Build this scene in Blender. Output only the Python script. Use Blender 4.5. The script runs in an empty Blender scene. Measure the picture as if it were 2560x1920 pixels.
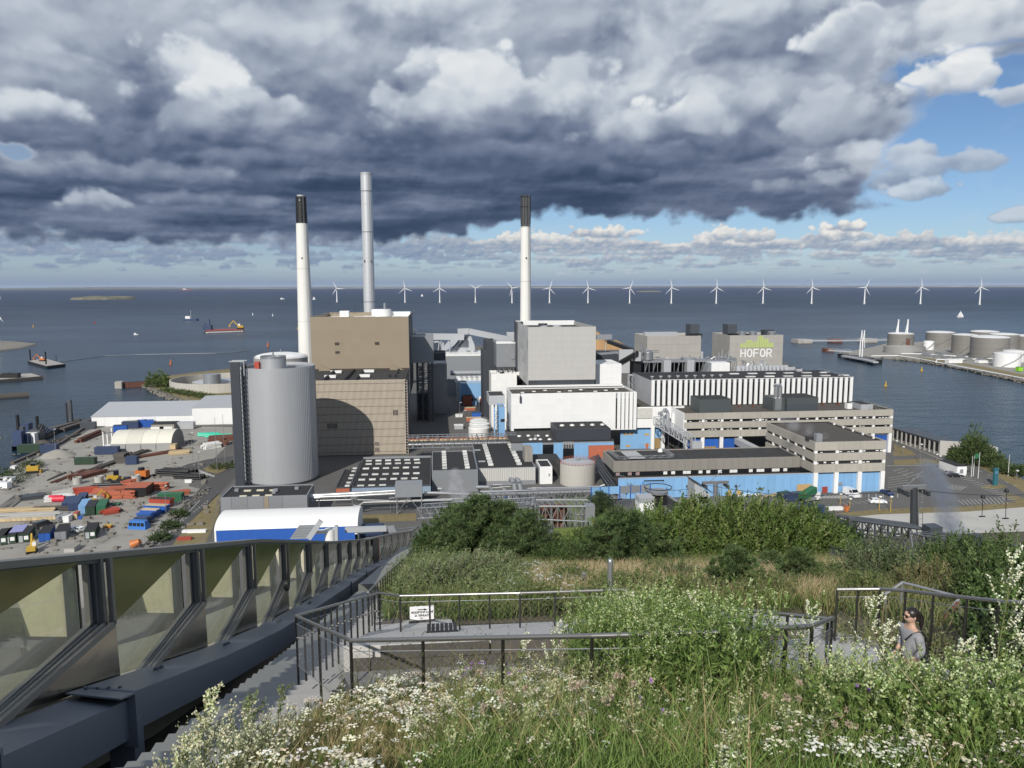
import bpy,bmesh,math,random
import numpy as np
from mathutils import Vector,Matrix
R=random.Random(7)
NR=np.random.RandomState(11)
C=bpy.context.scene.collection
rad=math.radians
# --- camera
IW,IH,FPX=2560,1920,1923.0
YAW,PITCH,ROLL=rad(5.64),rad(7.26),rad(0.15)
CZ=76.0
def _basis():
 cy,sy=math.cos(YAW),math.sin(YAW);cp,sp=math.cos(PITCH),math.sin(PITCH)
 f=Vector((sy*cp,cy*cp,-sp));r=Vector((cy,-sy,0));u=Vector((sy*sp,cy*sp,cp))
 c,s=math.cos(ROLL),math.sin(ROLL)
 return c*r - s*u,s*r + c*u,f
CR,CU,CF=_basis()
cam_data=bpy.data.cameras.new('camera')
cam=bpy.data.objects.new('camera',cam_data);C.objects.link(cam)
M3=Matrix((CR,CU,-CF)).transposed()
cam.matrix_world=Matrix.Translation((0,0,CZ)) @ M3.to_4x4()
cam_data.sensor_width=36.0;cam_data.lens=36.0*FPX/IW
cam_data.clip_start=0.1;cam_data.clip_end=120000
bpy.context.scene.camera=cam
def ray(px,py):
 return CR*((px-IW/2)/FPX) + CU*((IH/2-py)/FPX) + CF
def atZ(px,py,z=2.0):
 d=ray(px,py);t=(z-CZ)/d.z
 return Vector((d.x*t,d.y*t,z))
def atY(px,py,Y):
 d=ray(px,py);t=Y/d.y
 return Vector((d.x*t,Y,CZ + d.z*t))
# --- light
SUN_AZ,SUN_EL=rad(24.5),rad(34.5)
sd=Vector((math.sin(SUN_AZ)*math.cos(SUN_EL),math.cos(SUN_AZ)*math.cos(SUN_EL),-math.sin(SUN_EL)))
sun_data=bpy.data.lights.new('sun','SUN');sun_data.energy=4.3;sun_data.angle=rad(0.53)
sun_data.color=(1.0,0.955,0.88)
sun=bpy.data.objects.new('sun',sun_data);C.objects.link(sun)
sun.rotation_euler=sd.to_track_quat('-Z','Y').to_euler()
sun.location=(-40,-60,140)
sc=bpy.context.scene
sc.view_settings.view_transform='Standard';sc.view_settings.look='None'
sc.view_settings.exposure=0.0;sc.view_settings.gamma=1.0;sc.view_settings.use_curve_mapping=False
try:
 sc.cycles.max_bounces=6;sc.cycles.diffuse_bounces=3;sc.cycles.glossy_bounces=3
 sc.cycles.transmission_bounces=4;sc.cycles.transparent_max_bounces=12
 sc.cycles.volume_bounces=1;sc.cycles.caustics_reflective=False;sc.cycles.caustics_refractive=False
 sc.cycles.volume_step_rate=4.0
except Exception: pass
# --- node helper
class NT:
 def __init__(s,tree): s.t=tree;s.n=tree.nodes;s.l=tree.links
 def node(s,typ,props=None,**inp):
  n=s.n.new(typ)
  for k,v in (props or {}).items(): setattr(n,k,v)
  for k,v in inp.items():
   key=int(k[1:]) if k[0]=='i' and k[1:].isdigit() else k.replace('_',' ')
   s.set(n.inputs[key],v)
  return n
 def set(s,sock,v):
  if isinstance(v,bpy.types.NodeSocket): s.l.new(v,sock)
  elif isinstance(v,bpy.types.Node): s.l.new(v.outputs[0],sock)
  else: sock.default_value=v
 def m(s,op,a,b=None,c=None,clamp=False):
  n=s.n.new('ShaderNodeMath');n.operation=op;n.use_clamp=clamp
  s.set(n.inputs[0],a)
  if b is not None: s.set(n.inputs[1],b)
  if c is not None: s.set(n.inputs[2],c)
  return n.outputs[0]
 def vm(s,op,a,b=None,out=0):
  n=s.n.new('ShaderNodeVectorMath');n.operation=op
  s.set(n.inputs[0],a)
  if b is not None:
   if op=='SCALE': s.set(n.inputs[3],b)
   else: s.set(n.inputs[1],b)
  return n.outputs[out]
 def comb(s,x,y,z=0.0):
  n=s.n.new('ShaderNodeCombineXYZ')
  for i,v in enumerate((x,y,z)): s.set(n.inputs[i],v)
  return n.outputs[0]
 def noise(s,vec,scale,detail=4,rough=.5,dist=0.0,out=0,typ='FBM',dim='3D'):
  n=s.n.new('ShaderNodeTexNoise');n.noise_dimensions=dim;n.noise_type=typ
  s.set(n.inputs['Vector'],vec);n.inputs['Scale'].default_value=scale
  n.inputs['Detail'].default_value=detail;n.inputs['Roughness'].default_value=rough
  n.inputs['Distortion'].default_value=dist
  return n.outputs[out]
 def voro(s,vec,scale,detail=2,rough=.5,feature='SMOOTH_F1',smooth=.6,dim='3D'):
  n=s.n.new('ShaderNodeTexVoronoi');n.feature=feature;n.voronoi_dimensions=dim
  s.set(n.inputs['Vector'],vec);n.inputs['Scale'].default_value=scale
  n.inputs['Detail'].default_value=detail;n.inputs['Roughness'].default_value=rough
  if feature=='SMOOTH_F1': n.inputs['Smoothness'].default_value=smooth
  return n.outputs['Distance']
 def ss(s,v,a,b,to0=0.0,to1=1.0):
  n=s.n.new('ShaderNodeMapRange');n.interpolation_type='SMOOTHSTEP'
  s.set(n.inputs[0],v);n.inputs[1].default_value=a;n.inputs[2].default_value=b
  n.inputs[3].default_value=to0;n.inputs[4].default_value=to1
  return n.outputs[0]
 def ramp(s,v,stops):
  n=s.n.new('ShaderNodeValToRGB');s.set(n.inputs[0],v)
  cr=n.color_ramp
  while len(cr.elements)<len(stops): cr.elements.new(0.5)
  for e,(p,c) in zip(cr.elements,stops):
   e.position=p;e.color=(*c,1) if len(c)==3 else c
  return n.outputs[0]
 def mix(s,f,a,b,blend='MIX'):
  n=s.n.new('ShaderNodeMix');n.data_type='RGBA';n.blend_type=blend
  s.set(n.inputs[0],f)
  for i,v in ((6,a),(7,b)):
   s.set(n.inputs[i],(*v,1) if isinstance(v,tuple) and len(v)==3 else v)
  return n.outputs[2]
# --- sky
# ---- clouds worked out with numpy noise, in directions (azimuth, elevation)
def _hash2(ix,iy,seed):
 h=(ix.astype(np.int64)*374761393 + iy.astype(np.int64)*668265263 + seed*974634777) & 0xffffffff
 h=((h ^ (h >> 13))*1274126177) & 0xffffffff
 return h ^ (h >> 16)
def perlin(x,y,seed=0):
 ix=np.floor(x);iy=np.floor(y);fx=x-ix;fy=y-iy
 ux=fx*fx*fx*(fx*(fx*6-15)+10);uy=fy*fy*fy*(fy*(fy*6-15)+10)
 def g(ox,oy):
  a=(_hash2(ix+ox,iy+oy,seed) & 4095)*(2*math.pi/4096)
  return np.cos(a)*(fx-ox) + np.sin(a)*(fy-oy)
 a=g(0,0);b=g(1,0);c=g(0,1);d=g(1,1)
 return ((a+(b-a)*ux)*(1-uy) + (c+(d-c)*ux)*uy)*1.5
def fbm(x,y,octaves=5,gain=.5,seed=0,turb=False):
 s=np.zeros_like(x);amp=1.0;tot=0
 for o in range(octaves):
  n=perlin(x,y,seed+o*17)
  s+=amp*(np.abs(n)*2-.5 if turb else n);tot+=amp
  x=x*2.03+11.3;y=y*2.03-7.1;amp*=gain
 return s/tot
def worley(x,y,seed=0):
 ix=np.floor(x);iy=np.floor(y);best=np.zeros(x.shape)
 for ox in (-1,0,1):
  for oy in (-1,0,1):
   h=_hash2(ix+ox,iy+oy,seed)
   px=ix+ox+(h & 1023)/1024.0;py=iy+oy+((h >> 10) & 1023)/1024.0
   best+=np.exp(-9*np.sqrt((px-x)**2+(py-y)**2))
 return -np.log(best)/9
def cauli(x,y,octaves=4,seed=0):
 s=0;amp=1.0;tot=0
 for o in range(octaves):
  s=s + amp*(1-np.clip(worley(x,y,seed+o*31),0,1));tot+=amp
  x=x*2.1+3.3;y=y*2.1+9.1;amp*=.46
 return s/tot
def sstep(a,b,v):
 t=np.clip((v-a)/(b-a),0,1);return t*t*(3-2*t)
def p2a(px,py):
 d=ray(px,py).normalized()
 return math.degrees(math.atan2(d.x,d.y)) - 5.64,math.degrees(math.asin(d.z))
def lerp_ramp(t,stops):
 p=[s[0] for s in stops]
 return np.stack([np.interp(t,p,[s[1][k] for s in stops]) for k in range(3)],-1)
def clouds(AZ,EL,seed=3):
 rs=np.random.RandomState(seed)
 e=np.maximum(EL,0.0)
 sc_=1.0/(1.2+.16*e)
 wx=fbm(AZ*.10,EL*.15,2,.5,5);wy=fbm(AZ*.10+40,EL*.15,2,.5,9)
 def band(f,s): return f(AZ*s+wx*.3,EL*s*1.25+wy*.3)
 hi=sstep(5,12,EL)
 cf_s=band(lambda x,y: cauli(x,y,5,21),.62);cf_l=band(lambda x,y: cauli(x,y,6,77),.24)
 CF=cf_s*(1-hi)+cf_l*hi
 fb_s=band(lambda x,y: fbm(x,y,5,.46,33),.5);fb_l=band(lambda x,y: fbm(x,y,6,.46,51),.22)
 FB=fb_s*(1-hi)+fb_l*hi
 CL=band(lambda x,y: cauli(x,y,5,131),.34);gy,gx=np.gradient(band(lambda x,y: cauli(x,y,2,131),.30));dv_=np.gradient(EL,axis=0);du_=np.gradient(AZ,axis=1)
 RL=np.clip((-(gy/dv_)*.8+(gx/du_)*.45)*.55,-.5,.5)
 FX=fbm(AZ*.33+9,EL*.45,5,.47,61);FY=fbm(AZ*.33-31,EL*.45+17,5,.47,71)
 STR=fbm(AZ*.09+FX*.15,EL*.65+FY*.15,6,.5,91)
 n2=fbm(AZ*.9+wx,EL*1.3+wy,4,.5,15)
 lowf=band(lambda x,y: cauli(x,y,3,77),.24)*hi+band(lambda x,y: cauli(x,y,3,21),.62)*(1-hi) + .5*band(lambda x,y: fbm(x,y,3,.45,51),.22)
 gy,gx=np.gradient(lowf)
 degv=np.gradient(EL,axis=0);degu=np.gradient(AZ,axis=1)
 rel=-(gy/np.maximum(degv,1e-3))*.8 + (gx/degu)*.45
 rel=np.clip(rel*.8,-.5,.5)
 T=np.interp(EL,[0,3,4.8,7,9,11.5,14,18,25,40,90],[.21,.19,.18,.21,.27,.38,.49,.58,.57,.46,.4])
 A=np.zeros_like(T)
 Tb=T + .05*STR*sstep(3,8,EL) + .30*FB*sstep(7,15,EL) + (.22+.14*sstep(5,-15,AZ))*STR*sstep(13,6,EL) + .02*n2
 # lower edge of the deck
 px_e=[-600,0,300,600,900,1130,1250,1330,1420,1560,1800,2000,2300,3000]
 py_e=[590,600,612,608,606,590,560,541,540,548,545,548,520,500]
 ang=[p2a(a,b) for a,b in zip(px_e,py_e)]
 base=np.interp(AZ,[a[0] for a in ang],[a[1] for a in ang])
 far=np.clip((np.abs(AZ)-34)/20,0,1);base=base*(1-far)+4.0*far + 1.5*far*fbm(AZ*.05,EL*0,3,.5,3)
 edge=EL-base + 1.0*FB + .8*(CF-.56) + .3*wx
 A=sstep(-.15,.50,edge)
 Tb=Tb + .06*sstep(.8,0,edge)
 # open blue to the right
 H=np.zeros_like(T)
 def add(F,px,py,ru,rv,a,k=0.0):
  cu,cv=p2a(px,py)
  x=(AZ+1.5*FX-cu)/ru;y=(EL+1.1*FY-cv)/rv + k*x
  F+=a*np.exp(-(x*x+y*y))
 for (px,py,ru,rv,a,k) in ((2500,440,5.8,4.6,1.7,0),(2330,430,2.6,3.4,.6,0),(2640,330,6,4.6,1.3,0),(2300,175,1.8,.7,.8,0),(2500,190,3,1.2,.7,.2),(28,362,1.1,.5,1.2,0),(2400,590,9,1.4,1.0,0),(2050,575,5,.5,.5,0)):
  add(H,px,py,ru,rv,a,k)
 backg=sstep(38,55,np.abs(AZ))*sstep(.02,.22,fbm(AZ*.05+5,EL*.07,4,.5,123)+.05*sstep(90,180,np.abs(AZ)))
 hole=sstep(.28,.72,H + .38*FB - .55*(CF-.52) )
 hole=np.maximum(hole,backg)
 A=A*(1-hole)
 hb=np.clip(H+.38*FB-.55*(CF-.52),0,.45)/.45
 Tb=Tb + .30*hb*sstep(.15,1,hb)*sstep(4,8,EL)
 # big soft light and dark masses seen in the deck
 G=np.zeros_like(T)
 for (px,py,ru,rv,a) in ((560,60,7,2.4,.10),(150,100,5,3,-.10),(100,240,5,1.4,-.12),(1500,130,8,4,.14),(1180,60,5,2,.06),(1700,190,7,3,.06),
        (1000,130,3.5,2.5,-.05),(950,290,4,1.4,-.12),(1890,115,4,1.4,-.18),(2500,140,4,.8,-.16),(450,330,4,1.4,-.12),(1300,350,12,.9,-.12),
        (2000,380,6,1.6,.10),(1990,250,4,2,.05),(230,400,8,1.0,.10),(260,460,8,.5,.05),(700,410,6,1.2,-.06),(1250,480,10,2.0,-.05),(2230,150,3,1,-.12)):
  add(G,px,py,ru,rv,a)
 Tb=Tb+G + rel*(.03+.08*sstep(5,14,EL)) + RL*.12*sstep(8,15,EL)
 lumps=[]
 def L(px,py,rx,ry,top,base,soft=.35,al=1.0,up=1.0):
  cu,cv=p2a(px,py);k=13.4*2.5
  lumps.append((cu,cv,rx/k,ry/k,top,base,soft,al))
 for i in range(150):
  px=rs.uniform(-300,2250);py=rs.uniform(-420,470)
  u=max(0,(430-py)/430);r=rs.uniform(70,150)*(.5+.8*u)
  b=np.interp(py,[-400,0,200,350,470],[.52,.48,.38,.22,.13])
  L(px,py,r*1.5,r*.62,b+rs.uniform(.04,.20)*(.4+u),b-rs.uniform(.04,.14),rs.uniform(.3,.8),rs.uniform(.4,.8))
 for (a_) in ((2120,330,150,60,.62,.32,.5,.7),(2250,395,140,42,.72,.42,.5,.85),(2400,415,110,34,.66,.40,.5,.8),(2200,445,160,52,.66,.30,.5,.8),
    (2090,470,160,50,.45,.24,.6,.7),(2310,480,80,30,.78,.45,.4,.8),(2160,395,90,40,.72,.42,.4,.6),
    (80,290,110,52,.74,.34,.5,.85),(30,410,200,42,.40,.22,.7,.6),(330,440,240,34,.46,.24,.7,.6),(620,400,130,26,.40,.20,.6,.5),(480,510,200,26,.36,.16,.7,.6),(230,515,90,32,.60,.26,.5,.8),
    (440,590,90,16,.42,.2,.6,.7),(840,370,180,36,.38,.2,.6,.5),
    (420,190,95,70,.66,.36,.4,.7),(470,215,120,80,.74,.40,.35,.9),(570,255,130,70,.80,.36,.3,.95),(640,290,120,60,.66,.30,.4,.9),(520,320,150,60,.46,.24,.5,.8),
    (1080,200,110,70,.74,.46,.4,.8),(1200,230,150,90,.80,.48,.35,.9),(1290,250,110,70,.74,.44,.3,.9),(1010,280,90,60,.62,.38,.4,.7),(1120,290,170,60,.62,.34,.5,.8),
    (1440,250,150,90,.72,.5,.5,.7),(1560,270,160,80,.74,.5,.5,.7),(1700,300,120,60,.92,.46,.35,.9),(1600,330,190,50,.62,.36,.6,.8),(1820,290,150,80,.60,.40,.45,.7),(1990,270,170,90,.58,.38,.45,.7),(2090,300,120,60,.60,.36,.4,.7),
    (1850,40,150,60,.66,.46,.5,.7),(1880,130,170,44,.36,.26,.7,.8),(2090,110,90,62,.92,.5,.3,.95),(2150,80,100,60,.84,.5,.4,.8),(2260,90,150,70,.56,.36,.5,.8),(2420,60,150,60,.72,.44,.5,.9),(2520,40,120,60,.78,.5,.5,.9),(2480,120,180,44,.60,.30,.6,.9),
    (2380,195,80,52,.86,.44,.3,1.),(2330,215,60,40,.80,.42,.3,1.),(2440,205,60,34,.80,.44,.35,.9),(2545,235,60,36,.80,.50,.35,.9),(2560,545,70,20,.74,.5,.5,.8)):
  L(*a_)
 for (cu,cv,ru,rv,top,bs,soft,al) in lumps:
  rows=np.where((EL[:,0]>cv-2.2*rv) & (EL[:,0]<cv+2.0*rv))[0];cols=np.where(np.abs(AZ[0]-cu)<2.0*ru)[0]
  if len(rows)<2 or len(cols)<2: continue
  s=np.s_[rows[0]:rows[-1]+1,cols[0]:cols[-1]+1]
  x=(AZ[s]-cu)/ru + .3*FX[s];y=(EL[s]-cv)/rv + .3*FY[s]
  yy=np.where(y<0,y*1.35,y)
  d=1-np.sqrt(x*x+yy*yy) + 1.5*(CL[s]-.52) + .35*FB[s]
  a=sstep(0,.16+.5*soft+(.3+.6*soft)*sstep(.3,-.6,y),d)*al
  a=a*sstep(-1.2,-.25,y + .3*FB[s])
  t=bs+(top+.05-bs)*sstep(-.55,.75,y-.25*x + .9*FB[s]+.8*(CL[s]-.52)) + RL[s]*.24
  Tb[s]=Tb[s]*(1-a)+t*a
  A[s]=np.maximum(A[s],a*sstep(.2,.5,a)*(hole[s] if cu>25 else 0))
 Tb=Tb + .012*n2
 deck=lerp_ramp(np.clip(Tb,0,1),[(0.0,(.030,.055,.105)),(.10,(.048,.074,.135)),(.20,(.088,.122,.200)),(.32,(.175,.215,.310)),(.46,(.32,.37,.46)),
     (.62,(.50,.555,.63)),(.78,(.68,.72,.76)),(1.0,(.93,.93,.92))])
 # --- low cumulus and haze over the sea
 A2=np.zeros_like(T);Tc=np.full_like(T,.4)
 low=[]
 for i in range(760):
  cu=rs.uniform(-62,62);u=rs.rand()**.7
  cv=.55+(2.75-.5*(cu>2))*u;right=sstep(-6,2,cu)
  r=(.17+.72*u**1.2)*rs.uniform(.6,1.4)
  low.append((cv,cu,r*rs.uniform(1.3,2.6),r*rs.uniform(.38,.7),(.62+.32*u)*(.62+.38*right)+rs.uniform(-.1,.08),.22+.16*u,.75))
 for (px,py,rx,ry,tp) in ((1500,590,70,22,.95),(1440,580,40,14,.9),(1470,612,80,18,.85),(1600,612,60,16,.8),(1700,620,60,18,.88),(1790,598,55,24,.95),(1830,625,70,16,.85),(1880,600,40,22,.9),(1950,610,60,18,.85),
        (2090,585,70,26,1.0),(2130,573,44,20,1.0),(2060,605,60,22,.9),(2180,612,70,18,.85),(2260,608,60,20,.88),(2300,600,50,16,.85),(2410,615,70,18,.85),(2490,622,60,14,.8),
        (1370,620,60,14,.75),(1250,612,50,14,.7),(990,625,34,14,.75),(1030,640,60,10,.6),(420,645,60,12,.7),(120,625,60,14,.7),(30,632,50,14,.75),(250,640,40,12,.7),(520,640,50,12,.7),(1130,645,60,10,.6)):
  for q in range(3):
   cu,cv=p2a(px+rs.uniform(-.6,.6)*rx,py+rs.uniform(-.3,.6)*ry);k=33.5
   low.append((cv,cu,rx/k*rs.uniform(.6,1),ry/k*rs.uniform(.7,1.1),tp,.36,.95))
 low.sort()
 cs=band(lambda x,y: cauli(x,y,3,5),1.5);fs=band(lambda x,y: fbm(x,y,4,.5,8),1.1)
 gy,gx=np.gradient(cs+.4*fs);rl=np.clip((-(gy/np.maximum(degv,1e-3))*.7+(gx/degu)*.4)*.35,-.5,.5)
 for (cv,cu,ru,rv,top,bs,al) in low:
  rows=np.where((EL[:,0]>cv-1.6*rv) & (EL[:,0]<cv+2.4*rv))[0];cols=np.where(np.abs(AZ[0]-cu)<1.7*ru)[0]
  if len(rows)<2 or len(cols)<2: continue
  s=np.s_[rows[0]:rows[-1]+1,cols[0]:cols[-1]+1]
  x=(AZ[s]-cu)/ru;y=(EL[s]-cv)/rv;yy=np.where(y<0,y*2.2,y)
  d=1-np.sqrt(x*x+yy*yy) + 1.3*(cs[s]-.56) + .5*fs[s]
  a=sstep(0,.18,d)*al*sstep(-.7,-.2,y+.2*fs[s])
  t=bs+(top-bs)*sstep(-.55,.6,y+.5*fs[s]+.7*(cs[s]-.56)) + rl[s]*.20
  Tc[s]=Tc[s]*(1-a)+t*a;A2[s]=A2[s]+(1-A2[s])*a
 lowc=lerp_ramp(np.clip(Tc,0,1),[(0.0,(.13,.19,.31)),(.3,(.22,.30,.43)),(.55,(.42,.47,.54)),(.8,(.68,.68,.67)),(1.0,(.90,.87,.81))])
 hz=np.exp(-np.maximum(EL,0)*.42)
 hzc=np.array([.225,.315,.465]);f=(np.clip(hz,0,1)**1.4*.92)[...,None]
 lowc=lowc*(1-f)+hzc*f
 A2=np.maximum(A2,np.clip(hz*1.05,0,.97))
 # shade under the deck to the left
 f2=(sstep(4,-14,AZ)*.42*sstep(4.2,2.0,EL))[...,None];lowc=lowc*(1-f2)+np.array([.20,.27,.40])*f2
 A2=np.maximum(A2,sstep(2,-14,AZ)*.55*np.ones_like(A2))
 a=A[...,None];out=deck*a + lowc*A2[...,None]*(1-a)
 cov=A + A2*(1-A)
 veil=np.clip(.10*sstep(.0,.5,FB)*(1-cov),0,1)
 out=out + veil[...,None]*np.array([.6,.66,.74]);cov=cov+veil
 return out,np.clip(cov,0,1)
world=bpy.data.worlds.new('World');sc.world=world;world.use_nodes=True
w=NT(world.node_tree);w.n.clear()
try:
 world.cycles.sampling_method='MANUAL';world.cycles.sample_map_resolution=1024
except Exception: pass
def cloud_image(name,a0,a1,nx,e1,ny):
 AZg,ELg=np.meshgrid(np.linspace(a0,a1,nx),np.linspace(-1,e1,ny))
 col,cov=clouds(AZg,ELg)
 im=bpy.data.images.new(name,nx,ny,alpha=True,float_buffer=True)
 im.colorspace_settings.name='Non-Color';im.alpha_mode='CHANNEL_PACKED'
 im.pixels.foreach_set(np.concatenate([col,cov[...,None]],-1).astype(np.float32).ravel())
 im.update();im.pack()
 return im
geo=w.node('ShaderNodeTexCoord').outputs['Generated']
dxyz=w.node('ShaderNodeSeparateXYZ',i0=geo).outputs
AZd=w.m('SUBTRACT',w.m('MULTIPLY',w.m('ARCTAN2',dxyz[0],dxyz[1]),180/math.pi),5.64)
AZd=w.m('WRAP',AZd,180.0,-180.0)
ELd=w.m('MULTIPLY',w.m('ARCSINE',dxyz[2]),180/math.pi)
def cloud_tex(im,a0,a1,e1):
 uv=w.comb(w.m('DIVIDE',w.m('SUBTRACT',AZd,a0),a1-a0),w.m('DIVIDE',w.m('ADD',ELd,1.0),e1+1.0))
 n=w.node('ShaderNodeTexImage',dict(interpolation='Cubic',extension='EXTEND'),Vector=uv);n.image=im
 return n
front=cloud_tex(cloud_image('cloud_front',-42,42,1280,32,512),-42,42,32)
rear=cloud_tex(cloud_image('cloud_rear',-180,180,640,90,160),-180,180,90)
inf=w.m('MULTIPLY',w.ss(w.m('ABSOLUTE',AZd),41.5,39.0),w.ss(ELd,31.5,28.0))
ccol=w.mix(inf,rear.outputs[0],front.outputs[0])
ccov=w.m('ADD',w.m('MULTIPLY',inf,front.outputs[1]),w.m('MULTIPLY',w.m('SUBTRACT',1.0,inf),rear.outputs[1]))
sky=w.node('ShaderNodeTexSky')
sky.sky_type='NISHITA';sky.sun_disc=False
sky.sun_elevation=SUN_EL;sky.sun_rotation=math.pi + SUN_AZ
sky.altitude=1500;sky.air_density=1.0;sky.dust_density=0.0;sky.ozone_density=5.0
bg_sky=w.node('ShaderNodeBackground',Color=sky.outputs[0],Strength=w.m('MULTIPLY',w.m('SUBTRACT',1.0,ccov),0.085))
bg_cloud=w.node('ShaderNodeBackground',Color=ccol,Strength=1.0)
addsh=w.node('ShaderNodeAddShader',i0=bg_sky,i1=bg_cloud)
wo=w.node('ShaderNodeOutputWorld');w.l.new(addsh.outputs[0],wo.inputs['Surface'])
# --- builders
V3=Vector
ORG={}
def tag(o,label=None,cat=None,group=None,kind=None,category=None):
 cat=cat or category
 if label: o['label']=label
 if cat: o['category']=cat
 if group: o['group']=group
 if kind: o['kind']=kind
 return o
def thing(name,label,cat,loc=(0,0,0),rot=0.0,group=None):
 o=bpy.data.objects.new(name,None);C.objects.link(o)
 o.empty_display_size=.3;o.location=loc;o.rotation_euler=(0,0,rot)
 ORG[o.name]=V3(loc)
 return tag(o,label,cat,group)
class G:
 """collects faces for one mesh"""
 def __init__(s): s.v=[];s.f=[];s.smooth=False
 def add(s,vs,fs):
  b=len(s.v);s.v+=[tuple(v) for v in vs];s.f+=[tuple(b+i for i in f) for f in fs];return s
 def box(s,x0,x1,y0,y1,z0,z1):
  return s.add([(x0,y0,z0),(x1,y0,z0),(x1,y1,z0),(x0,y1,z0),(x0,y0,z1),(x1,y0,z1),(x1,y1,z1),(x0,y1,z1)],
     [(0,3,2,1),(4,5,6,7),(0,1,5,4),(1,2,6,5),(2,3,7,6),(3,0,4,7)])
 def hexa(s,p):
  return s.add(p,[(0,3,2,1),(4,5,6,7),(0,1,5,4),(1,2,6,5),(2,3,7,6),(3,0,4,7)])
 def ngon(s,p): return s.add(p,[tuple(range(len(p)))])
 def prism(s,poly,z0,z1):
  n=len(poly)
  return s.add([(x,y,z0) for x,y in poly]+[(x,y,z1) for x,y in poly],
     [tuple(range(n-1,-1,-1)),tuple(range(n,2*n))]+[(i,(i+1) % n,n+(i+1) % n,n+i) for i in range(n)])
 def slab(s,pts,n):
  k=len(pts);n=V3(n)
  return s.add([V3(p) for p in pts]+[V3(p)+n for p in pts],
     [tuple(range(k-1,-1,-1)),tuple(range(k,2*k))]+[(i,(i+1) % k,k+(i+1) % k,k+i) for i in range(k)])
 def tube(s,a,b,r,n=6,r2=None,cap=True):
  a=V3(a);b=V3(b);d=b-a
  if d.length<1e-6: return s
  r2=r if r2 is None else r2
  q=d.to_track_quat('Z','Y');ux=q @ V3((1,0,0));uy=q @ V3((0,1,0))
  vs=[]
  for p,rr in ((a,r),(b,r2)):
   for i in range(n):
    t=2*math.pi*i/n;vs.append(p+ux*(math.cos(t)*rr)+uy*(math.sin(t)*rr))
  fs=[(i,(i+1) % n,n+(i+1) % n,n+i) for i in range(n)]
  if cap: fs+=[tuple(range(n-1,-1,-1)),tuple(range(n,2*n))]
  return s.add(vs,fs)
 def path(s,pts,r,n=6):
  for a,b in zip(pts,pts[1:]): s.tube(a,b,r,n)
  return s
 def beam(s,a,b,w_,h_):
  a=V3(a);b=V3(b);d=(b-a).normalized();up=V3((0,0,1))
  if abs(d.z)>.95: up=V3((0,1,0))
  x=d.cross(up).normalized()*w_/2;y=x.cross(d).normalized()*h_/2
  return s.hexa([a-x-y,a+x-y,b+x-y,b-x-y,a-x+y,a+x+y,b+x+y,b-x+y])
 def cyl(s,cx,cy,z0,z1,r,n=24,r2=None): return s.tube((cx,cy,z0),(cx,cy,z1),r,n,r2)
 def ring(s,cx,cy,z0,z1,r,t,n=32):
  vs=[]
  for i in range(n):
   c,q=math.cos(2*math.pi*i/n),math.sin(2*math.pi*i/n)
   vs+=[(cx+c*r,cy+q*r,z0),(cx+c*r,cy+q*r,z1),(cx+c*(r-t),cy+q*(r-t),z1),(cx+c*(r-t),cy+q*(r-t),z0)]
  return s.add(vs,[(4*i+k,4*((i+1) % n)+k,4*((i+1) % n)+(k+1) % 4,4*i+(k+1) % 4) for i in range(n) for k in range(4)])
 def dome(s,cx,cy,z0,r,h,n=28,m=5):
  vs=[];fs=[]
  for j in range(m):
   t=j/m*math.pi/2;rr=r*math.cos(t);zz=z0+h*math.sin(t)
   for i in range(n): vs.append((cx+rr*math.cos(2*math.pi*i/n),cy+rr*math.sin(2*math.pi*i/n),zz))
  vs.append((cx,cy,z0+h))
  for j in range(m-1):
   for i in range(n): fs.append((j*n+i,j*n+(i+1) % n,(j+1)*n+(i+1) % n,(j+1)*n+i))
  for i in range(n): fs.append(((m-1)*n+i,(m-1)*n+(i+1) % n,m*n))
  return s.add(vs,fs)
 def truss(s,a,b,h,n,r=.08,wdt=0.0,diag=True):
  a=V3(a);b=V3(b);up=V3((0,0,h));side=(b-a).normalized().cross(V3((0,0,1)))*wdt
  for o in ([V3((0,0,0))]+([side] if wdt else [])):
   s.tube(a+o,b+o,r,4);s.tube(a+up+o,b+up+o,r,4)
   for i in range(n+1):
    p=a+(b-a)*(i/n)+o;s.tube(p,p+up,r*.7,4,cap=False)
    if i<n and diag:
     q=a+(b-a)*((i+1)/n)+o
     if i % 2: s.tube(p,q+up,r*.7,4,cap=False)
     else: s.tube(p+up,q,r*.7,4,cap=False)
  if wdt:
   for i in range(n+1):
    p=a+(b-a)*(i/n);s.tube(p,p+side,r*.6,4,cap=False);s.tube(p+up,p+side+up,r*.6,4,cap=False)
  return s
 def mesh(s,name,mat,org=V3((0,0,0))):
  me=bpy.data.meshes.new(name)
  me.from_pydata([(x-org[0],y-org[1],z-org[2]) for x,y,z in s.v],[],s.f)
  if mat: me.materials.append(mat)
  if s.smooth:
   me.shade_smooth()
   try: me.set_sharp_from_angle(angle=rad(40))
   except Exception: pass
  return me
 def obj(s,name,mat,parent=None,smooth=False,local=False,**tags):
  s.smooth=smooth
  org=V3((0,0,0)) if (local or parent is None) else ORG[parent.name]
  o=bpy.data.objects.new(name,s.mesh(name,mat,org));C.objects.link(o)
  if parent: o.parent=parent;ORG[o.name]=ORG[parent.name]
  else: ORG[o.name]=V3((0,0,0))
  return tag(o,**tags)
def piece(name,me,parent,at,scale=None,rot=None):
 o=bpy.data.objects.new(name,me);C.objects.link(o);o.parent=parent
 o.location=V3(at)-ORG[parent.name];ORG[o.name]=ORG[parent.name]
 if scale: o.scale=scale
 if rot: o.rotation_euler=rot
 return o
def copy_tree(o,parent=None):
 c=o.copy();C.objects.link(c);c.parent=parent
 for ch in list(o.children): copy_tree(ch,c)
 return c
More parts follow.
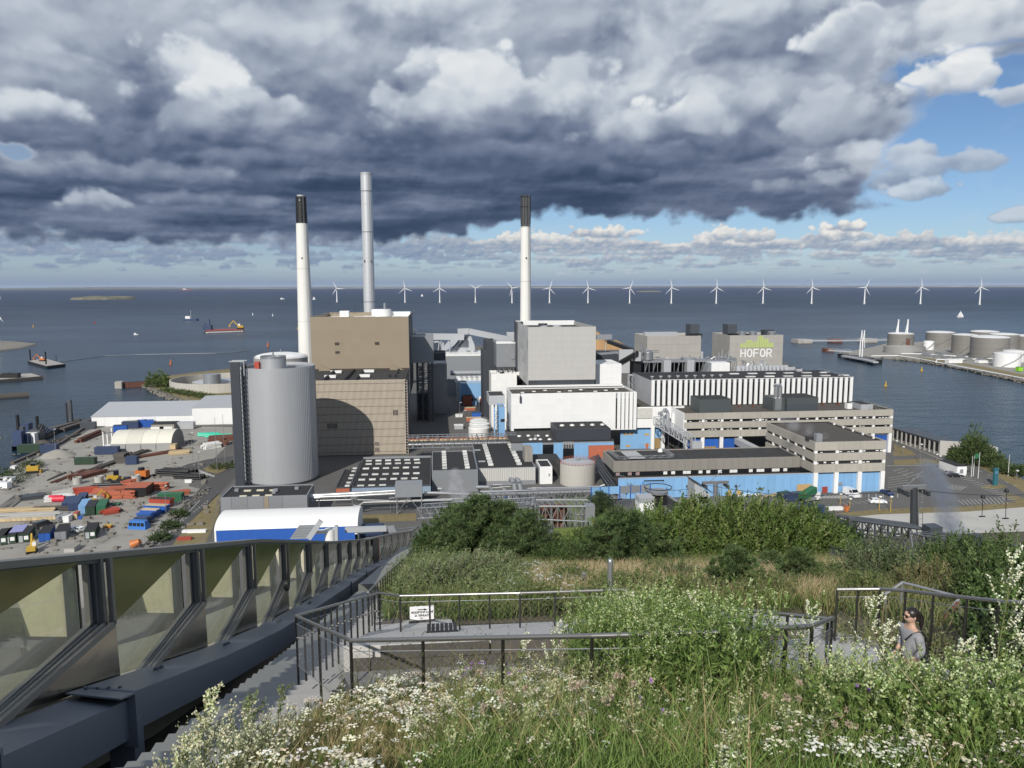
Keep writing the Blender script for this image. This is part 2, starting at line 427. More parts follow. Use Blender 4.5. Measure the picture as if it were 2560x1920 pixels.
def place(o,loc,rot=0.0,label=None,scale=None,first=[None]):
 c=copy_tree(o);c.location=loc;c.rotation_euler=(0,0,rot);ORG[c.name]=V3(loc)
 if label: c['label']=label
 if scale: c.scale=(scale,)*3 if not isinstance(scale,tuple) else scale
 return c
# --- materials
def M(name,col,rough=.7,metal=0.0,var=.10,scale=.6,streak=0.0,bump=0.0,bscale=8.0,rnd=0.0,dirt=None,spec=.5,ribs=None,detail=6,coat=0):
 m=bpy.data.materials.new(name);m.use_nodes=True
 t=NT(m.node_tree);b=m.node_tree.nodes['Principled BSDF']
 co=t.node('ShaderNodeTexCoord').outputs['Object']
 c=(*col,1);base=c
 n=t.noise(co,scale,detail,.6)
 f=t.m('ADD',t.m('MULTIPLY',t.m('SUBTRACT',n,.5),2*var),1.0)
 if streak:
  sp=t.vm('MULTIPLY',co,(1.6,1.6,.06))
  st=t.noise(sp,1.0,5,.6)
  f=t.m('ADD',f,t.m('MULTIPLY',t.m('SUBTRACT',st,.5),2*streak))
 if rnd:
  oi=t.node('ShaderNodeObjectInfo').outputs['Random']
  f=t.m('ADD',f,t.m('MULTIPLY',t.m('SUBTRACT',oi,.5),2*rnd))
 col_out=t.vm('SCALE',col,f)
 if dirt:
  dm=t.ss(t.noise(co,scale*2.3,6,.65),.52,.72)
  col_out=t.mix(t.m('MULTIPLY',dm,.8),col_out,dirt)
 t.set(b.inputs['Base Color'],col_out)
 b.inputs['Roughness'].default_value=rough;b.inputs['Metallic'].default_value=metal
 b.inputs['Specular IOR Level'].default_value=spec
 if coat: b.inputs['Coat Weight'].default_value=coat
 if bump or ribs:
  h=t.m('MULTIPLY',t.noise(co,bscale,5,.6),bump)
  bp=t.node('ShaderNodeBump',Height=h,Strength=1.0,Distance=1.0)
  t.l.new(bp.outputs[0],b.inputs['Normal'])
 return m
K={}
K['concrete']=M('concrete',(.38,.355,.31),.85,var=.12,streak=.26,scale=.25,rnd=.06)
K['concrete_d']=M('concrete_grey',(.27,.255,.23),.85,var=.10,streak=.25,scale=.3,rnd=.05)
K['concrete_l']=M('concrete_light',(.42,.41,.385),.85,var=.07,streak=.10,scale=.2,rnd=.05)
K['white']=M('white_panel',(.78,.78,.77),.5,var=.05,streak=.08,rnd=.025)
K['white_rough']=M('white_render',(.72,.72,.70),.75,var=.06,streak=.06)
K['bitumen']=M('roof_felt',(.034,.034,.035),.9,var=.35,scale=.22,dirt=(.085,.08,.07),rnd=.05)
K['bitumen_d']=M('roof_felt_dark',(.022,.022,.024),.85,var=.3,scale=.3)
K['gravel_roof']=M('gravelled_roof',(.075,.067,.058),.95,var=.25,scale=.3)
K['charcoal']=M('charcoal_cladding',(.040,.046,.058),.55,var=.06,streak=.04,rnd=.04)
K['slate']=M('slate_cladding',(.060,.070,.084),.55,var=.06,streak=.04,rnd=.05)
K['silver']=M('silver_cladding',(.30,.315,.335),.42,metal=.35,var=.04,streak=.05,rnd=.05)
K['silo']=M('silo_steel',(.45,.46,.475),.42,metal=.30,var=.05,streak=.07,scale=.15)
K['grey']=M('grey_cladding',(.26,.275,.295),.5,metal=.15,var=.05,streak=.05,rnd=.04)
K['grey_l']=M('light_grey_cladding',(.42,.435,.455),.5,metal=.1,var=.05,streak=.05,rnd=.04)
K['steel']=M('galvanised_steel',(.42,.43,.44),.38,metal=.7,var=.12,scale=2)
K['steel_d']=M('dark_steel',(.10,.11,.125),.45,metal=.6,var=.1,scale=2)
K['pipe']=M('bright_pipe_cladding',(.62,.62,.61),.30,metal=.85,var=.06,scale=1.5)
K['beige']=M('beige_cladding',(.275,.225,.16),.62,var=.05,streak=.05,scale=.12,rnd=.03)
K['rib']=M('tan_rib',(.52,.45,.365),.6,var=.10,streak=.10,scale=.4,rnd=.06)
K['ribback']=M('brown_backing',(.055,.045,.036),.8,var=.1)
K['ochre']=M('ochre_wall',(.30,.20,.085),.7,var=.1,streak=.1)
K['blue']=M('pale_blue_paint',(.20,.385,.62),.6,var=.12,streak=.14,scale=.5,rnd=.05)
K['blue_s']=M('strong_blue_paint',(.02,.10,.40),.55,var=.12,streak=.08,rnd=.15)
K['blue_d']=M('dark_blue_paint',(.028,.05,.115),.6,var=.2,streak=.1,scale=1.2,rnd=.2,dirt=(.07,.06,.055))
K['red']=M('red_paint',(.36,.06,.035),.6,var=.2,scale=1.2,rnd=.2)
K['rust']=M('rusty_steel',(.14,.055,.035),.8,var=.3,scale=1.2)
K['brick']=M('orange_red_panel',(.40,.115,.06),.7,var=.15,scale=.9,rnd=.15)
K['green']=M('green_paint',(.025,.125,.06),.6,var=.2,scale=1.2,rnd=.15)
K['green_d']=M('dark_green_paint',(.025,.055,.03),.6,var=.1,rnd=.1)
K['teal']=M('turquoise_plastic',(.02,.50,.33),.45,var=.05)
K['orange']=M('orange_paint',(.50,.15,.03),.5,var=.08)
K['yellow']=M('yellow_paint',(.50,.32,.04),.5,var=.08)
K['glass']=M('dark_glass',(.012,.015,.018),.08,var=.1,spec=.8)
K['dark']=M('dark_opening',(.008,.008,.009),.7,var=.1)
K['black']=M('black_paint',(.012,.012,.013),.5,var=.1)
K['wood']=M('plywood',(.46,.31,.14),.7,var=.12,streak=.08)
K['timber']=M('stacked_timber',(.50,.39,.23),.75,var=.15,rnd=.2)
K['wooddark']=M('weathered_boards',(.085,.075,.066),.8,var=.25,scale=1.5,rnd=.25)
K['asphalt']=M('asphalt',(.112,.108,.102),.9,var=.18,scale=.08,dirt=(.13,.125,.115),bump=.01,bscale=20)
K['asphalt_d']=M('fresh_asphalt',(.075,.074,.074),.9,var=.15,scale=.1)
K['yard']=M('yard_gravel',(.30,.285,.255),.95,var=.22,scale=.035,dirt=(.19,.175,.15),bump=.02,bscale=6,detail=9)
K['pale']=M('pale_gravel',(.44,.43,.40),.95,var=.16,scale=.05,dirt=(.30,.29,.27),detail=9)
K['paint']=M('road_paint',(.42,.42,.39),.8,var=.12,scale=2)
K['drygrass']=M('dry_grass_ground',(.20,.16,.075),.95,var=.35,scale=.25,dirt=(.07,.085,.03),bump=.03,bscale=5,detail=9)
K['rock']=M('shore_rock',(.19,.175,.15),.95,var=.3,scale=.8,rnd=.3)
K['chips']=M('wood_chip',(.36,.22,.10),.95,var=.15,scale=.3)
K['tankc']=M('tank_grey',(.205,.195,.180),.6,var=.08,streak=.10,scale=.2,rnd=.04)
K['tankl']=M('tank_pale_grey',(.30,.295,.285),.55,var=.08,streak=.10,rnd=.04)
K['skylight']=M('skylight_plastic',(.62,.62,.60),.35,var=.12,scale=1.5,rnd=.22)
K['rubber']=M('tyre_rubber',(.02,.02,.02),.8)
K['carwhite']=M('car_white',(.78,.79,.80),.25,var=.02,coat=.6)
K['cardark']=M('car_dark',(.02,.022,.027),.25,var=.05,coat=.6)
K['carsilver']=M('car_silver',(.35,.36,.38),.28,metal=.5,var=.05,coat=.6)
K['carblue']=M('car_blue',(.015,.03,.12),.28,var=.05,coat=.6)
def attr_mat(name,rough=.6,trans=.35,spec=.3):
 m=bpy.data.materials.new(name);m.use_nodes=True
 t=NT(m.node_tree);t.n.clear()
 a=t.node('ShaderNodeAttribute',dict(attribute_name='Col')).outputs['Color']
 b=t.node('ShaderNodeBsdfPrincipled',Base_Color=a,Roughness=rough);b.inputs['Specular IOR Level'].default_value=spec
 tr=t.node('ShaderNodeBsdfTranslucent',Color=t.mix(.5,a,(.5,.6,.1),'MULTIPLY') if False else a)
 mx=t.node('ShaderNodeMixShader',i0=trans,i1=b,i2=tr)
 o=t.node('ShaderNodeOutputMaterial');t.l.new(mx.outputs[0],o.inputs[0])
 return m
K['leaf']=attr_mat('foliage');K['flower']=attr_mat('petals',.7,.25)
def colmesh(name,verts,faces_flat,loop_tot,cols,mat):
 """big mesh straight from arrays: verts (n,3), flat vertex indices, corners per face, colour per vertex"""
 me=bpy.data.meshes.new(name);nv=len(verts)
 me.vertices.add(nv);me.vertices.foreach_set('co',np.asarray(verts,np.float32).ravel())
 me.loops.add(len(faces_flat));me.loops.foreach_set('vertex_index',np.asarray(faces_flat,np.int32))
 lt=np.asarray(loop_tot,np.int32);ls=np.concatenate([[0],np.cumsum(lt)[:-1]]).astype(np.int32)
 me.polygons.add(len(lt));me.polygons.foreach_set('loop_start',ls);me.polygons.foreach_set('loop_total',lt)
 me.update(calc_edges=True)
 a=me.color_attributes.new('Col','FLOAT_COLOR','POINT')
 a.data.foreach_set('color',np.concatenate([np.asarray(cols,np.float32),np.ones((nv,1),np.float32)],1).ravel())
 me.materials.append(mat)
 return me
def norm(a): return a/np.maximum(np.linalg.norm(a,axis=1,keepdims=True),1e-9)
def leaves(c,d,l,wd,col,nrm=None,curve=0.0):
 """diamond leaves: base c, direction d, length l, half width wd"""
 n=len(c);d=norm(d)
 rv=NR.normal(size=(n,3)) if nrm is None else nrm
 s=norm(np.cross(d,rv))*np.asarray(wd).reshape(-1,1)
 l=np.asarray(l).reshape(-1,1)*np.ones((n,1))
 m_=c+d*l*.45
 if curve: m_=m_+np.array([0,0,1])*l*curve
 v=np.stack([c,m_+s,c+d*l,m_-s],1).reshape(-1,3)
 f=np.arange(4*n);return v,f,np.full(n,4),np.repeat(col,4,0)
def blades(c,h,lean,wd,col,coltip):
 """grass blades: a quad and a tip, bending over"""
 n=len(c);h=h.reshape(-1,1);a=NR.rand(n)*2*math.pi
 s=np.stack([np.cos(a),np.sin(a),np.zeros(n)],1)*wd.reshape(-1,1)
 up=np.array([0,0,1.0]);m_=c+up*h*.55+lean*h*.22;t=c+up*h*.95+lean*h*.75
 v=np.stack([c-s,c+s,m_+s*.8,m_-s*.8,t],1).reshape(-1,3)
 base=np.arange(n)[:,None]*5
 f=(base+np.array([[0,1,2,3,3,2,4]])).ravel()
 lt=np.tile([4,3],n)
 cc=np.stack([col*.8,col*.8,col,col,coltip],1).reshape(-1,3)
 return v,f,lt,cc
def stack(parts):
 off=0;V_,F_,L_,C_=[],[],[],[]
 for v,f,l,c in parts:
  V_.append(v);F_.append(f+off);L_.append(l);C_.append(c);off+=len(v)
 return np.concatenate(V_),np.concatenate(F_),np.concatenate(L_),np.concatenate(C_)
def arr_obj(name,parts,mat,parent=None,**tags):
 v,f,l,c=stack(parts)
 if parent is not None: v=v-np.array(ORG[parent.name])
 o=bpy.data.objects.new(name,colmesh(name,v,f,l,c,mat));C.objects.link(o)
 if parent: o.parent=parent
 return tag(o,**tags)
def jit(col,n,a=.15,hue=.08):
 c=np.array(col)[None,:]*np.ones((n,1));k=1+NR.uniform(-a,a,(n,1))
 return np.clip(c*k*(1+NR.uniform(-hue,hue,(n,3))),0,1)
def pip(x,y,poly):
 r=np.zeros(len(x),bool);n=len(poly)
 for i in range(n):
  x1,y1=poly[i];x2,y2=poly[(i+1) % n]
  c=((y1>y) != (y2>y));r ^= c & (x<(x2-x1)*(y-y1)/((y2-y1) or 1e-9)+x1)
 return r
def inside(poly,n):
 xs=[p[0] for p in poly];ys=[p[1] for p in poly];ox=[];oy=[];k=0
 while k<n:
  x=NR.uniform(min(xs),max(xs),n*2);y=NR.uniform(min(ys),max(ys),n*2)
  q=pip(x,y,poly);ox.append(x[q]);oy.append(y[q]);k+=q.sum()
 return np.concatenate(ox)[:n],np.concatenate(oy)[:n]
# --- sea, far shores, land
def sea_mat():
 m=bpy.data.materials.new('sea_water');m.use_nodes=True
 t=NT(m.node_tree);b=m.node_tree.nodes['Principled BSDF']
 co=t.node('ShaderNodeNewGeometry').outputs['Position']
 pat=t.noise(t.vm('MULTIPLY',co,(.0022,.0065,1)),1.0,5,.6)
 far=t.node('ShaderNodeVectorMath',dict(operation='LENGTH'));t.set(far.inputs[0],co)
 dist=far.outputs['Value']
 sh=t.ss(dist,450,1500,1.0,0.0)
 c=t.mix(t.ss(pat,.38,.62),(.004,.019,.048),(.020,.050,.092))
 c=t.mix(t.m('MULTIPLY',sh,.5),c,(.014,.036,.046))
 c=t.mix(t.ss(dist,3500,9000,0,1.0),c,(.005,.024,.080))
 t.set(b.inputs['Base Color'],c)
 b.inputs['Specular IOR Level'].default_value=.24
 t.set(b.inputs['Roughness'],t.ss(dist,300,4000,.22,.50))
 w1=t.noise(t.vm('MULTIPLY',co,(.22,.40,1)),1.0,4,.6)
 w2=t.noise(t.vm('MULTIPLY',co,(.035,.08,1)),1.0,4,.6)
 h=t.m('ADD',t.m('MULTIPLY',w1,1.1),t.m('MULTIPLY',w2,3.0))
 bp=t.node('ShaderNodeBump',Height=h,Strength=.9,Distance=1.0)
 t.l.new(bp.outputs[0],b.inputs['Normal'])
 return m
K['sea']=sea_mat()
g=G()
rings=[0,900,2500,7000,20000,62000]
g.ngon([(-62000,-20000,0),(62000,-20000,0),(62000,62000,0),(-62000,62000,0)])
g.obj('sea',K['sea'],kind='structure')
K['farland']=M('far_land',(.10,.11,.10),.95,var=.4,scale=.0006)
K['fartown']=M('far_town',(.30,.29,.27),.95,var=.6,scale=.002)
def ridge(name,a0,a1,D,h0,h1,mat,seed,n=160,label=None,thick=2500):
 g=G();top=[];rr=random.Random(seed)
 for i in range(n+1):
  u=i/n;a=rad(a0+(a1-a0)*u);e=min(1,6*u,6*(1-u))
  h=max(2,(h0+(h1-h0)*(0.5+.5*math.sin(u*9+seed)*math.cos(u*23+seed*2)))*(.8+.2*rr.random())*e)
  top.append((a,h))
 for (a,h),(b,k) in zip(top,top[1:]):
  p=lambda a,D,z: (math.sin(a)*D,math.cos(a)*D,z)
  vs=[p(a,D,-1),p(b,D,-1),p(b,D+thick*.3,k),p(a,D+thick*.3,h),p(b,D+thick,-1),p(a,D+thick,-1)]
  g.add(vs,[(0,1,2,3),(3,2,4,5)])
 return g.obj(name,mat,kind='structure')
ridge('far_coast_hills',-36,44,38000,45,85,K['farland'],3)
ridge('far_coast_shore',-18,16,30000,14,34,K['fartown'],5,220,thick=900)
ridge('far_coast_shore',22,42,31000,14,40,K['fartown'],8,120,thick=900)
ridge('near_coast',-40,-2,27000,12,30,K['farland'],4,thick=1500)
def zpoly(pts,z=2.0): return [tuple(atZ(x,y,z)[:2]) for x,y in pts]
land=zpoly([(-700,1700),(-500,1330),(0,1195),(40,1152),(135,1112),(236,1052),(268,1010),(350,1006),(470,1004),(425,990),(395,976),(368,963),(380,950),(425,937),(520,926),(640,915),
   (800,890),(1030,872),(1140,868),(1215,863),(1500,862),(1580,870),(1700,893),(1763,901),(1962,905),(2060,960),(2225,1066),(2385,1106),(2440,1132),(2560,1216),(3300,1600),(3900,2600)])
g=G();g.prism(land+[(60,40),(-60,40)],-2.0,2.0)
g.obj('ground',K['asphalt'],kind='structure')
def sheet(name,pts,mat,lift,z=2.0,world=None):
 g=G();p=world or zpoly(pts,z);g.ngon([(x,y,z+lift) for x,y in p]) ;
 a=sum(p[i][0]*p[(i+1) % len(p)][1]-p[(i+1) % len(p)][0]*p[i][1] for i in range(len(p)))
 if a<0: g.f=[tuple(reversed(f)) for f in g.f]
 return g.obj(name,mat,kind='structure')
sheet('storage_yard',[(0,1212),(60,1160),(150,1118),(245,1062),(580,1068),(583,1100),(520,1160),(470,1215),(500,1222),(430,1290),(330,1390),(250,1520),(-300,1520),(-400,1330)],K['yard'],.004)
sheet('pale_gravel_field',[(2085,1290),(2200,1280),(2420,1274),(2560,1262),(3100,1330),(3200,1600),(2100,1620),(1900,1400)],K['pale'],.012)
sheet('dry_grass_verge',[(2080,1284),(2200,1273),(2420,1266),(2540,1255),(2500,1235),(2530,1235),(2600,1262),(2560,1268),(2420,1279),(2200,1286),(2080,1297)],K['drygrass'],.016)
sheet('dry_grass_lawn',[(2235,1110),(2280,1128),(2290,1138),(2232,1140)],K['drygrass'],.016)
sheet('dry_grass_lawn',[(2235,1150),(2300,1147),(2380,1152),(2390,1156),(2330,1160),(2235,1163)],K['drygrass'],.016)
sheet('shore_grass',[(2400,1128),(2450,1136),(2560,1200),(2700,1280),(2640,1290),(2540,1218),(2440,1162),(2380,1140)],K['drygrass'],.016)
sheet('dry_grass_bank',[(2450,1218),(2490,1208),(2520,1216),(2500,1222),(2460,1222)],K['drygrass'],.020)
sheet('field_grass',[(1030,884),(1140,874),(1215,868),(1330,870),(1330,900),(1030,905)],K['drygrass'],.008)
sheet('grass_strip',[(905,1287),(1040,1283),(1040,1302),(912,1306)],K['drygrass'],.008)
sheet('grass_strip',[(420,1380),(470,1310),(530,1250),(548,1232),(552,1250),(545,1290),(520,1345),(500,1390)],K['drygrass'],.008)
# road through the yard
road=zpoly([(330,1400),(400,1320),(500,1222),(560,1168),(583,1150),(588,1195),(520,1262),(470,1310),(400,1400)])
sheet('road',None,K['asphalt_d'],.008,world=road)
sheet('road',[(440,1172),(470,1160),(520,1148),(583,1140),(583,1158),(545,1175),(520,1200),(470,1200),(445,1190)],K['asphalt_d'],.008)
sheet('traffic_island',[(508,1172),(530,1163),(575,1157),(583,1165),(545,1185),(515,1180)],K['drygrass'],.10)
def pstripe(g,a,b,wd,lift=.022,z=2.0):
 A=atZ(*a,z);B=atZ(*b,z);d=(B-A).normalized();n=V3((-d.y,d.x,0))*wd/2;u=V3((0,0,lift))
 g.ngon([A-n+u,B-n+u,B+n+u,A+n+u])
g=G()
for i in range(26):
 u=i/26;a=(520-175*u,1252+138*u);b=(520-175*(u+.018),1252+138*(u+.018));pstripe(g,a,b,.35)
pstripe(g,(500,1250),(395,1362),.25)
for i in range(9):
 u=i/9;pstripe(g,(520-130*u,1226+120*u),(515-130*u,1231+120*u),.2)
for i in range(10):
 u=i/10;pstripe(g,(497+42*u,1174+16*u),(500+38*u,1185+8*u),.5)
for i in range(8):
 pstripe(g,(2050+9*i,1246),(2062+9*i+6,1238),.55)
for i in range(8): pstripe(g,(2118+i*18,1244),(2118+i*18,1235),.25)
for i in range(5): pstripe(g,(2232+i*12,1178+i*5),(2258+i*13,1171+i*4.4),.25);pstripe(g,(2220,1195+i*6),(2270,1188+i*6),.25)
for i in range(14): pstripe(g,(2400+i*9,1195+i*4.2),(2420+i*9.5,1192+i*4.2),.25)
for i in range(12): pstripe(g,(2410+i*10,1262-i*.3),(2395+i*10,1250-i*.6),.25)
for i in range(8): pstripe(g,(2120+i*16,1262-i),(2100+i*16,1255-i),.22)
for i in range(5): pstripe(g,(2365+i*8,1222+i*1),(2385+i*8,1212+i),.25)
pstripe(g,(2215,1165),(2400,1161),.5);pstripe(g,(2255,1108),(2430,1180),.4)
for i in range(6): pstripe(g,(2425+i*22,1168+i*9),(2433+i*22,1171+i*9),.3)
g.obj('road_markings',K['paint'],kind='structure')
# --- power plant
def cx_(pl,pr,py,Y): return atY(pl,py,Y).x,atY(pr,py,Y).x
def shell(t,x0,x1,y0,y1,z0,z1,wm,rm,wt=.35,lip=.5,roof=True):
 g=G();g.box(x0,x1,y0,y0+wt,z0,z1);g.box(x0,x1,y1-wt,y1,z0,z1)
 g.box(x0,x0+wt,y0+wt,y1-wt,z0,z1);g.box(x1-wt,x1,y0+wt,y1-wt,z0,z1)
 wl=g.obj('wall',wm,t)
 if roof:
  G().box(x0+wt,x1-wt,y0+wt,y1-wt,z1-lip-.3,z1-lip).obj('roof',rm,t)
 return wl
def bldg(name,label,cat,pl,pr,pt,Y,D,zb,wm,rm,lip=.5,roof=True,ptx=None):
 x0=atY(pl,pt,Y).x;x1=atY(pr,pt,Y).x;z1=atY((pl+pr)/2,pt,Y).z
 t=thing(name,label,cat,((x0+x1)/2,Y,zb))
 shell(t,x0,x1,Y,Y+D,zb,z1,wm,rm,lip=lip,roof=roof)
 return t,(x0,x1,Y,Y+D,zb,z1)
def panels(t,x0,x1,z0,z1,y,nx,nz,mat,gap=.10,th=.10,name='facade_panel',rag=0.0):
 w_=(x1-x0)/nx;h_=(z1-z0)/nz
 me=G().box(-w_/2+gap/2,w_/2-gap/2,-th,0,-h_/2+gap/2,h_/2-gap/2).mesh(name,mat)
 for i in range(nx):
  for j in range(nz): piece(name,me,t,(x0+(i+.5)*w_,y-rag*R.random(),z0+(j+.5)*h_))
def panels_x(t,x,y0,y1,z0,z1,ny,nz,mat,gap=.10,th=.10,name='facade_panel',sgn=-1):
 w_=(y1-y0)/ny;h_=(z1-z0)/nz
 me=G().box(min(0,sgn*th),max(0,sgn*th),-w_/2+gap/2,w_/2-gap/2,-h_/2+gap/2,h_/2-gap/2).mesh(name,mat)
 for i in range(ny):
  for j in range(nz): piece(name,me,t,(x,y0+(i+.5)*w_,z0+(j+.5)*h_))
def zat(px,py,Y): return atY(px,py,Y).z
def xat(px,py,Y): return atY(px,py,Y).x
def yroof(px,py,z): return atZ(px,py,z).y
# --- silo
c=V3((-60.3,300,2));rS=13.7;zS=46.2
t=thing('pellet_silo','tall round silver metal silo standing in front of the tan ribbed building','silo',c)
g=G();n=72;g.ring(c.x,c.y,2,zS,rS,.25,96);g.obj('shell',K['silo'],t,smooth=True)
G().cyl(c.x,c.y,zS-1.4,zS-1.0,rS-.3,48).obj('roof',K['grey'],t)
g=G()
for k in range(96):
 a=2*math.pi*k/96;g.beam((c.x+rS*math.cos(a)*1.001,c.y+rS*math.sin(a)*1.001,2.2),(c.x+rS*math.cos(a)*1.001,c.y+rS*math.sin(a)*1.001,zS-.2),.09,.08)
g.obj('cladding_rib',K['silo'],t,kind='stuff')
g=G().ring(c.x,c.y,2.0,2.9,rS+.25,.25,64);g.obj('base_ring',K['steel_d'],t,smooth=True)
cc=V3((-61.3,297,0));G().cyl(cc.x,cc.y,zS-1.4,zS+3.0,4.7,40).obj('top_hatch',K['silo'],t,smooth=True)
g=G();g.ring(cc.x,cc.y,zS+3,zS+3.9,4.7,.08,32);g.obj('hatch_railing',K['steel'],t)
G().tube((cc.x,cc.y,zS+3),(cc.x,cc.y,zS+5.2),.35).obj('vent',K['steel'],t)
G().box(cc.x-6.4,cc.x-4.7,cc.y-3,cc.y-1,zS-1.0,zS+1.9).obj('hoist_box',K['red'],t)
g=G()
for k in range(5): g.tube((c.x-13,c.y-5+k*1.3,zS-.6),(c.x-6,c.y-4+k*1.1,zS-.3+.25*k),.12,5)
g.box(c.x+5,c.x+7.5,c.y-7,c.y-5.5,zS-1,zS+.4);g.obj('roof_pipework',K['steel_d'],t,kind='stuff')
# --- stair slab beside the silo
x0=xat(574,905,288);x1=xat(597,905,288);z1=zat(585,905,288)
t=thing('stair_tower','narrow charcoal stair tower joined to the left side of the silver silo','stair tower',((x0+x1)/2,288,2))
G().box(x0,x1,288,289,2,z1).obj('front_panel',K['charcoal'],t)
panels(t,x0,x1,2.2,z1,288,1,14,K['charcoal'],gap=.06,th=.06)
g=G();x2=x1+1.7
for k in range(27):
 zz=2+k*(z1-2)/27;g.box(x1+.1,x2,288.2,291,zz,zz+.12);g.beam((x1+.2,288.2,zz),(x2-.1,288.2,zz+1.6),.12,.12)
g.tube((x2,288.2,2),(x2,288.2,z1),.12,5);g.tube((x1+.1,288.2,2),(x1+.1,288.2,z1),.12,5)
g.obj('stair_flight',K['steel_d'],t)
G().box(x1+.05,x2+.1,291.2,291.5,2,z1-1).obj('rear_screen',K['black'],t)
g=G();g.box(x0-.2,x2+.2,287.8,288.1,z1,z1+.35);g.box(x0-.2,x2+.2,292,292.3,z1,z1+.3);g.tube((x2,288,z1-5),(x2,288,z1+.3),.2,5);g.obj('crown_frame',K['grey_l'],t,kind='stuff')
# --- tan ribbed boiler house
Y0=338;x0=-74.0;x1=xat(1012,953,Y0);z1=35.2;zb=zat(1010,1135,Y0)
t=thing('boiler_house','large tan building with ribbed facade and dark flat roof beside the silo','building',((x0+x1)/2,Y0,2))
shell(t,x0,x1,Y0+.6,390,zb,z1-.1,K['ribback'],K['bitumen'],lip=.9)
nr=118;g=G()
for k in range(nr):
 u=x0+(k+.5)*(x1-x0)/nr;
 g.box(u-.17,u+.17,Y0,Y0+.5,zb+.1,z1)
g.obj('cladding_rib',K['rib'],t,kind='stuff')
me=G().box(-(x1-x0)/2,(x1-x0)/2,-.05,.0,-.06,.06).mesh('floor_rail',K['ribback'])
for k in range(10): piece('floor_rail',me,t,((x0+x1)/2,Y0-.02,zb+1.3+k*(z1-zb-1.6)/9.3))
g=G().box(x0,x1+.4,Y0-.1,Y0+.6,z1,z1+.22);g.obj('cornice',K['rib'],t)
g=G()
for k in range(26):
 zz=zb+k*(z1-zb)/26;g.box(x1+.05,x1+.95,Y0-.05,Y0+.3,zz,zz+.16)
g.tube((x1+.95,Y0,zb),(x1+.95,Y0,z1),.12,4);g.obj('corner_ladder',K['rib'],t)
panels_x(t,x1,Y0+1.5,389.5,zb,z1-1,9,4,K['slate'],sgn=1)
nb=16;g=G()
G().box(-42.5+14,x1,Y0+1.4,Y0+2,2,zb).obj('base_wall',K['ochre'],t)
me=G().box(-.45,.45,-.3,.3,0,zb-2).mesh('base_column',K['ochre'])
for k in range(nb): piece('base_column',me,t,(x1-.6-k*1.05,Y0+1.0,2))
G().box(x0,-28.6,Y0+8,Y0+9,2,zb).obj('loading_bay_wall',K['black'],t)
for (a,b,c_,d,nn) in ((817,843,1059,1071,9),(982,996,1025,1038,4),(938,947,1105,1114,3),(938,947,1119,1130,3)):
 xa,xb=cx_(a,b,c_,Y0);za=zat(a,d,Y0);zc=zat(a,c_,Y0)
 wv=G().box(xa,xb,Y0-.12,Y0-.03,za,zc).obj('window',K['dark'],t)
 g=G()
 for q in range(nn+1): u=xa+(xb-xa)*q/nn;g.box(u-.07,u+.07,Y0-.2,Y0-.125,za,zc)
 o=g.obj('louvre',K['rib'],wv,kind='stuff')
zr_=z1-.9
for (a,b) in ((835,931),(908,931)):
 pass
me=G().hexa([(-1.2,0,0),(1.2,0,0),(1.2,45,0),(-1.2,45,0),(-.6,0,1.1),(.6,0,1.1),(.6,45,1.1),(-.6,45,1.1)]).mesh('roof_ridge',K['bitumen_d'])
for a in (809,860,888): piece('roof_ridge',me,t,(xat(a,948,Y0+4)-.4,Y0+3,zr_))
me=G().box(-2.6,2.6,-1.6,1.6,0,1.1).mesh('smoke_hatch',K['white'])
for (a,b) in ((826,944),(841,932),(911,942),(922,930)):
 p=atZ(a,b,zr_);piece('smoke_hatch',me,t,(p.x,min(p.y,384),zr_))
me=G().box(-.6,.6,-.6,.6,0,1.2).mesh('vent_box',K['black'])
for (a,b) in ((975,942),(990,942),(995,934),(997,928)): p=atZ(a,b,zr_);piece('vent_box',me,t,(p.x,min(p.y,386),zr_))
g=G()
for (a,b) in ((797,927),(975,924)):
 p=V3((xat(a,b,388),388.6,zr_));g.box(p.x,p.x+1.6,388,389.2,zr_,zr_+3.2)
 for q in range(5): g.box(p.x+1.6+q*1.0,p.x+2.6+q*1.0,388,389.0,zr_,zr_+2.4-q*.5)
g.obj('roof_stair',K['beige'],t,kind='stuff')
# --- beige boiler tower behind it
Y1=390.5;xa=xat(775,791,Y1);xb=xat(1021,791,Y1);zt=61.0
t=thing('boiler_tower','huge plain beige windowless block rising behind the tan ribbed building','building',((xa+xb)/2,Y1,34.3))
shell(t,xa,xb,Y1,457,34.3,zt,K['beige'],K['white_rough'],lip=2.2)
panels(t,xa,xb,34.6,zt,Y1,12,4,K['beige'],gap=.02,th=.02)
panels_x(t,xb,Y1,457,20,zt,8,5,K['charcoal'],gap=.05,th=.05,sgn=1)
for (a,b,c_,d) in ((837,848,856,863),(937,948,855,862),(838,849,878,884)):
 x_0,x_1=cx_(a,b,c_,Y1-.1);G().box(x_0,x_1,Y1-.16,Y1-.06,zat(a,d,Y1),zat(a,c_,Y1)).obj('vent_grille',K['ribback'],t)
g=G();g.box(xb-20,xb-1,450,456,zt-2.2,zt+.4);g.box(xa+8,xa+13,444,450,zt-2,zt+1.2);g.box(xa+40,xa+45,392,394,zt-2,zt+.3);g.box(xa+26,xa+31,392,394,zt-2,zt+.3);g.obj('roof_unit',K['white'],t)
G().cyl(xa+31,448,zt-2,zt+2.0,5.6,28).obj('round_vent',K['white'],t,smooth=True)
G().tube((xa+33,448,zt+2),(xa+33,448,zt+5.6),.7,8).obj('vent',K['steel'],t)
g=G()
for k in range(12): g.tube((xa+2+k*1.6,392+k*4.5,zt),(xa+2+k*1.6,392+k*4.5,zt+1.0),.06,4)
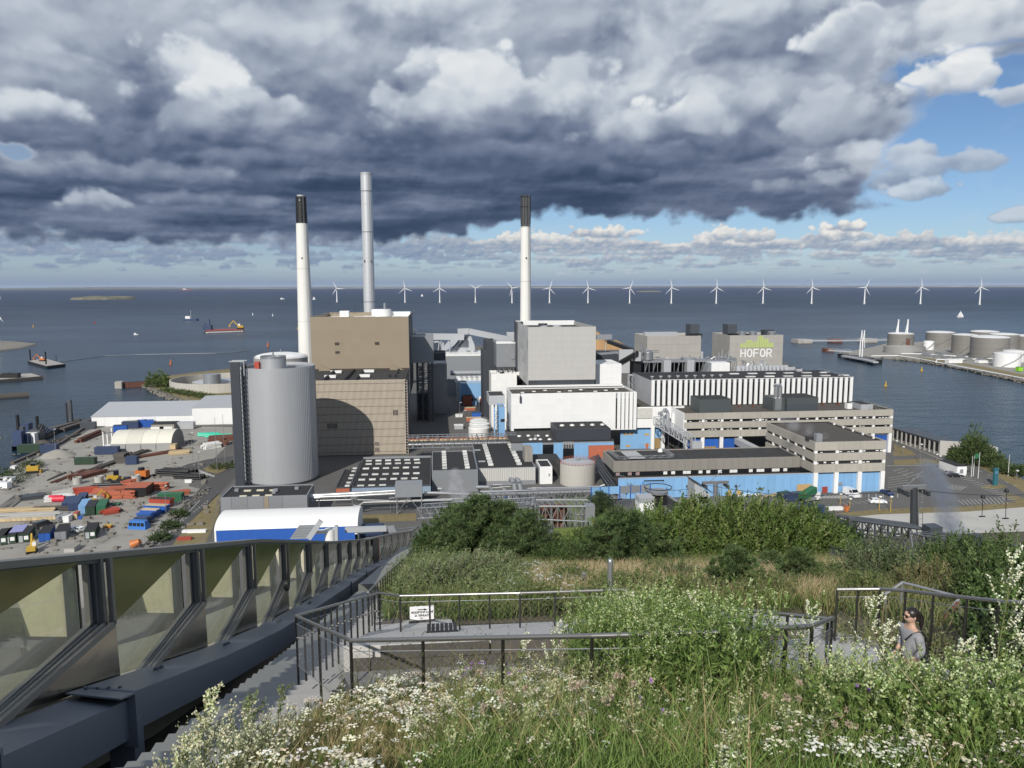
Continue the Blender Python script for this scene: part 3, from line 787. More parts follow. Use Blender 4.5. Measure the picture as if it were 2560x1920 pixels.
g.tube((xa+2,392,zt+1),(xa+20,441.5,zt+1),.06,4);g.tube((xa+18,430,zt),(xa+18,430,zt+6),.1,4);g.obj('railing',K['steel_d'],t)
# --- chimneys
def chimney(name,label,px,ptop,Y,r_top,r_base,z0,bands):
 """bands: (photo row where a band ends, material) from the top down"""
 x=xat(px,ptop,Y);zt=zat(px,ptop,Y)
 t=thing(name,label,'chimney',(x,Y,z0));z_hi=zt
 rad_at=lambda z: r_top+(r_base-r_top)*((zt-z)/(zt-z0))
 for (row,mat,nm) in bands:
  z_lo=z0 if row is None else zat(px,row,Y)
  G().tube((x,Y,z_lo),(x,Y,z_hi),rad_at(z_lo),48,rad_at(z_hi)).obj(nm,mat,t,smooth=True);z_hi=z_lo
 g=G()
 for s_ in (-.28,.28): g.tube((x+r_base*.55+s_,Y-rad_at(z0)-.1,z0),(x+r_top*.55+s_,Y-rad_at(zt)-.1,zt),.06,4)
 g.obj('ladder',K['grey'],t)
 for f_ in (.34,.62,.86):
  z_=z0+(zt-z0)*f_;G().ring(x,Y,z_,z_+.18,rad_at(z_)+.07,.1,40).obj('seam_ring',K['concrete_l'],t)
 return t,x,zt
csteel=M('chimney_steel',(.62,.63,.64),.38,metal=.35,var=.05,streak=.06,scale=.1)
chim_white=M('chimney_concrete',(.74,.73,.69),.75,var=.05,streak=.06,scale=.15)
t,x,zt=chimney('chimney','white chimney with solid black top beside the white domed tank',752,492,600,3.9,6.3,2,[(559,K['black'],'black_top'),(None,chim_white,'shaft')])
G().cyl(x,600,zt,zt+1.3,2.9,24).obj('flue_mouth',K['grey_l'],t)
me=G().cyl(0,0,-.5,.5,.5,10).mesh('warning_light',K['grey_l'])
piece('warning_light',me,t,(x-.3,600-4.1,zt-3));piece('warning_light',G().box(-.4,.4,-.5,.5,-.5,.5).mesh('port',K['steel_d']),t,(x,600-4.75,zat(756,645,596)))
t,x,zt=chimney('chimney','tallest chimney, all silver metal, rising behind the beige block',915,432,540,3.75,3.95,2,[(440,K['grey_l'],'top_ring'),(479,csteel,'shaft'),(None,csteel,'shaft')])
for row in (479,581,755):
 zz=zat(915,row,540);G().ring(x,540,zz,zz+.5,4.05,.2,40).obj('joint_ring',K['grey'],t)
for s in (-1,1): piece('port',G().box(-.35,.35,-.35,.35,-.7,.7).mesh('port',K['steel_d']),t,(x+s*2.2,540-3.6,zat(915,653,540)))
t,x,zt=chimney('chimney','white chimney with streaky dark grey top behind the tall grey block',1314,489,430,2.55,3.45,2,[(567,M('sooty_top',(.065,.068,.07),.7,var=.3,streak=.35,scale=1.2),'sooty_top'),(None,chim_white,'shaft')])
g=G()
for k in range(10):
 a=2*math.pi*k/10;g.beam((x+2.62*math.cos(a),430+2.62*math.sin(a),zat(1314,560,430)),(x+2.58*math.cos(a),430+2.58*math.sin(a),zt+.3),.35,.25)
g.ring(x,430,zt-6.4,zt-6.0,2.8,.3,24);g.ring(x,430,zt-.9,zt-.5,2.8,.3,24);g.obj('top_ribs',K['black'],t)
piece('port',G().box(-.35,.35,-.3,.3,-.4,.4).mesh('port',K['steel_d']),t,(x,430-2.95,zat(1317,645,428)))
# --- white tank with a dome behind the silo
ctr=V3((xat(702,890,560),560,2));rr=18.6;zt=zat(700,898,542)
t=thing('domed_tank','big pale round tank with white domed roof behind the silver silo','tank',ctr)
G().cyl(ctr.x,ctr.y,2,zt,rr,56).obj('shell',K['tankl'],t,smooth=True)
g=G().dome(ctr.x,ctr.y,zt,rr*.97,3.4,48,6);g.obj('dome',K['white'],t,smooth=True)
G().ring(ctr.x,ctr.y,zt+.9,zt+1.05,rr,.1,48).obj('railing',K['steel'],t)
G().tube((ctr.x,ctr.y,zt+3.2),(ctr.x,ctr.y,zt+5.4),.3).obj('vent',K['steel'],t)
# --- grey blocks and conveyors in the middle
t,d=bldg('filter_house','raised grey box on dark legs, right of the beige block','building',1020,1083,842,420,30,34.6,K['silver'],K['grey'])
g=G()
for px in (1042,1056,1070,1080):
 xx=xat(px,907,424)
 for yy in (422,446): g.beam((xx,yy,2),(xx,yy,34.6),.8,.8)
for k in range(5): g.truss((xat(1042,907,424),422,6+k*6),(xat(1080,907,424),422,6+k*6),5,4,.15)
g.obj('leg_frame',K['steel_d'],t,kind='stuff')
g=G()
for k in range(5): g.cyl(xat(1048,907,424)+.6,423,18+k*3,20.5+k*3,.8,10)
g.obj('duct',K['pipe'],t)
G().box(xat(1042,960,428),xat(1073,960,428),426,440,2,17).obj('enclosure',K['black'],t)
t,d=bldg('grey_block','small dark grey box standing above the stepped grey wall','building',1084,1114,883,440,20,34,K['slate'],K['bitumen'])
t,d=bldg('grey_block','tall mid grey building below the small dark grey box, half in shade','building',1068,1117,910,446,26,2,K['silver'],K['grey'])
panels(t,d[0],d[1],2.5,d[5],d[2],5,8,K['silver'],gap=.06,th=.06)
t,d=bldg('turbine_hall_wall','long low grey building with a pale roof edge and horizontal silver duct','building',1114,1212,890,520,60,2,K['silver'],K['white_rough'],lip=.3)
G().box(d[0],d[1],d[2]-.2,d[2]+3,d[5],zat(1160,884,523)).obj('roof_edge',K['white_rough'],t)
me=G().box(-1.2,1.2,-.8,.8,0,1).mesh('roof_hatch',K['grey'])
for px in (1137,1172,1189): piece('roof_hatch',me,t,(xat(px,888,521),521,d[5]+2.6))
zz=zat(1160,932,508);G().tube((xat(1126,932,508),508,zz),(xat(1209,932,508),508,zz),1.7,20).obj('duct',K['silver'],t,smooth=True)
me=G().box(-2.6,2.6,-6,6,0,2.8).mesh('roof_cover',K['white'])
for k in range(5): piece('roof_cover',me,t,(xat(1148+k*12.5,948,500),500,zat(1160,953,500)))
G().box(xat(1142,958,496),xat(1210,958,496),494,506,2,zat(1160,951,498)-.6).obj('annex',K['grey_l'],t)
t,d=bldg('blue_shed','pale blue flat shed with red doors between grey blocks','shed',1151,1209,958,476,12,2,K['blue'],K['grey_l'])
x_0,x_1=cx_(1197,1209,980,475.6);dd=G().box(x_0,x_1,475.5,475.9,2,7.5).obj('door',K['white'],t)
G().box(x_0+.6,x_1-.6,475.3,475.5,2,6.3).obj('door_leaf',K['red'],t)
for px in (1181,1189): xx=xat(px,974,475.8);G().box(xx-.6,xx+.6,475.7,475.9,5,6.4).obj('window',K['dark'],t)
t=thing('transfer_tower','light grey wedge shaped conveyor tower behind the long low grey building','tower',(xat(1160,888,560),560,2))
pts=[(xat(a,b,560),zat(a,b,560)) for a,b in ((1127,889),(1168,838),(1176,838),(1186,862),(1187,889))]
g=G();k=len(pts);g.add([(x,556,z) for x,z in pts]+[(x-9,580,z) for x,z in pts],[tuple(range(k)),tuple(range(2*k-1,k-1,-1))]+[(i,k+i,k+(i+1) % k,(i+1) % k) for i in range(k)])
g.obj('body',K['grey_l'],t)
g=G();g.beam((pts[1][0],555.5,pts[1][1]),(pts[0][0],555.5,pts[0][1]),.8,1.5);g.beam((pts[1][0]-3,557,pts[1][1]),(pts[0][0]-3,557,pts[0][1]),.5,1.2);g.obj('conveyor_slot',K['steel_d'],t)
g=G().truss((xat(1187,889,556),556,2),(xat(1196,889,556),556,2),18,2,.3,3);g.truss((xat(1187,889,556),556,20),(xat(1208,889,556),556,14),4,4,.2,3);g.obj('stair_frame',K['grey_l'],t)
def gallery(name,label,pts,Y,w_,h_,mat,legs=()):
 P_=[atY(a,b,Y) for a,b in pts];t=thing(name,label,'conveyor',(P_[0].x,Y,2));g=G()
 for a,b in zip(P_,P_[1:]): g.beam(a,b,w_,h_)
 g.obj('gallery',mat,t);g=G()
 for (a,b,c_) in legs: p=atY(a,b,Y);g.tube(p,(xat(c_,b,Y),Y,2),.4,6)
 if legs: g.obj('trestle',K['grey_l'],t)
 return t
gallery('conveyor_gallery','white horizontal conveyor bridge between beige block and grey wedge tower',[(1028,841),(1160,842)],550,4,4.4,K['grey_l'],((1099,846,1083),(1099,846,1124),(1124,846,1124)))
gallery('conveyor_gallery','pale sloping conveyor bridge running down from the grey wedge tower',[(1144,829),(1172,828),(1240,842),(1296,853)],556,4,4.2,K['grey_l'],((1225,842,1225),(1170,835,1150)))
gallery('conveyor','short tilted white conveyor head on the right roof of the beige block',[(1031,836),(1037,824)],470,3,3,K['white'])
t,d=bldg('dark_slab_block','tall narrow charcoal building with stepped left side, behind the white hall','building',1216,1241,855,425,30,2,K['charcoal'],K['bitumen'])
G().box(xat(1208,878,425),d[0],425,450,2,zat(1210,878,425)).obj('side_block',K['charcoal'],t)
t,d=bldg('grey_box_house','light grey clad box on a dark frame, right of the charcoal slab','building',1241,1292,859,408,26,zat(1265,918,408),K['silver'],K['white_rough'])
panels(t,d[0],d[1],d[4],d[5],d[2],7,5,K['silver'],gap=.06,th=.06)
G().box(d[0]-.1,d[1]+.1,d[2]-.3,d[2]+.2,d[5],d[5]+.7).obj('cornice',K['white'],t)
G().box(xat(1280,888,407),xat(1287,888,407),407.5,407.8,zat(1283,898,407),zat(1283,887,407)).obj('vent_grille',K['grey'],t)
g=G().truss((d[0],408,d[4]-4),(d[1],408,d[4]-4),4,8,.22,2);g.obj('leg_frame',K['steel_d'],t,kind='stuff')
t,d=bldg('white_annex','small white hall with recessed dark roof, left of tall grey block','building',1228,1292,934,392,16,2,K['white'],K['bitumen'],lip=1.6)
panels(t,d[0],d[1],3,d[5],d[2],5,8,K['white'],gap=.06,th=.05)
g=G()
for k in range(7): g.box(d[0]+3+k*2.1,d[0]+4.5+k*2.1,394+k % 2*3,396+k % 3,d[5]-1.6,d[5]+.2)
g.obj('roof_unit',K['white_rough'],t)
t,d=bldg('grey_overhang','grey box with black roof jutting out left of the big white hall','building',1222,1262,989,350,16,zat(1240,1012,350),K['grey_l'],K['bitumen'],lip=.3)
g=G()
for px in (1236,1244): g.beam((xat(px,1015,352),352,2),(xat(px,1015,352),352,d[4]),.6,.6)
g.obj('leg',K['blue'],t)
t,d=bldg('blue_tower','narrow pale blue block tucked under the left side of the white hall','building',1247,1262,1017,337,10,2,K['blue'],K['grey'])
g=G()
for k in range(9): g.beam((d[0]-1.4,337,3+k*2),(d[0]-.3,337,4.4+k*2),.12,.3);g.box(d[0]-1.6,d[0]-.1,336.9,337.6,4.4+k*2,4.5+k*2)
g.obj('fire_escape',K['steel_d'],t)
g=G().box(d[0]+.8,d[0]+2.6,336.8,337,16,17.2);g.obj('window',K['dark'],t)
# --- tall grey block and the white hall in front of it
t,d=bldg('grey_boiler_block','tall square light grey clad block rising above the white hall','building',1321,1490,817,357,58,29,K['concrete_l'],K['bitumen'],lip=2.0)
zw=zat(1400,950,357);zw0=zat(1400,962,357)
panels(t,d[0],d[1],zw,d[5]-.2,357,21,8,M('grey_cassette',(.47,.46,.44),.6,var=.07,streak=.16,scale=.3,rnd=.02),gap=.035,th=.03)
panels_x(t,d[0],357,415,29.5,d[5]-.3,7,9,M('patchy_white_panel',(.50,.50,.49),.6,var=.22,streak=.1,scale=.7,rnd=.14),gap=.08,th=.08)
me=G().box(-.55,.55,-.2,-.12,0,zw-zw0).mesh('louvre',K['steel_d']);me2=G().box(-.55,.55,-.2,-.12,0,zw-zw0).mesh('louvre',K['slate'])
G().box(d[0],d[1],356.8,356.95,zw0,zw).obj('window_strip',K['black'],t)
for k in range(24): piece('louvre',me if (k<3 or k>18) else me2,t,(d[0]+.7+k*(d[1]-d[0]-.8)/24+.3,356.95,zw0))
me=G().cyl(0,0,0,2.6,2.1,24).mesh('round_vent',K['grey_l'])
for px in (1360,1393): piece('round_vent',me,t,(xat(px,815,362),362,d[5]-2))
g=G().box(d[0],d[1],414,415.3,d[5]-2,d[5]+.4);g.obj('rear_parapet',K['white'],t)
g=G()
for k in range(5): g.box(d[0]+12+k*2.2,d[0]+13.2+k*2.2,366,368,d[5]-2,d[5]-.2-.2*(k % 2))
g.ring(d[0]+7.5,362,d[5]+.6,d[5]+1.4,2.2,.1,16);g.obj('roof_unit',K['steel_d'],t)
t,d2=bldg('dark_slab','narrow charcoal stair slab along the left edge of the tall grey block','building',1290,1308,805,404,10,2,K['charcoal'],K['white_rough'],lip=.2)
# white hall
Yw=335;zb=zat(1280,1080,Yw)
t,d=bldg('white_hall','big white windowless hall with dark flat roof below the tall grey block','building',1278,1590,982,Yw,22,zb,K['white'],K['gravel_roof'],lip=.9)
xs=[xat(1000+u/3.687,1000,Yw) for u in (1984,2010,2048,2086,2122,2158)]
panels(t,d[0],xs[0]-.2,zb+.1,d[5]-.15,Yw,14,7,K['white'],gap=.02,th=.02)
panels_x(t,d[0],Yw,Yw+22,zb+.1,d[5]-.15,6,7,K['white'],gap=.02,th=.02)
ztop_=zat(1560,994,Yw)
me=G().box(-.42,.42,-.06,.12,zb+.5,ztop_-.2).mesh('window_strip',K['glass'])
me2=G().box(-.42,.42,-.06,.12,ztop_-.2,d[5]-.3).mesh('slot_panel',K['grey'])
me3=G().box(-.70,.70,-.7,.12,zb+.1,d[5]-.05).mesh('fin',K['white'])
mb=G()
for k in range(9): mb.box(-.42,.42,-.11,-.065,zb+.8+k*(ztop_-zb-1)/9,zb+1.0+k*(ztop_-zb-1)/9)
meb=mb.mesh('glazing_bar',K['steel_d'])
for k,u in enumerate((1996,2033,2070,2108,2144)):
 xx=xat(1000+u/3.687,1030,Yw)
 for m_ in (me,me2,meb): piece(m_.name.split('.')[0],m_,t,(xx,Yw,0))
 xf=xat(1000+(u+18.5)/3.687,1030,Yw);piece('fin',me3,t,(xf,Yw,0))
g=G();xx=xat(1301,1000,Yw-.3);g.box(xx-.35,xx+.35,Yw-.9,Yw-.2,zat(1301,1006,Yw),zat(1301,990,Yw));g.tube((xx,Yw-.5,zat(1301,990,Yw)),(xx,Yw-.5,zat(1301,972,Yw)),.07,4);g.obj('wall_lamp',K['steel_d'],t)
g=G();g.box(d[0]+.5,d[1]-1,Yw+21,Yw+21.6,d[5],d[5]+.9);g.obj('rear_parapet',K['white'],t)
me=G().box(-.8,.8,-.5,.5,0,.35).mesh('roof_vent',K['white_rough'])
for k in range(9): piece('roof_vent',me,t,(d[0]+6+k*5.6,Yw+9+3*(k % 3),d[5]-.9))
me=G().box(-1.6,1.6,-.9,.9,0,.12).mesh('roof_patch',K['bitumen_d'])
for k in range(11): piece('roof_patch',me,t,(d[0]+4+k*4.9,Yw+5+(k*5) % 12,d[5]-.9))
t,d=bldg('white_block','white cube standing on the right rear corner of the white hall','building',1490,1554,910,366,22,20,K['white'],K['white'],lip=.2)
panels(t,d[0],d[1],27,d[5],366,5,7,K['white'],gap=.05,th=.05)
t,d=bldg('charcoal_block','charcoal box with ribbed dark roof behind the white cube','building',1491,1547,887,392,24,20,K['charcoal'],K['bitumen'],lip=.2)
me=G().box(-1.2,1.2,-3,3,0,.5).mesh('roof_hatch',K['grey'])
for k in range(5): piece('roof_hatch',me,t,(d[0]+3+k*2.6,398+k*1.5,d[5]-.2))
# white wing on columns with blue wall under
t,d=bldg('white_wing','lower white wing with relief panel and blue ground floor, between the two halls','building',1588,1711,1017,336.5,40,12,K['white'],K['gravel_roof'],lip=.4)
panels(t,xat(1634,1050,336.5),d[1]-.2,12.2,d[5]-.3,336.5,10,6,K['white'],gap=.05,th=.05)
x_0,x_1=cx_(1591,1631,1030,336);G().box(x_0,x_1,336.1,336.45,zat(1600,1046,336),zat(1600,1021,336)).obj('relief_panel',M('relief_stone',(.55,.54,.50),.9,var=.2,scale=1.5,bump=.3,bscale=1.2),t)
x_0,x_1=cx_(1551,1657,1100,338);G().box(x_0,x_1,338,338.4,2,12).obj('ground_floor_wall',K['blue'],t)
me=G().box(-.8,.8,-.5,.5,0,10).mesh('column',K['white'])
for px in (1631,1657): piece('column',me,t,(xat(px,1100,336.8),336.9,2))
x_0,x_1=cx_(1634,1651,1100,337.6);G().box(x_0,x_1,337.7,337.9,2,zat(1640,1095,337.6)).obj('door',K['ochre'],t)
for px,w_ in ((1602,.8),(1618,.5)): xx=xat(px,1110,337.7);G().box(xx-w_,xx+w_,337.8,337.95,2,4.4).obj('door',K['brick'] if w_<.7 else K['blue'],t)
me=G().box(-1.1,1.1,-.1,0,-.5,.5).mesh('wall_stain_panel',K['wood'])
for (a,b) in ((1564,1085),(1578,1084),(1617,1086),(1617,1112),(1570,1115)): piece('vent_grille',me,t,(xat(a,b,338),337.98,zat(a,b,338)))
# --- turbine hall with pilasters
Yh=342.0;x0,x1=xat(1629,951,Yh),xat(2134,943,Yh);zt=zat(1880,947,Yh)
t=thing('turbine_hall','long hall with white vertical fins and black flat roof, above the concrete office','building',((x0+x1)/2,Yh,12))
shell(t,x0,x1,Yh+.6,376,12,zt-.2,K['steel_d'],K['bitumen_d'],lip=.45)
nf=38;me=G().box(-.72,.72,.0,.62,19.5,zt).mesh('fin',K['white'])
me2=G().box(-.52,.52,.45,.58,21,zt-1.6).mesh('window_strip',K['glass'])
for k in range(nf):
 u=x0+.8+(k)*(x1-x0-1.6)/(nf-1);piece('fin',me,t,(u,Yh,0))
 if k<nf-1: piece('window_strip',me2,t,(u+(x1-x0-1.6)/(nf-1)/2,Yh,0))
G().box(x0-.1,x1+.1,Yh-.1,Yh+.6,zt,zt+.15).obj('cornice',K['white'],t)
panels_x(t,x0,Yh+.7,376,12.2,zt-.2,6,3,K['grey_l'],gap=.08,th=.08)
me=G();me.cyl(0,0,0,.7,.35,10);me.cyl(0,0,.7,1.15,.85,12);me=me.mesh('roof_fan',K['grey_l'])
zr_=zt-.65
for k in range(9): piece('roof_fan',me,t,(xat(1624+k*21.9,940,355)+1,354+.3*k,zr_))
me=G().box(-2.3,2.3,-.9,.9,0,.45).mesh('skylight',K['skylight'])
for k in range(6): piece('skylight',me,t,(x0+49+k*9.4,367,zr_));piece('skylight',me,t,(x0+52+k*9.4,354,zr_))
g=G()
for k in range(14): g.tube((x1-.6,Yh+2+k*2.4,zt),(x1-.6,Yh+2+k*2.4,zt+1.0),.06,4)
g.tube((x1-.6,Yh+2,zt+1),(x1-.6,375,zt+1),.07,4);g.obj('railing',K['steel'],t)
# --- concrete office with three bands, right
def band_office(name,label,X0,X1,Y,YB,cols,rows,zbot,mat,side=False):
 """rows: (z top, z bottom) of the concrete bands from the top down"""
 t=thing(name,label,'building',((X0+X1)/2,Y,2))
 zt=rows[0][0]
 shell(t,X0+.7,X1-.7,Y+.7,YB,zbot,zt-.3,K['black'],K['gravel_roof'],lip=.3)
 n=len(cols)-1
 for (za,zb_) in rows:
  for i in range(n):
   w_=cols[i+1]-cols[i]
   G().box(cols[i]+.04,cols[i+1]-.04,Y,Y+.5,zb_,za).obj('parapet_panel',mat,t)
  ns=max(2,int((YB-Y)/11));
  for sx in (X0,X1-.5):
   me=G().box(0,.5,.04,(YB-Y-.6)/ns-.04,zb_,za).mesh('parapet_panel',mat)
   for i in range(ns): piece('parapet_panel',me,t,(sx,Y+.55+i*(YB-Y-.6)/ns,0))
 for (ra,rb) in zip(rows,rows[1:]):
  hgt=ra[1]-rb[0];me=G().box(-.55,.55,-.02,.6,0,hgt).mesh('column',K['white'])
  gl=G().box(-1,1,-.05,.05,.08,hgt-.08).mesh('window',K['glass'])
  bl=G().box(-1,1,-.03,.03,.3,hgt-.3).mesh('blind',K['white_rough'])
  for i,cxx in enumerate(cols):
   piece('column',me,t,(min(max(cxx,X0+.55),X1-.55),Y+.15,rb[0]))
   if i<n:
    m_=5;wd=(cols[i+1]-cols[i]-1.3)/m_
    for q in range(m_):
     piece('window',gl,t,(cxx+.65+(q+.5)*wd,Y+.62,rb[0]),scale=((wd-.25)/2,1,1))
     if R.random()<.35: piece('blind',bl,t,(cxx+.65+(q+.5)*wd,Y+.53,rb[0]),scale=((wd-.5)/2,1,.5+.5*R.random()))
  for i in range(5):
   yy=Y+8+i*(YB-Y-9)/5
   piece('column',me,t,(X0+.3,yy,rb[0]))
 return t
z_=lambda py: zat(1900,py,318)
cols=[xat(1711+47.35*i,1060,318) for i in range(12)];cols[-1]=xat(2232,1060,318)
tR=band_office('concrete_office','long concrete office with two window bands and strong blue ground floor',cols[0],cols[-1],318,342,cols,
 [(z_(1030),z_(1046)),(z_(1052.5),z_(1068)),(z_(1073.5),z_(1090))],z_(1092),K['concrete'])
me=G().box(-.75,.75,0,1.2,2,z_(1090)).mesh('tall_column',K['white'])
for i in (0,1,2,3,8,9,10,11): piece('tall_column',me,tR,(min(max(cols[i],cols[0]+.8),cols[-1]-.8),318.1,0))
me=G().box(.9,cols[1]-cols[0]-.9,1.5,2,2,z_(1096)).mesh('ground_floor_panel',K['blue_s'])
for i in range(11):
 if i not in (3,4,5,6): piece('ground_floor_panel',me,tR,(cols[i],318,0))
G().box(cols[1]+1,cols[2]-2,319.2,319.4,4.5,6.4).obj('window',K['ochre'],tR)
G().box(cols[2]+1.2,cols[2]+6,319.0,319.3,2,5.5).obj('door',K['brick'],tR)
G().box(cols[0]-.3,cols[0],318.3,341,z_(1092),z_(1030)+.1).obj('white_side_wall',K['white'],tR)
# boxes on its roof
def roofbox(name,label,pl,pr,pt,Y,D,zb,mats,cat='plant room'):
 x0,x1=cx_(pl,pr,pt,Y);zt=zat((pl+pr)/2,pt,Y);t=thing(name,label,cat,((x0+x1)/2,Y,zb))
 if len(mats)==2: zm=zb+(zt-zb)*.52;G().box(x0,x1,Y,Y+D,zb,zm).obj('lower_wall',mats[1],t);G().box(x0-.05,x1+.05,Y-.05,Y+D+.05,zm,zt).obj('upper_wall',mats[0],t)
 else: G().box(x0,x1,Y,Y+D,zb,zt).obj('wall',mats[0],t)
 G().box(x0+.2,x1-.2,Y+.2,Y+D-.2,zt,zt+.08).obj('roof',K['bitumen_d'],t)
 return t,(x0,x1,Y,Y+D,zb,zt)
zR=z_(1030)-.6
slate_g=M('green_grey_cladding',(.070,.082,.085),.5,var=.05,streak=.04)
roofbox('rooftop_plant_room','dark grey box on the office roof, left one, plain walls',1749,1828,998,320,12,zR,[slate_g])
t,d=roofbox('rooftop_plant_room','two-tone grey box on the office roof with silver stacks on its left',1968,2046,994,320,13,zR,[slate_g,K['slate']])
G().box(d[0]-5.4,d[0],322,333,zR,d[5]-.4).obj('side_annex',slate_g,t)
g=G()
for px in (1943,1953): xx=xat(px,970,322);g.cyl(xx,323,zR+3,zat(px,966,323),.95,14);g.tube((xx,323,zat(px,966,323)),(xx-.8,323,zat(px,961,323)),.9,12)
g.box(xat(1940,985,321),xat(1956,985,321),321.4,322.2,zR+.4,zR+6);g.obj('stack',K['pipe'],t)
roofbox('rooftop_cabin','low pale grey cabin at the right end of the office roof',2153,2183,1011,322,10,zR,[K['grey_l']],'cabin')
t,d=roofbox('cooling_unit','small white fan unit beside the low cabin on the office roof',2119,2131,1008,325,2.4,zR,[K['white']],'fan unit')
g=G()
for k in range(9): g.tube((cols[-1]-.5,319+k*2.7,zR),(cols[-1]-.5,319+k*2.7,zR+1.6),.06,4)
g.tube((cols[-1]-.5,319,zR+1.6),(cols[-1]-.5,341,zR+1.6),.06,4)
for k in range(7): g.tube((cols[-1]-.5-k*1.6,320+.1*k,zR),(cols[-1]-.5-k*1.6,320,zR+1.6),.06,4)
g.tube((cols[-1]-.5,320,zR+1.6),(cols[-1]-10.5,320,zR+1.6),.06,4);g.obj('roof_railing',K['steel'],tR)
me=G().box(-.5,.5,-.5,.5,0,1.1).mesh('roof_vent',K['rust'])
for px,py in ((1848,1012),(1883,1012),(2058,1005),(2096,1005)): piece('roof_vent',me,tR,(xat(px,py,336),336,zR))
# --- front right office and the long low blue building
z_=lambda py: zat(2120,py,256)
cols=[xat(2036,1150,256),xat(2093,1150,256),xat(2151.5,1150,256),xat(2214,1150,256)]
tB=band_office('concrete_office','nearer square concrete office on white columns over a pale blue wall',cols[0],cols[-1],256,297,cols,
 [(z_(1104),z_(1125)),(z_(1132),z_(1151)),(z_(1159.5),z_(1180))],z_(1182),K['concrete'])
me=G().box(-.75,.75,0,1.1,2,z_(1180)).mesh('tall_column',K['white'])
for i in range(4): piece('tall_column',me,tB,(min(max(cols[i],cols[0]+.8),cols[-1]-.8),255.8,0))
p=atZ(2040,1096,z_(1104));G().box(cols[0]+1.2,cols[0]+3.4,257.5,259.5,z_(1104)-.5,z_(1104)+2.6).obj('roof_cabin',K['grey'],tB)
G().box(cols[0]-.3,cols[0]+2,260.5,263,z_(1104)-.5,z_(1104)+1.0).obj('roof_hatch',K['bitumen'],tB)
me=G().box(-.3,.3,-.3,.3,0,.8).mesh('roof_vent',K['white'])
for k in range(5): piece('roof_vent',me,tB,(cols[-1]-1.5,262+k*7,z_(1104)-.4))
# skywalk between the two offices
t=thing('link_bridge','pale covered footbridge joining the two concrete offices','footbridge',(130,300,8))
G().box(128.5,131.5,297.2,317.8,7.6,10.2).obj('gallery',K['grey_l'],t)
G().box(129.2,130.4,303,305,2,7.6).obj('support',K['concrete_l'],t)
# long low building
xl=atY(1535,1153,266).x;xr=cols[0]-.4;z2=13.4
t=thing('workshop_building','long low building, pale blue ground floor under a grey concrete upper band','building',((xl+xr)/2,257,2))
xbl=atY(1546,1198,257).x
shell(t,xl,xr,266,284,9.3,z2,K['concrete_d'],K['bitumen'],lip=.35)
me=G().box(.03,(xr-xl)/24-.03,-.12,0,9.4,z2-.05).mesh('facade_panel',M('ribbed_concrete',(.235,.22,.195),.9,var=.07,streak=.12,rnd=.04))
for i in range(24): piece('facade_panel',me,t,(xl+i*(xr-xl)/24,266,0))
panels_x(t,xl,266,284,9.4,z2-.05,4,1,K['concrete_d'],gap=.05)
G().box(xl+.5,xr,266.3,283,7.4,9.3).obj('window_strip',K['black'],t)
me=G().box(-.7,.7,0,.1,0,1.1).mesh('window',K['glass']);me2=G().box(-.7,.7,0,.1,0,1.1).mesh('blind',K['white_rough']);me3=G().box(-.7,.7,0,.1,0,1.1).mesh('blind',M('pinkish_blind',(.30,.22,.22),.8))
for i in range(46):
 piece(*( ('window',me) if R.random()<.45 else ('blind',me2 if i>8 or R.random()<.3 else me3)),t,(xl+1.5+i*(xr-xl-2.5)/46,266.1,8.0))
G().box(xbl,xr,257.5,266.2,7.0,7.6).obj('lower_roof',K['bitumen'],t)
me=G().box(-.3,.3,-.3,.3,0,.5).mesh('roof_vent',K['grey_l'])
for k in range(8): piece('roof_vent',me,t,(xbl+8+k*8.6,262,7.6))
n=34;xe=cols[-1]-.5;wd=(xe-xbl)/n
zt_=zat(1800,1190,257)
meb=G().box(.02,wd-.02,0,.4,2,zt_).mesh('wall_panel',K['blue'])
for i in range(n): piece('wall_panel',meb,t,(xbl+i*wd,257,0))
G().box(xbl,xr,256.9,257.5,zt_,zt_+.18).obj('gutter',K['grey_l'],t)
for (a,b,c_,dd,mt,nm) in ((1820,1829,1226,1243,K['wood'],'door'),(1842,1852,1225,1243,K['wood'],'door'),(1993,2028,1211,1236,K['wood'],'gate'),(2056,2069,1217,1233,K['red'],'door'),(1610,1660,1201,1206,K['dark'],'window'),(2096,2106,1206,1213,K['grey'],'vent_grille'),(1971,1983,1223,1240,K['blue'],'door')):
 x_0,x_1=cx_(a,b,c_,256.8);G().box(x_0,x_1,256.72,256.98,max(2,zat(a,dd,256.9)),zat(a,c_,256.9)).obj(nm,mt,t)
G().box(xat(1611,1207,254),xat(1663,1207,254),252.5,257,2,zat(1640,1208,254)).obj('porch',K['blue'],t)
g=G()
zr_=z2-.3
for (a,b) in (((1522,1128),(1549,1148)),((1549,1148),(1681,1143)),((1681,1143),(1655,1127))):
 A=atZ(*a,zr_);B=atZ(*b,zr_);g.truss((A.x,min(A.y,283),zr_+.1),(B.x,min(B.y,283),zr_+.1),.9,12,.06,.8)
g.obj('roof_truss',K['steel'],t)
me=G().beam((-3,0,0),(3,0,0),.35,.3).mesh('cooling_fin',K['grey_l'])
for k in range(12):
 p=atZ(1557+k*2.6,1124+k*2.0,zr_+.5);piece('cooling_fin',me,t,(p.x+1,min(p.y,281),zr_+.6))
me=G().tube((0,0,0),(0,0,.9),.06,4).mesh('roof_post',K['red'])
for k in range(9): p=atZ(1683+k*15,1129-k*1.2,zr_);piece('roof_post',me,t,(p.x,min(p.y,282),zr_))
G().dome(atZ(1646,1126,zr_).x,281,zr_,1.0,1.3,12,4).obj('roof_dome',K['white'],t,smooth=True)
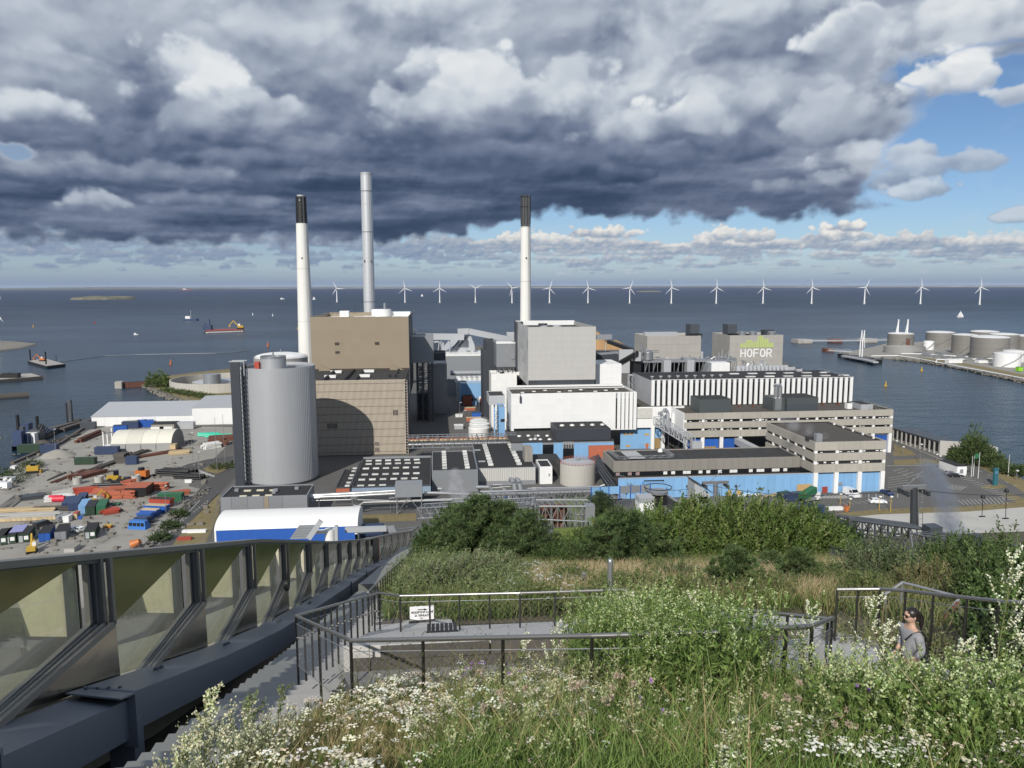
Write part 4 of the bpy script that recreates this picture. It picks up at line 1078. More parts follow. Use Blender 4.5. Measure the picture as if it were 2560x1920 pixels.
# --- low buildings in front of the white hall
t,d=bldg('dark_grey_box','charcoal box with four round skylights in front of the white hall','building',1392,1527,1073,310,18,12.2,K['charcoal'],K['bitumen_d'],lip=.4)
panels(t,d[0],d[1],12.3,d[5]-.1,310,8,1,K['charcoal'],gap=.05,th=.05)
me=G();me.dome(0,0,0,1.1,.7,12,3);me=me.mesh('skylight',K['skylight'])
for k in range(5): piece('skylight',me,t,(d[0]+4+k*4.4,321,d[5]-.4))
x0=xat(1278,1104,310);x1=xat(1535,1104,310);zl=zat(1350,1104,310)
t=thing('switchgear_building','low pale blue building with felt roof and domed skylights, below the white hall','building',((x0+x1)/2,310,2))
G().box(x0,x1,310.3,334.6,zl-.5,zl).obj('roof',K['bitumen'],t)
G().box(x0,x1,310.4,311,2,zl-.5).obj('wall',K['grey'],t)
for (a,b,mt,lo) in ((1307,1357,K['blue'],1130),(1384,1408,K['blue'],1135),(1435,1535,K['blue'],1130),(1408,1435,K['glass'],1120),(1357,1384,K['glass'],1122)):
 x_0,x_1=cx_(a,b,1110,310);G().box(x_0+.05,x_1-.05,310.0,310.3,2.2,zat(a,1108 if mt is K['blue'] else 1112,310)).obj('wall_panel' if mt is K['blue'] else 'window',mt,t)
g=G()
for a in (1357,1384,1408,1435):
 pass
me=G().box(-.05,.05,-.1,0,0,3).mesh('glazing_bar',K['white'])
for a in range(1409,1435,4): piece('glazing_bar',me,t,(xat(a,1115,310),309.98,zat(a,1121,310)))
x_0,x_1=cx_(1472,1535,1115,309);G().box(x_0,x_1,308.6,309.8,2,zat(1500,1114,309)).obj('lean_to',K['brick'],t)
me=G();me.dome(0,0,0,.9,.6,12,3);me=me.mesh('skylight',K['skylight'])
for (a,b) in ((1298,1091),(1321,1090),(1345,1090),(1368,1090),(1327,1099),(1338,1098),(1351,1099),(1374,1099)): p=atZ(a,b,zl);piece('skylight',me,t,(p.x,p.y,zl))
G().cyl(atZ(1339,1097,zl).x,316,zl,zl+1.6,.6,10).obj('roof_fan',K['steel'],t)
me=G().box(-1.6,1.6,0,.1,0,.9).mesh('clerestory',K['glass'])
for k in range(11): piece('clerestory',me,t,(xat(1288+k*9.6,1083,334.5)+1,334.5,zl+.15))
g=G();x_0,x_1=cx_(1310,1330,1128,292);g.box(x_0,x_1,290,297,2,zat(1320,1118,292));g.obj('fan_housing',K['concrete_d'],t)
G().cyl((x_0+x_1)/2,289.9,4,4.2,1.2,12).obj('fan_grille',K['dark'],t)
# --- pipe bridges
def pipe_thing(name,label,pts,r,mat=None,support=()):
 t=thing(name,label,'pipe',pts[0]);g=G();g.path([V3(p) for p in pts],r,12);g.obj('pipe',mat or K['pipe'],t,smooth=True)
 if support:
  g=G()
  for (x,y,z) in support: g.truss((x-.6,y,2),(x-.6,y+1.2,2),z-2,1,.1);g.truss((x+.6,y,2),(x+.6,y+1.2,2),z-2,1,.1);g.box(x-1,x+1,y-.3,y+1.5,z-.1,z)
  g.obj('trestle',K['steel'],t)
 return t
def pp(a,b,Y): return atY(a,b,Y)
for nm,pts,r,Y in (('uppermost thick silver pipe running right from the flat grey building',[(764,1240),(890,1233),(990,1227)],.62,249),
    ('thin white pipe just under the thick silver pipe by the grey building',[(765,1252),(880,1249),(985,1252),(1240,1243)],.22,248),
    ('second silver pipe, below the uppermost, left of the box on stilts',[(764,1244),(880,1240),(990,1234)],.45,248.4),
    ('white pipe with a drop bend under the silver pipes',[(880,1248),(882,1263),(898,1265),(908,1256),(1060,1252),(1130,1250)],.30,246.8),
    ('long silver pipe running to the blue building, lowest of its bundle',[(1060,1232),(1110,1233),(1200,1237),(1400,1231),(1545,1226)],.55,250),
    ('long silver pipe running to the blue building, middle of its bundle',[(1200,1229),(1380,1225),(1520,1220)],.36,251),
    ('long silver pipe running to the blue building, top of its bundle',[(1352,1221),(1440,1219),(1500,1216),(1512,1212)],.36,252),
    ('silver pipe loop with rounded corners in front of the grey block',[(1190,1218),(1222,1218),(1227,1224),(1227,1234),(1190,1237),(1140,1236)],.62,254),
    ('silver pipe hooking round beside the box on stilts',[(1060,1236),(1096,1235),(1106,1229),(1104,1222),(1094,1222)],.58,253)):
 pipe_thing('pipe_run',nm,[pp(a,b,Y) for a,b in pts],r,support=[] if 'thick' not in nm else [(xat(a,1240,Y),Y-.6,zat(a,1244,Y)) for a in (792,885,980)])
for k,px in enumerate((1281,1295)):
 pipe_thing('bent_duct',('left' if k==0 else 'right')+' of two fat ducts bending down in front of the pale wall',[pp(px-4,1199,262),pp(px,1200,259),pp(px+4,1208,257.5),pp(px+7,1226,257)],.85,K['silver'])
t=thing('pipe_rack','steel lattice rack carrying the long pipes in front of pale wall','pipe rack',pp(1205,1258,246))
g=G().truss(pp(1205,1255,246),pp(1560,1240,246),3.2,26,.12,2.5);g.obj('lattice',K['steel'],t)
g=G()
for k in range(9):
 px=1215+k*40;A=pp(px,1250,247);g.tube((A.x,247,2),A,.16,5);g.tube((A.x,249,2),(A.x,249,A.z+2),.16,5)
g.obj('leg',K['steel'],t)
t=thing('pipe_manifold','tangle of small pipes, valves and platforms between pale wall and long pipes','pipework',pp(1290,1225,262))
g=G()
for k in range(46):
 px=1210+R.random()*135;Y=256+R.random()*12;A=V3((xat(px,1220,Y),Y,R.uniform(2.2,6.4)))
 if R.random()<.5: g.tube(A,A+V3((R.uniform(2,6),0,0)),R.uniform(.07,.24),6)
 else: g.tube((A.x,A.y,2),A,R.uniform(.06,.2),6)
g.obj('pipe',K['steel'],t)
g=G()
for k in range(9):
 px=1215+k*15;Y=257+R.random()*8;x=xat(px,1222,Y);g.box(x-.6,x+.7,Y,Y+1,2,R.uniform(3,5.5))
g.obj('valve_cabinet',K['grey_l'],t,kind='stuff')
G().box(xat(1262,1226,254),xat(1269,1226,254),254,255,3.6,4.8).obj('motor',K['blue_s'],t)
# box on stilts
x0,x1=cx_(987,1055,1212,246);zt=zat(1020,1212,246);zb=zat(1020,1243,246)
t=thing('stilted_box','plain grey metal box raised on crossed steel legs above the pipes','plant room',((x0+x1)/2,246,2))
G().box(x0,x1,246,252,zb,zt).obj('body',K['silver'],t)
g=G()
for xx in (x0+.5,x1-.3):
 for yy in (246.3,251.7): g.beam((xx,yy,2),(xx,yy,zb),.25,.25)
g.beam((x0+.5,246.3,2.4),((x0+x1)/2,246.3,zb),.15,.15);g.beam((x1-.3,246.3,2.4),((x0+x1)/2,246.3,zb),.15,.15);g.obj('leg_frame',K['steel'],t,kind='stuff')
# --- truss bridge with pipes behind
x0=-12.6;x1=34;zb=7.4;zt=12.2
t=thing('pipe_bridge','long lattice bridge full of pipes leading right from the tan ribbed building','pipe bridge',(x0,326,zb))
g=G().truss((x0,325,zb),(x1,325,zb),zt-zb,22,.17,-4.5);g.obj('lattice',K['steel'],t)
me=G().tube((x0,0,0),(x1,0,0),1,12)
for (yy,zz,r,mt) in ((325.9,8.7,.72,K['pipe']),(327.4,8.7,.6,K['pipe']),(326.2,10.4,.35,K['timber']),(327.2,10.3,.4,K['steel']),(328.2,10.6,.3,K['brick'])):
 G().tube((x0,yy,zz),(x1,yy,zz),r,12).obj('pipe',mt,t,smooth=True)
g=G()
for k in range(23): xx=x0+k*(x1-x0)/22;g.ring(xx,0,0,0,0,0,3) if False else g.box(xx-.06,xx+.06,325.1,329,7.9,8.0)
g.obj('cross_beam',K['steel_d'],t)
g=G();
for xx in (x0+16,x0+38): g.truss((xx,325.5,2),(xx+1.5,325.5,2),5.4,1,.2,3)
g.obj('leg',K['steel'],t)
# diagonal pipe bundle by the concrete tank
t=thing('pipe_bundle','bundle of thick grey pipes sloping down beside the round concrete tank','pipes',pp(1530,1215,256))
for k in range(5):
 A=atZ(1527+k*9,1222+k*1.2,5.5);B=atZ(1474+k*5.2,1146-k*2,6.5);G().tube(A,B,.42,10).obj('pipe',K['steel_d'] if k % 2 else K['slate'],t,smooth=True)
A=atZ(1575,1222,6.5);B=atZ(1504,1150,8);g=G().truss(A,B,1.2,16,.09,1.2);g.obj('lattice',K['steel'],t)
t=thing('pipe_gallery','white lattice pipe gallery descending between the white wing and the blue doors','pipe gallery',pp(1745,1110,300))
A=V3((xat(1652,1056,332),332,zat(1652,1060,332)));B=V3((xat(1738,1112,296),296,zat(1738,1112,296)))
g=G().truss(A,B,3.4,14,.2,3.5);g.obj('lattice',K['grey_l'],t)
for k in range(3): G().tube(A+V3((-.7*k-.8,0,1.2+k*.5)),B+V3((-.7*k-.8,0,1.2+k*.5)),.42,8).obj('pipe',K['pipe'],t,smooth=True)
g=G();g.box(xat(1725,1105,297),xat(1749,1105,297),294,297,zat(1735,1118,297),zat(1735,1102,297));g.obj('end_hood',K['grey_l'],t)
g=G()
for u in (.25,.55,.85): p=A.lerp(B,u);g.beam((p.x,p.y,2),(p.x,p.y,p.z),.35,.35)
g.obj('leg',K['steel_d'],t)
for k,(px,lab) in enumerate(((1658,'left of the two curved silver ducts on the white wing roof'),(1664,'right of the two curved silver ducts on the white wing roof'))):
 pipe_thing('bent_duct',lab,[pp(px-3+8*k,1062,330),pp(px-2+8*k,1040-8*k,331),pp(px-8+6*k,1030-8*k,331),pp(px-10+4*k,1038-6*k,331)],.75,K['silver'])
for k,px in enumerate((1683,1693)):
 p=pp(px,1062,332);t=thing('exhaust_stack',('left' if k==0 else 'right')+' of two short white stacks beside the pipe gallery','stack',p)
 G().cyl(p.x,p.y,p.z-2,zat(px,1033+k*5,332),.95,16).obj('flue',K['white'],t,smooth=True);G().cyl(p.x,p.y,p.z-3,p.z-2,1.3,12).obj('base',K['grey_l'],t)
# --- dark-roofed low halls in front
def rooflights(t,me,pts,z):
 for (a,b) in pts: p=atZ(a,b,z);piece('skylight',me,t,(p.x,p.y,z))
z7=7.5;xm=xat(877,1218,262)
x0=xat(839,1220,262);x1=xat(1079,1213,262)
t=thing('store_hall','wide low hall with black felt roof and six rows of white skylights','building',((xm+x1)/2,262,2))
shell(t,xm+.3,x1-.3,262,306,2,z7+.2,K['steel_d'],K['bitumen_d'],lip=.3)
G().box(xm+.3,x1-.3,261.6,261.95,4.6,7.2).obj('eaves_panel',M('blue_grey_panel',(.24,.32,.42),.5,var=.05),t)
sl=G().box(-1.15,1.15,-.55,.55,0,.4).mesh('skylight',K['skylight'])
ys=[yroof(1000,1080+v/3.687,z7-.1) for v in (262,292,333,388,434,490)]
for j,yy in enumerate(ys):
 for i in range(6):
  if j==5 and i in (3,): continue
  piece('skylight',sl,t,(xm+2.8+i*3.75+(.4 if j % 2 else 0),yy,z7-.1))
G().box(xm+.3,x1-.3,305.5,306.3,z7,z7+.7).obj('rear_parapet',K['grey'],t)
t=thing('store_hall_wing','narrow black-roofed wing with red end panel left of the wide low hall','building',((x0+xm)/2,262,2))
shell(t,x0,xm,262,288,2,z7+.2,K['steel_d'],K['bitumen_d'],lip=.3)
G().box(x0+.2,xm-.4,261.6,261.95,4.2,7.2).obj('end_panel',K['brick'],t)
for k,v in enumerate((340,366,403,431,471,500)): piece('skylight',sl,t,(x0+4.1,yroof(870,1080+v/3.687,z7-.1),z7-.1))
G().box(xm-.5,xm+.1,262,300,z7,z7+.6).obj('upstand',K['steel_d'],t)
# W1, W2
x0,x1=-2.2,14.4
t=thing('grey_workshop','smooth grey walled building with black roof and two skylight columns','building',(6,272,2))
shell(t,x0,x1,272,305,2,10.2,K['silver'],K['bitumen_d'],lip=.3)
sq=G().box(-.85,.85,-.85,.85,0,.55).mesh('skylight',K['skylight'])
for k in range(7):
 for u in (.28,.78): piece('skylight',sq,t,(x0+(x1-x0)*u,276+k*4.6,9.9))
x0,x1=14.8,36.5
t=thing('pale_workshop','black-roofed hall with pale ribbed front wall and two skylight columns','building',(25,280,2))
shell(t,x0,x1,280,333,2,8.7,K['grey'],K['bitumen_d'],lip=.3)
pw=M('pale_ribbed_wall',(.52,.51,.48),.7,var=.08,streak=.14,scale=.6,rnd=.03)
panels(t,x0+.2,x1-.2,3.6,8.6,280,26,1,pw,gap=.12,th=.12)
sq2=G().box(-.95,.95,-1.1,1.1,0,.6).mesh('skylight',K['skylight'])
for k in range(8):
 for u in (.24,.74): piece('skylight',sq2,t,(x0+(x1-x0)*u,286+k*5.2,8.4))
for (u,y) in ((.07,313),(.1,292),(.93,315),(.96,292)): piece('skylight',G().box(-1.3,1.3,-.5,.5,0,.3).mesh('skylight',K['grey_l']),t,(x0+(x1-x0)*u,y,8.4))
x0,x1=38.1,42.8
t=thing('white_lift_block','small white walled block between pale workshop and concrete tank','building',(40,280,2))
shell(t,x0,x1,280,292,2,8.7,K['white'],K['bitumen_d'],lip=.3)
G().box(36.6,38.1,283,290,2,7.5).obj('link',K['steel_d'],t);G().box(36.6,48,292.2,304,2,8.2).obj('rear_block',K['bitumen'],t)
G().box(x1-1.4,x1-.9,279.9,280,5,6).obj('vent',K['grey'],t)
# concrete tank
yf=atZ(1445,1219,2).y;xc=xat(1444,1200,yf+6.6);rT=6.6;yc=yf+rT;zt=zat(1444,1166,yf)
t=thing('concrete_tank','round pale concrete tank with rusty railing round its flat lid','tank',(xc,yc,2))
pt=M('tank_concrete',(.46,.44,.40),.85,var=.08,streak=.22,scale=.5)
G().cyl(xc,yc,2,zt,rT,48).obj('shell',pt,t,smooth=True)
me=G().box(-.42,.42,-.06,.02,2.1,zt-.3).mesh('stave',pt)
for k in range(46):
 a=2*math.pi*k/46;piece('stave',me,t,(xc+rT*math.sin(a),yc-rT*math.cos(a),0),rot=(0,0,a))
g=G().dome(xc,yc,zt,rT-.3,.9,40,4);g.obj('lid',K['grey_l'],t,smooth=True)
g=G()
for h in (.25,.6,1.0): g.ring(xc,yc,zt+h,zt+h+.06,rT+.05,.06,40)
for k in range(30): a=2*math.pi*k/30;g.tube((xc+rT*math.cos(a),yc+rT*math.sin(a),zt),(xc+rT*math.cos(a),yc+rT*math.sin(a),zt+1.05),.05,4)
g.obj('railing',K['brick'],t)
g=G();g.cyl(xc,yc,zt+.9,zt+1.5,.8,10);g.tube((xc,yc,zt+1.2),(xc+4,yc+1.5,zt+1.2),.1,5);g.obj('top_fitting',K['steel'],t)
# flat grey building left of the pipes
x0,x1=xat(551,1243,243),xat(752,1239,243);zt=10.35
t=thing('flat_grey_building','flat grey panel building with black roof below the silver silo','building',((x0+x1)/2,243,2))
shell(t,x0,x1+2.0,243,257,2,zt,K['grey'],K['bitumen_d'],lip=.35)
gp=M('grey_wall_panel',(.225,.235,.25),.55,metal=.1,var=.04,streak=.03,rnd=.05)
xs=[x0,x0+(x1-x0)*.135,x0+(x1-x0)*.335,x0+(x1-x0)*.535,x0+(x1-x0)*.595,x0+(x1-x0)*.77,x1+2.0]
for i in range(6): G().box(xs[i]+.05,xs[i+1]-.05,242.9,243,2,zt-.1).obj('wall_panel',K['beige'] if i==3 else gp,t)
sk=G().box(-1.1,1.1,-.45,.45,0,.4).mesh('skylight',M('cream_skylight',(.62,.58,.42),.4,var=.1,rnd=.1))
for (a,b) in ((619,1228),(651,1227),(683,1227),(608,1242),(640,1241),(672,1240)): p=atZ(a,b,zt-.3);piece('skylight',sk,t,(p.x,max(244,p.y),zt-.3))
me=G().box(-.6,.6,-.5,.5,0,.8).mesh('roof_vent',K['grey'])
for (a,b) in ((592,1228),(742,1223),(685,1233),(690,1228)): p=atZ(a,b,zt-.3);piece('roof_vent',me,t,(p.x,p.y,zt-.3))
g=G()
for k in range(3): g.truss((x0-1.2,243+k*.1,zt-1.2-k*.8),(x0-.6,262,zt-1-k*.8),.5,10,.06)
g.obj('side_rack',K['steel'],t)
# tent hall, white roof and blue side
x0,x1=xat(536,1332,220),xat(894,1322,220);zt=zat(700,1290,224)
t=thing('storage_tent','long storage tent with white curved roof and strong blue side wall','tent hall',((x0+x1)/2,220,2))
n=12;prof=[(220.0+1.2-1.2*math.cos(math.pi*i/(2*4)),5.6+2.2*math.sin(math.pi*i/8)) for i in range(0)]
prof=[]
for i in range(n+1):
 a=math.pi*i/n;prof.append((228-8*math.cos(a),6.9+2.9*math.sin(a)))
g=G()
vs=[]
for x in (x0,x1):
 vs+=[(x,y,z) for y,z in prof]
k=n+1
g.add(vs,[(i,k+i,k+i+1,i+1) for i in range(n)]);g.add([(x1,y,z) for y,z in prof]+[(x1,236,2),(x1,220,2)],[tuple(range(k+2))]);g.add([(x0,y,z) for y,z in prof]+[(x0,236,2),(x0,220,2)],[tuple(reversed(range(k+2)))])
g.obj('canopy',M('tent_white',(.80,.80,.78),.55,var=.03,scale=.3),t,smooth=True)
G().box(x0+.5,x1-.8,219.9,220.15,2,6.85).obj('side_wall',K['blue_s'],t)
G().box(x0,x0+.5,219.85,220.3,2,6.9).obj('corner_post',K['white'],t)
t=thing('covered_silage_roll','dark blue tarpaulin tunnel at the right end of the white tent','tarpaulin',(x1+2,226,2))
g=G().tube((x1+.6,226,3.4),(x1+7,226,3.4),2.2,16);g.obj('cover',K['blue_d'],t,smooth=True)
# --- coolers at the back with the sign
def cooler(label,pl,pr,pt,plb,ptb,Y,YB):
 x0,x1=xat(pl,pt,Y),xat(pr,pt,Y);zt=zat((pl+pr)/2,pt,Y)
 t=thing('cooler_block',label,'building',((x0+x1)/2,Y,2))
 xb0=xat(plb,ptb,YB)
 g=G();q=[(x0,Y),(x1,Y),(x1+1,YB),(xb0,YB)]
 shell(t,x0,x1,Y,YB,2,zt,K['concrete_l'],K['bitumen'],lip=2.4)
 pm=M('weathered_panel',(.36,.345,.32),.8,var=.08,streak=.10,scale=.12,rnd=.03)
 for j in range(5):
  za=2+(zt-2)*j/5;zb_=2+(zt-2)*(j+1)/5
  panels(t,x0,x1,za,zb_,Y,9,1,pm,gap=.14,th=.14)
 panels_x(t,x0,Y,YB,2,zt,6,5,pm,gap=.14,th=.14)
 return t,(x0,x1,Y,YB,zt)
t,d=cooler('pale concrete block with dark rooftop box and no sign, behind the machinery',1619,1753,840,1582,832,600,640)
G().box(xat(1720,820,622),xat(1743,820,622),616,628,d[4]-2,zat(1731,810,620)).obj('roof_tower',K['slate'],t)
G().box(xat(1717,836,612),xat(1748,836,612),605,612,d[4]-2.4,d[4]+1.2).obj('roof_plant',K['black'],t)
G().box(d[0]+6,d[0]+42 if d[0]+42<d[1]-10 else d[1]-10,630,636,d[4]-2.4,d[4]+1.3).obj('roof_screen',K['grey_l'],t)
G().box(d[1],d[1]+2.4,601,606,d[4]-20,d[4]-13).obj('wall_unit',K['grey_l'],t)
t,d=cooler('pale concrete block carrying the green bars and white letters',1825.5,1958.5,838,1776,831,600,640)
G().box(xat(1813,820,632),xat(1836,820,632),626,638,d[4]-2,zat(1824,810,632)).obj('roof_tower',K['slate'],t)
G().box(xat(1907,826,628),xat(1930,826,628),624,632,d[4]-2.4,zat(1920,824,628)).obj('roof_box',K['charcoal'],t)
G().box(d[0]-2+6,d[0]+18,606,616,d[4]-2.4,d[4]+.8).obj('roof_plant',K['black'],t)
me=G().cyl(0,0,0,5,3.2,20).mesh('round_vent',K['pipe'])
for px in (1855,1882,1929): piece('round_vent',me,t,(xat(px,833,606),606,d[4]-2.4))
# sign on its face: bars above letters
sx=lambda u: xat(1500+u/3.687,860,599.7);sz=lambda v: zat(1890,740+v/3.687,599.7)
bars=G();Kg=M('sign_green',(.46,.56,.17),.5,var=.03)
heights=[(1300,437),(1318,435),(1336,433),(1355,404),(1373,404),(1391,405),(1408,422),(1426,421),(1444,419),(1460,368),(1478,366),(1495,368),(1511,394),(1528,395),(1545,396),(1560,433),(1576,433),(1593,433)]
t2=thing('bar_sign','row of yellow green vertical bars of uneven height on the concrete block','sign',(sx(1446),599.6,sz(475)))
for (u,v) in heights: G().box(sx(u)-.50,sx(u)+.50,599.5,599.8,sz(476),sz(v)).obj('bar',Kg,t2)
letters=thing('letter_sign','white capital letters HOFOR below the green bars on the concrete block','sign',(sx(1446),599.6,sz(560)))
def stroke(g,pts,wd,y,th,closed=False):
 n=len(pts);seg=list(zip(pts,pts[1:]))+([(pts[-1],pts[0])] if closed else [])
 for k_,(a,b) in enumerate(seg):
  if k_: y-=.013
  a=V3((a[0],0,a[1]));b=V3((b[0],0,b[1]));d_=(b-a).normalized();n_=V3((-d_.z,0,d_.x))*wd/2;e=d_*wd*.45
  a=a-e;b=b+e
  g.hexa([a-n_+V3((0,y,0)),b-n_+V3((0,y,0)),b-n_+V3((0,y+th,0)),a-n_+V3((0,y+th,0)),a+n_+V3((0,y,0)),b+n_+V3((0,y,0)),b+n_+V3((0,y+th,0)),a+n_+V3((0,y+th,0))])
zl0,zl1=sz(560),sz(492);hh=zl1-zl0;cw=(sx(1593)-sx(1293))/5
def letter(ch,i):
 g=G();x=sx(1293)+i*cw+cw*.14;w_=cw*.66;Z=lambda f: zl0+hh*f;X=lambda f: x+w_*f;wd=.95
 if ch=='H': stroke(g,[(X(0),Z(0)),(X(0),Z(1))],wd,599.5,.3);stroke(g,[(X(1),Z(0)),(X(1),Z(1))],wd,599.5,.3);stroke(g,[(X(0),Z(.5)),(X(1),Z(.5))],wd,599.55,.2)
 if ch=='O': stroke(g,[(X(.5+.52*math.cos(2*math.pi*k/16)*(1 if abs(math.sin(2*math.pi*k/16))<.8 else 1)),Z(.5+.5*math.sin(2*math.pi*k/16))) for k in range(16)],wd,599.5,.3,True)
 if ch=='F': stroke(g,[(X(0),Z(0)),(X(0),Z(1)),(X(.95),Z(1))],wd,599.5,.3);stroke(g,[(X(0),Z(.5)),(X(.85),Z(.5))],wd,599.55,.2)
 if ch=='R': stroke(g,[(X(0),Z(0)),(X(0),Z(1)),(X(.6),Z(1)),(X(.92),Z(.88)),(X(.98),Z(.72)),(X(.92),Z(.56)),(X(.6),Z(.46)),(X(0),Z(.46))],wd,599.5,.3);stroke(g,[(X(.5),Z(.46)),(X(1.0),Z(0))],wd,599.55,.2)
 return g
for i,ch in enumerate('HOFOR'): letter(ch,i).obj('letter',K['white'],letters)
# --- machinery deck behind the turbine hall
t=thing('machinery_deck','long grey steel deck of vessels and ducts behind the turbine hall','machinery',(150,392,20))
za=zat(1700,901,390)
x0,x1=xat(1600,901,390),xat(1838,901,390)
G().box(x0,x1,388,396,za-.8,za+.3).obj('deck',K['grey'],t)
G().box(x0,x1,396,396.5,18,za-.8).obj('rear_screen',K['black'],t)
me=G().box(-1.9,1.9,0,5,0,za-22).mesh('duct_casing',K['grey_l'])
for px in (1666,1724): piece('duct_casing',me,t,(xat(px,910,387),385,22.5))
g=G()
for k in range(24): xx=x0+k*(x1-x0)/23;g.beam((xx,388.3,20),(xx,388.3,za),.3,.3)
for k in range(12): xx=x0+k*(x1-x0)/12;g.tube((xx,388,23),(xx+3.4,388,za-1),.25,5)
g.obj('strut',K['steel'],t)
g=G()
for k in range(60):
 xx=R.uniform(x0,x1);yy=R.uniform(388,394);
 if R.random()<.5: g.tube((xx,yy,za),(xx,yy,za+R.uniform(.6,2.6)),R.uniform(.1,.4),6)
 else: g.tube((xx,yy,za+R.uniform(.4,1.8)),(xx+R.uniform(1,4),yy,za+R.uniform(.4,1.8)),R.uniform(.1,.3),6)
g.obj('deck_pipework',K['steel'],t,kind='stuff')
xv=xat(1620,885,390);g=G().cyl(xv,390,za+.5,za+4.2,2.7,20);g.dome(xv,390,za+4.2,2.7,1.6,18,4);g.tube((xv-3,390,za+1),(xv-3.5,390,za+8.5),.6,8);g.tube((xv,390,za+5.5),(xv-3.2,390,za+7),.4,8);g.obj('vessel',K['steel'],t,smooth=True)
g=G().truss((xv-5,389,za+4.6),(xv+5,389,za+4.6),1.0,8,.08,2);g.tube((xv-3.5,389,za+8),(xv-3.5,389,za+11),.2,6);g.obj('walkway',K['steel'],t)
xv=xat(1808,890,390);g=G()
for k in range(6): g.tube((xv-4+k*1.7,390,za),(xv-4+k*1.7,390,za+2+(k*7 % 5)),.45,8)
g.obj('flue',K['steel'],t)
G().box(xat(1582,905,386),xat(1600,905,386),384,392,20,zat(1590,903,386)).obj('dark_housing',K['black'],t)
t=thing('white_cabin','white box with sloping grey side on the rear roof of the turbine hall','cabin',(190,380,28))
x0,x1=cx_(1779,1825,907,379);zt=zat(1800,907,379);G().box(x0,x1,379,386,24,zt).obj('wall',K['white'],t)
g=G().hexa([(x0-5.5,379.2,24),(x0-.02,379.2,24),(x0-.02,386,24),(x0-5.5,386,24),(x0-.8,379.2,zt-.1),(x0-.02,379.2,zt-.1),(x0-.02,386,zt-.1),(x0-.8,386,zt-.1)]);g.obj('stair_hood',K['grey'],t)
t=thing('condenser_row','row of ribbed grey air condensers behind the turbine hall roof','condensers',(215,378,28))
me=G().hexa([(-1.6,0,0),(1.6,0,0),(1.6,3,0),(-1.6,3,0),(-1.2,.7,3.0),(1.2,.7,3.0),(1.2,2.4,3.0),(-1.2,2.4,3.0)]).mesh('condenser_cell',K['grey_l'])
zc=zat(1900,929,378)
for k in range(13): piece('condenser_cell',me,t,(xat(1849+k*9.7,925,378),378,zc))
g=G()
for k in range(26): xx=xat(1858+R.random()*68,912,381);g.tube((xx,381,zc+2.5),(xx+R.uniform(-1,1),381,zc+R.uniform(3.5,6)),R.uniform(.15,.5),6)
g.obj('steam_valve',K['steel'],t)
t,d=roofbox('rooftop_plant_room','low grey box right of the ribbed condensers, behind the turbine hall',1971,1988,917,378,5,27,[K['grey_l']])
t,d=roofbox('rooftop_plant_room','small white-topped box at the rear right of the turbine hall roof',1993,2006,922,374,3,30,[K['grey_l']])
t=thing('coal_gallery','dark sloping conveyor gallery rising right towards the steel vessel','conveyor',pp(1552,912,385))
A,B=pp(1550,912,384),pp(1592,888,384);g=G().truss(A,B,2.2,10,.25,3);g.obj('lattice',K['black'],t);G().beam(A+V3((0,1.5,.9)),B+V3((0,1.5,.9)),2.2,1.6).obj('gallery',K['steel_d'],t)
G().box(xat(1586,895,384),xat(1600,895,384),382,388,zat(1590,902,384),zat(1590,880,384)).obj('head_housing',K['grey_l'],t)
g=G();xx=xat(1575,940,372);g.truss((xx-1,372,8),(xx+1,372,8),24,1,.2,2)
for k in range(9): g.truss((xx-1,372,8+k*2.7),(xx+1,372,8+k*2.7),2.7,1,.12,2)
g.obj('support_tower',K['grey_l'],t)
# chip heap, far conveyor and walls
P0=atZ(1530,876,2);t=thing('wood_chip_heap','large orange-brown heap of wood chips beyond the charcoal box','heap',P0)
g=G();nn=22;vs=[];fs=[]
for i in range(nn+1):
 for j in range(9):
  u=i/nn;v=j/8;hgt=19*math.exp(-((u-.28)/.2)**2)+9*math.exp(-((u-.68)/.2)**2)
  vs.append((P0.x-28+u*58,P0.y+10+v*40,2+hgt*math.sin(math.pi*v)*(1+.08*R.random())))
fs=[(i*9+j,(i+1)*9+j,(i+1)*9+j+1,i*9+j+1) for i in range(nn) for j in range(8)]
g.add(vs,fs);g.obj('heap',K['chips'],t,smooth=True)
gallery('stacking_conveyor','grey conveyor arm over the wood chip heap',[(1491,843),(1528,842)],640,6,4,K['grey'],((1514,846,1514),))
t=thing('retaining_wall','pale concrete wall below the wood chip heap','wall',(110,640,2));G().box(xat(1548,880,640),xat(1583,880,640),640,642,2,zat(1565,874,640)).obj('wall_slab',K['grey_l'],t)
g=G();A=pp(1517,850,690);B=pp(1584,874,640);g.hexa([A-V3((0,0,3)),A+V3((4,0,-3)),B+V3((4,0,-3)),B-V3((0,0,3)),A,A+V3((4,0,0)),B+V3((4,0,0)),B]);g.obj('buttress',K['black'],t)
t,d=bldg('far_store','tiny pale shed beyond the conveyor legs, near the shore','shed',1083,1110,857,640,20,2,K['grey_l'],K['grey_l'])
t,d=bldg('far_cabin','pale grey cabin on the conveyor, left of the tall grey block','cabin',1268,1292,832,590,10,20,K['grey_l'],K['grey_l'])
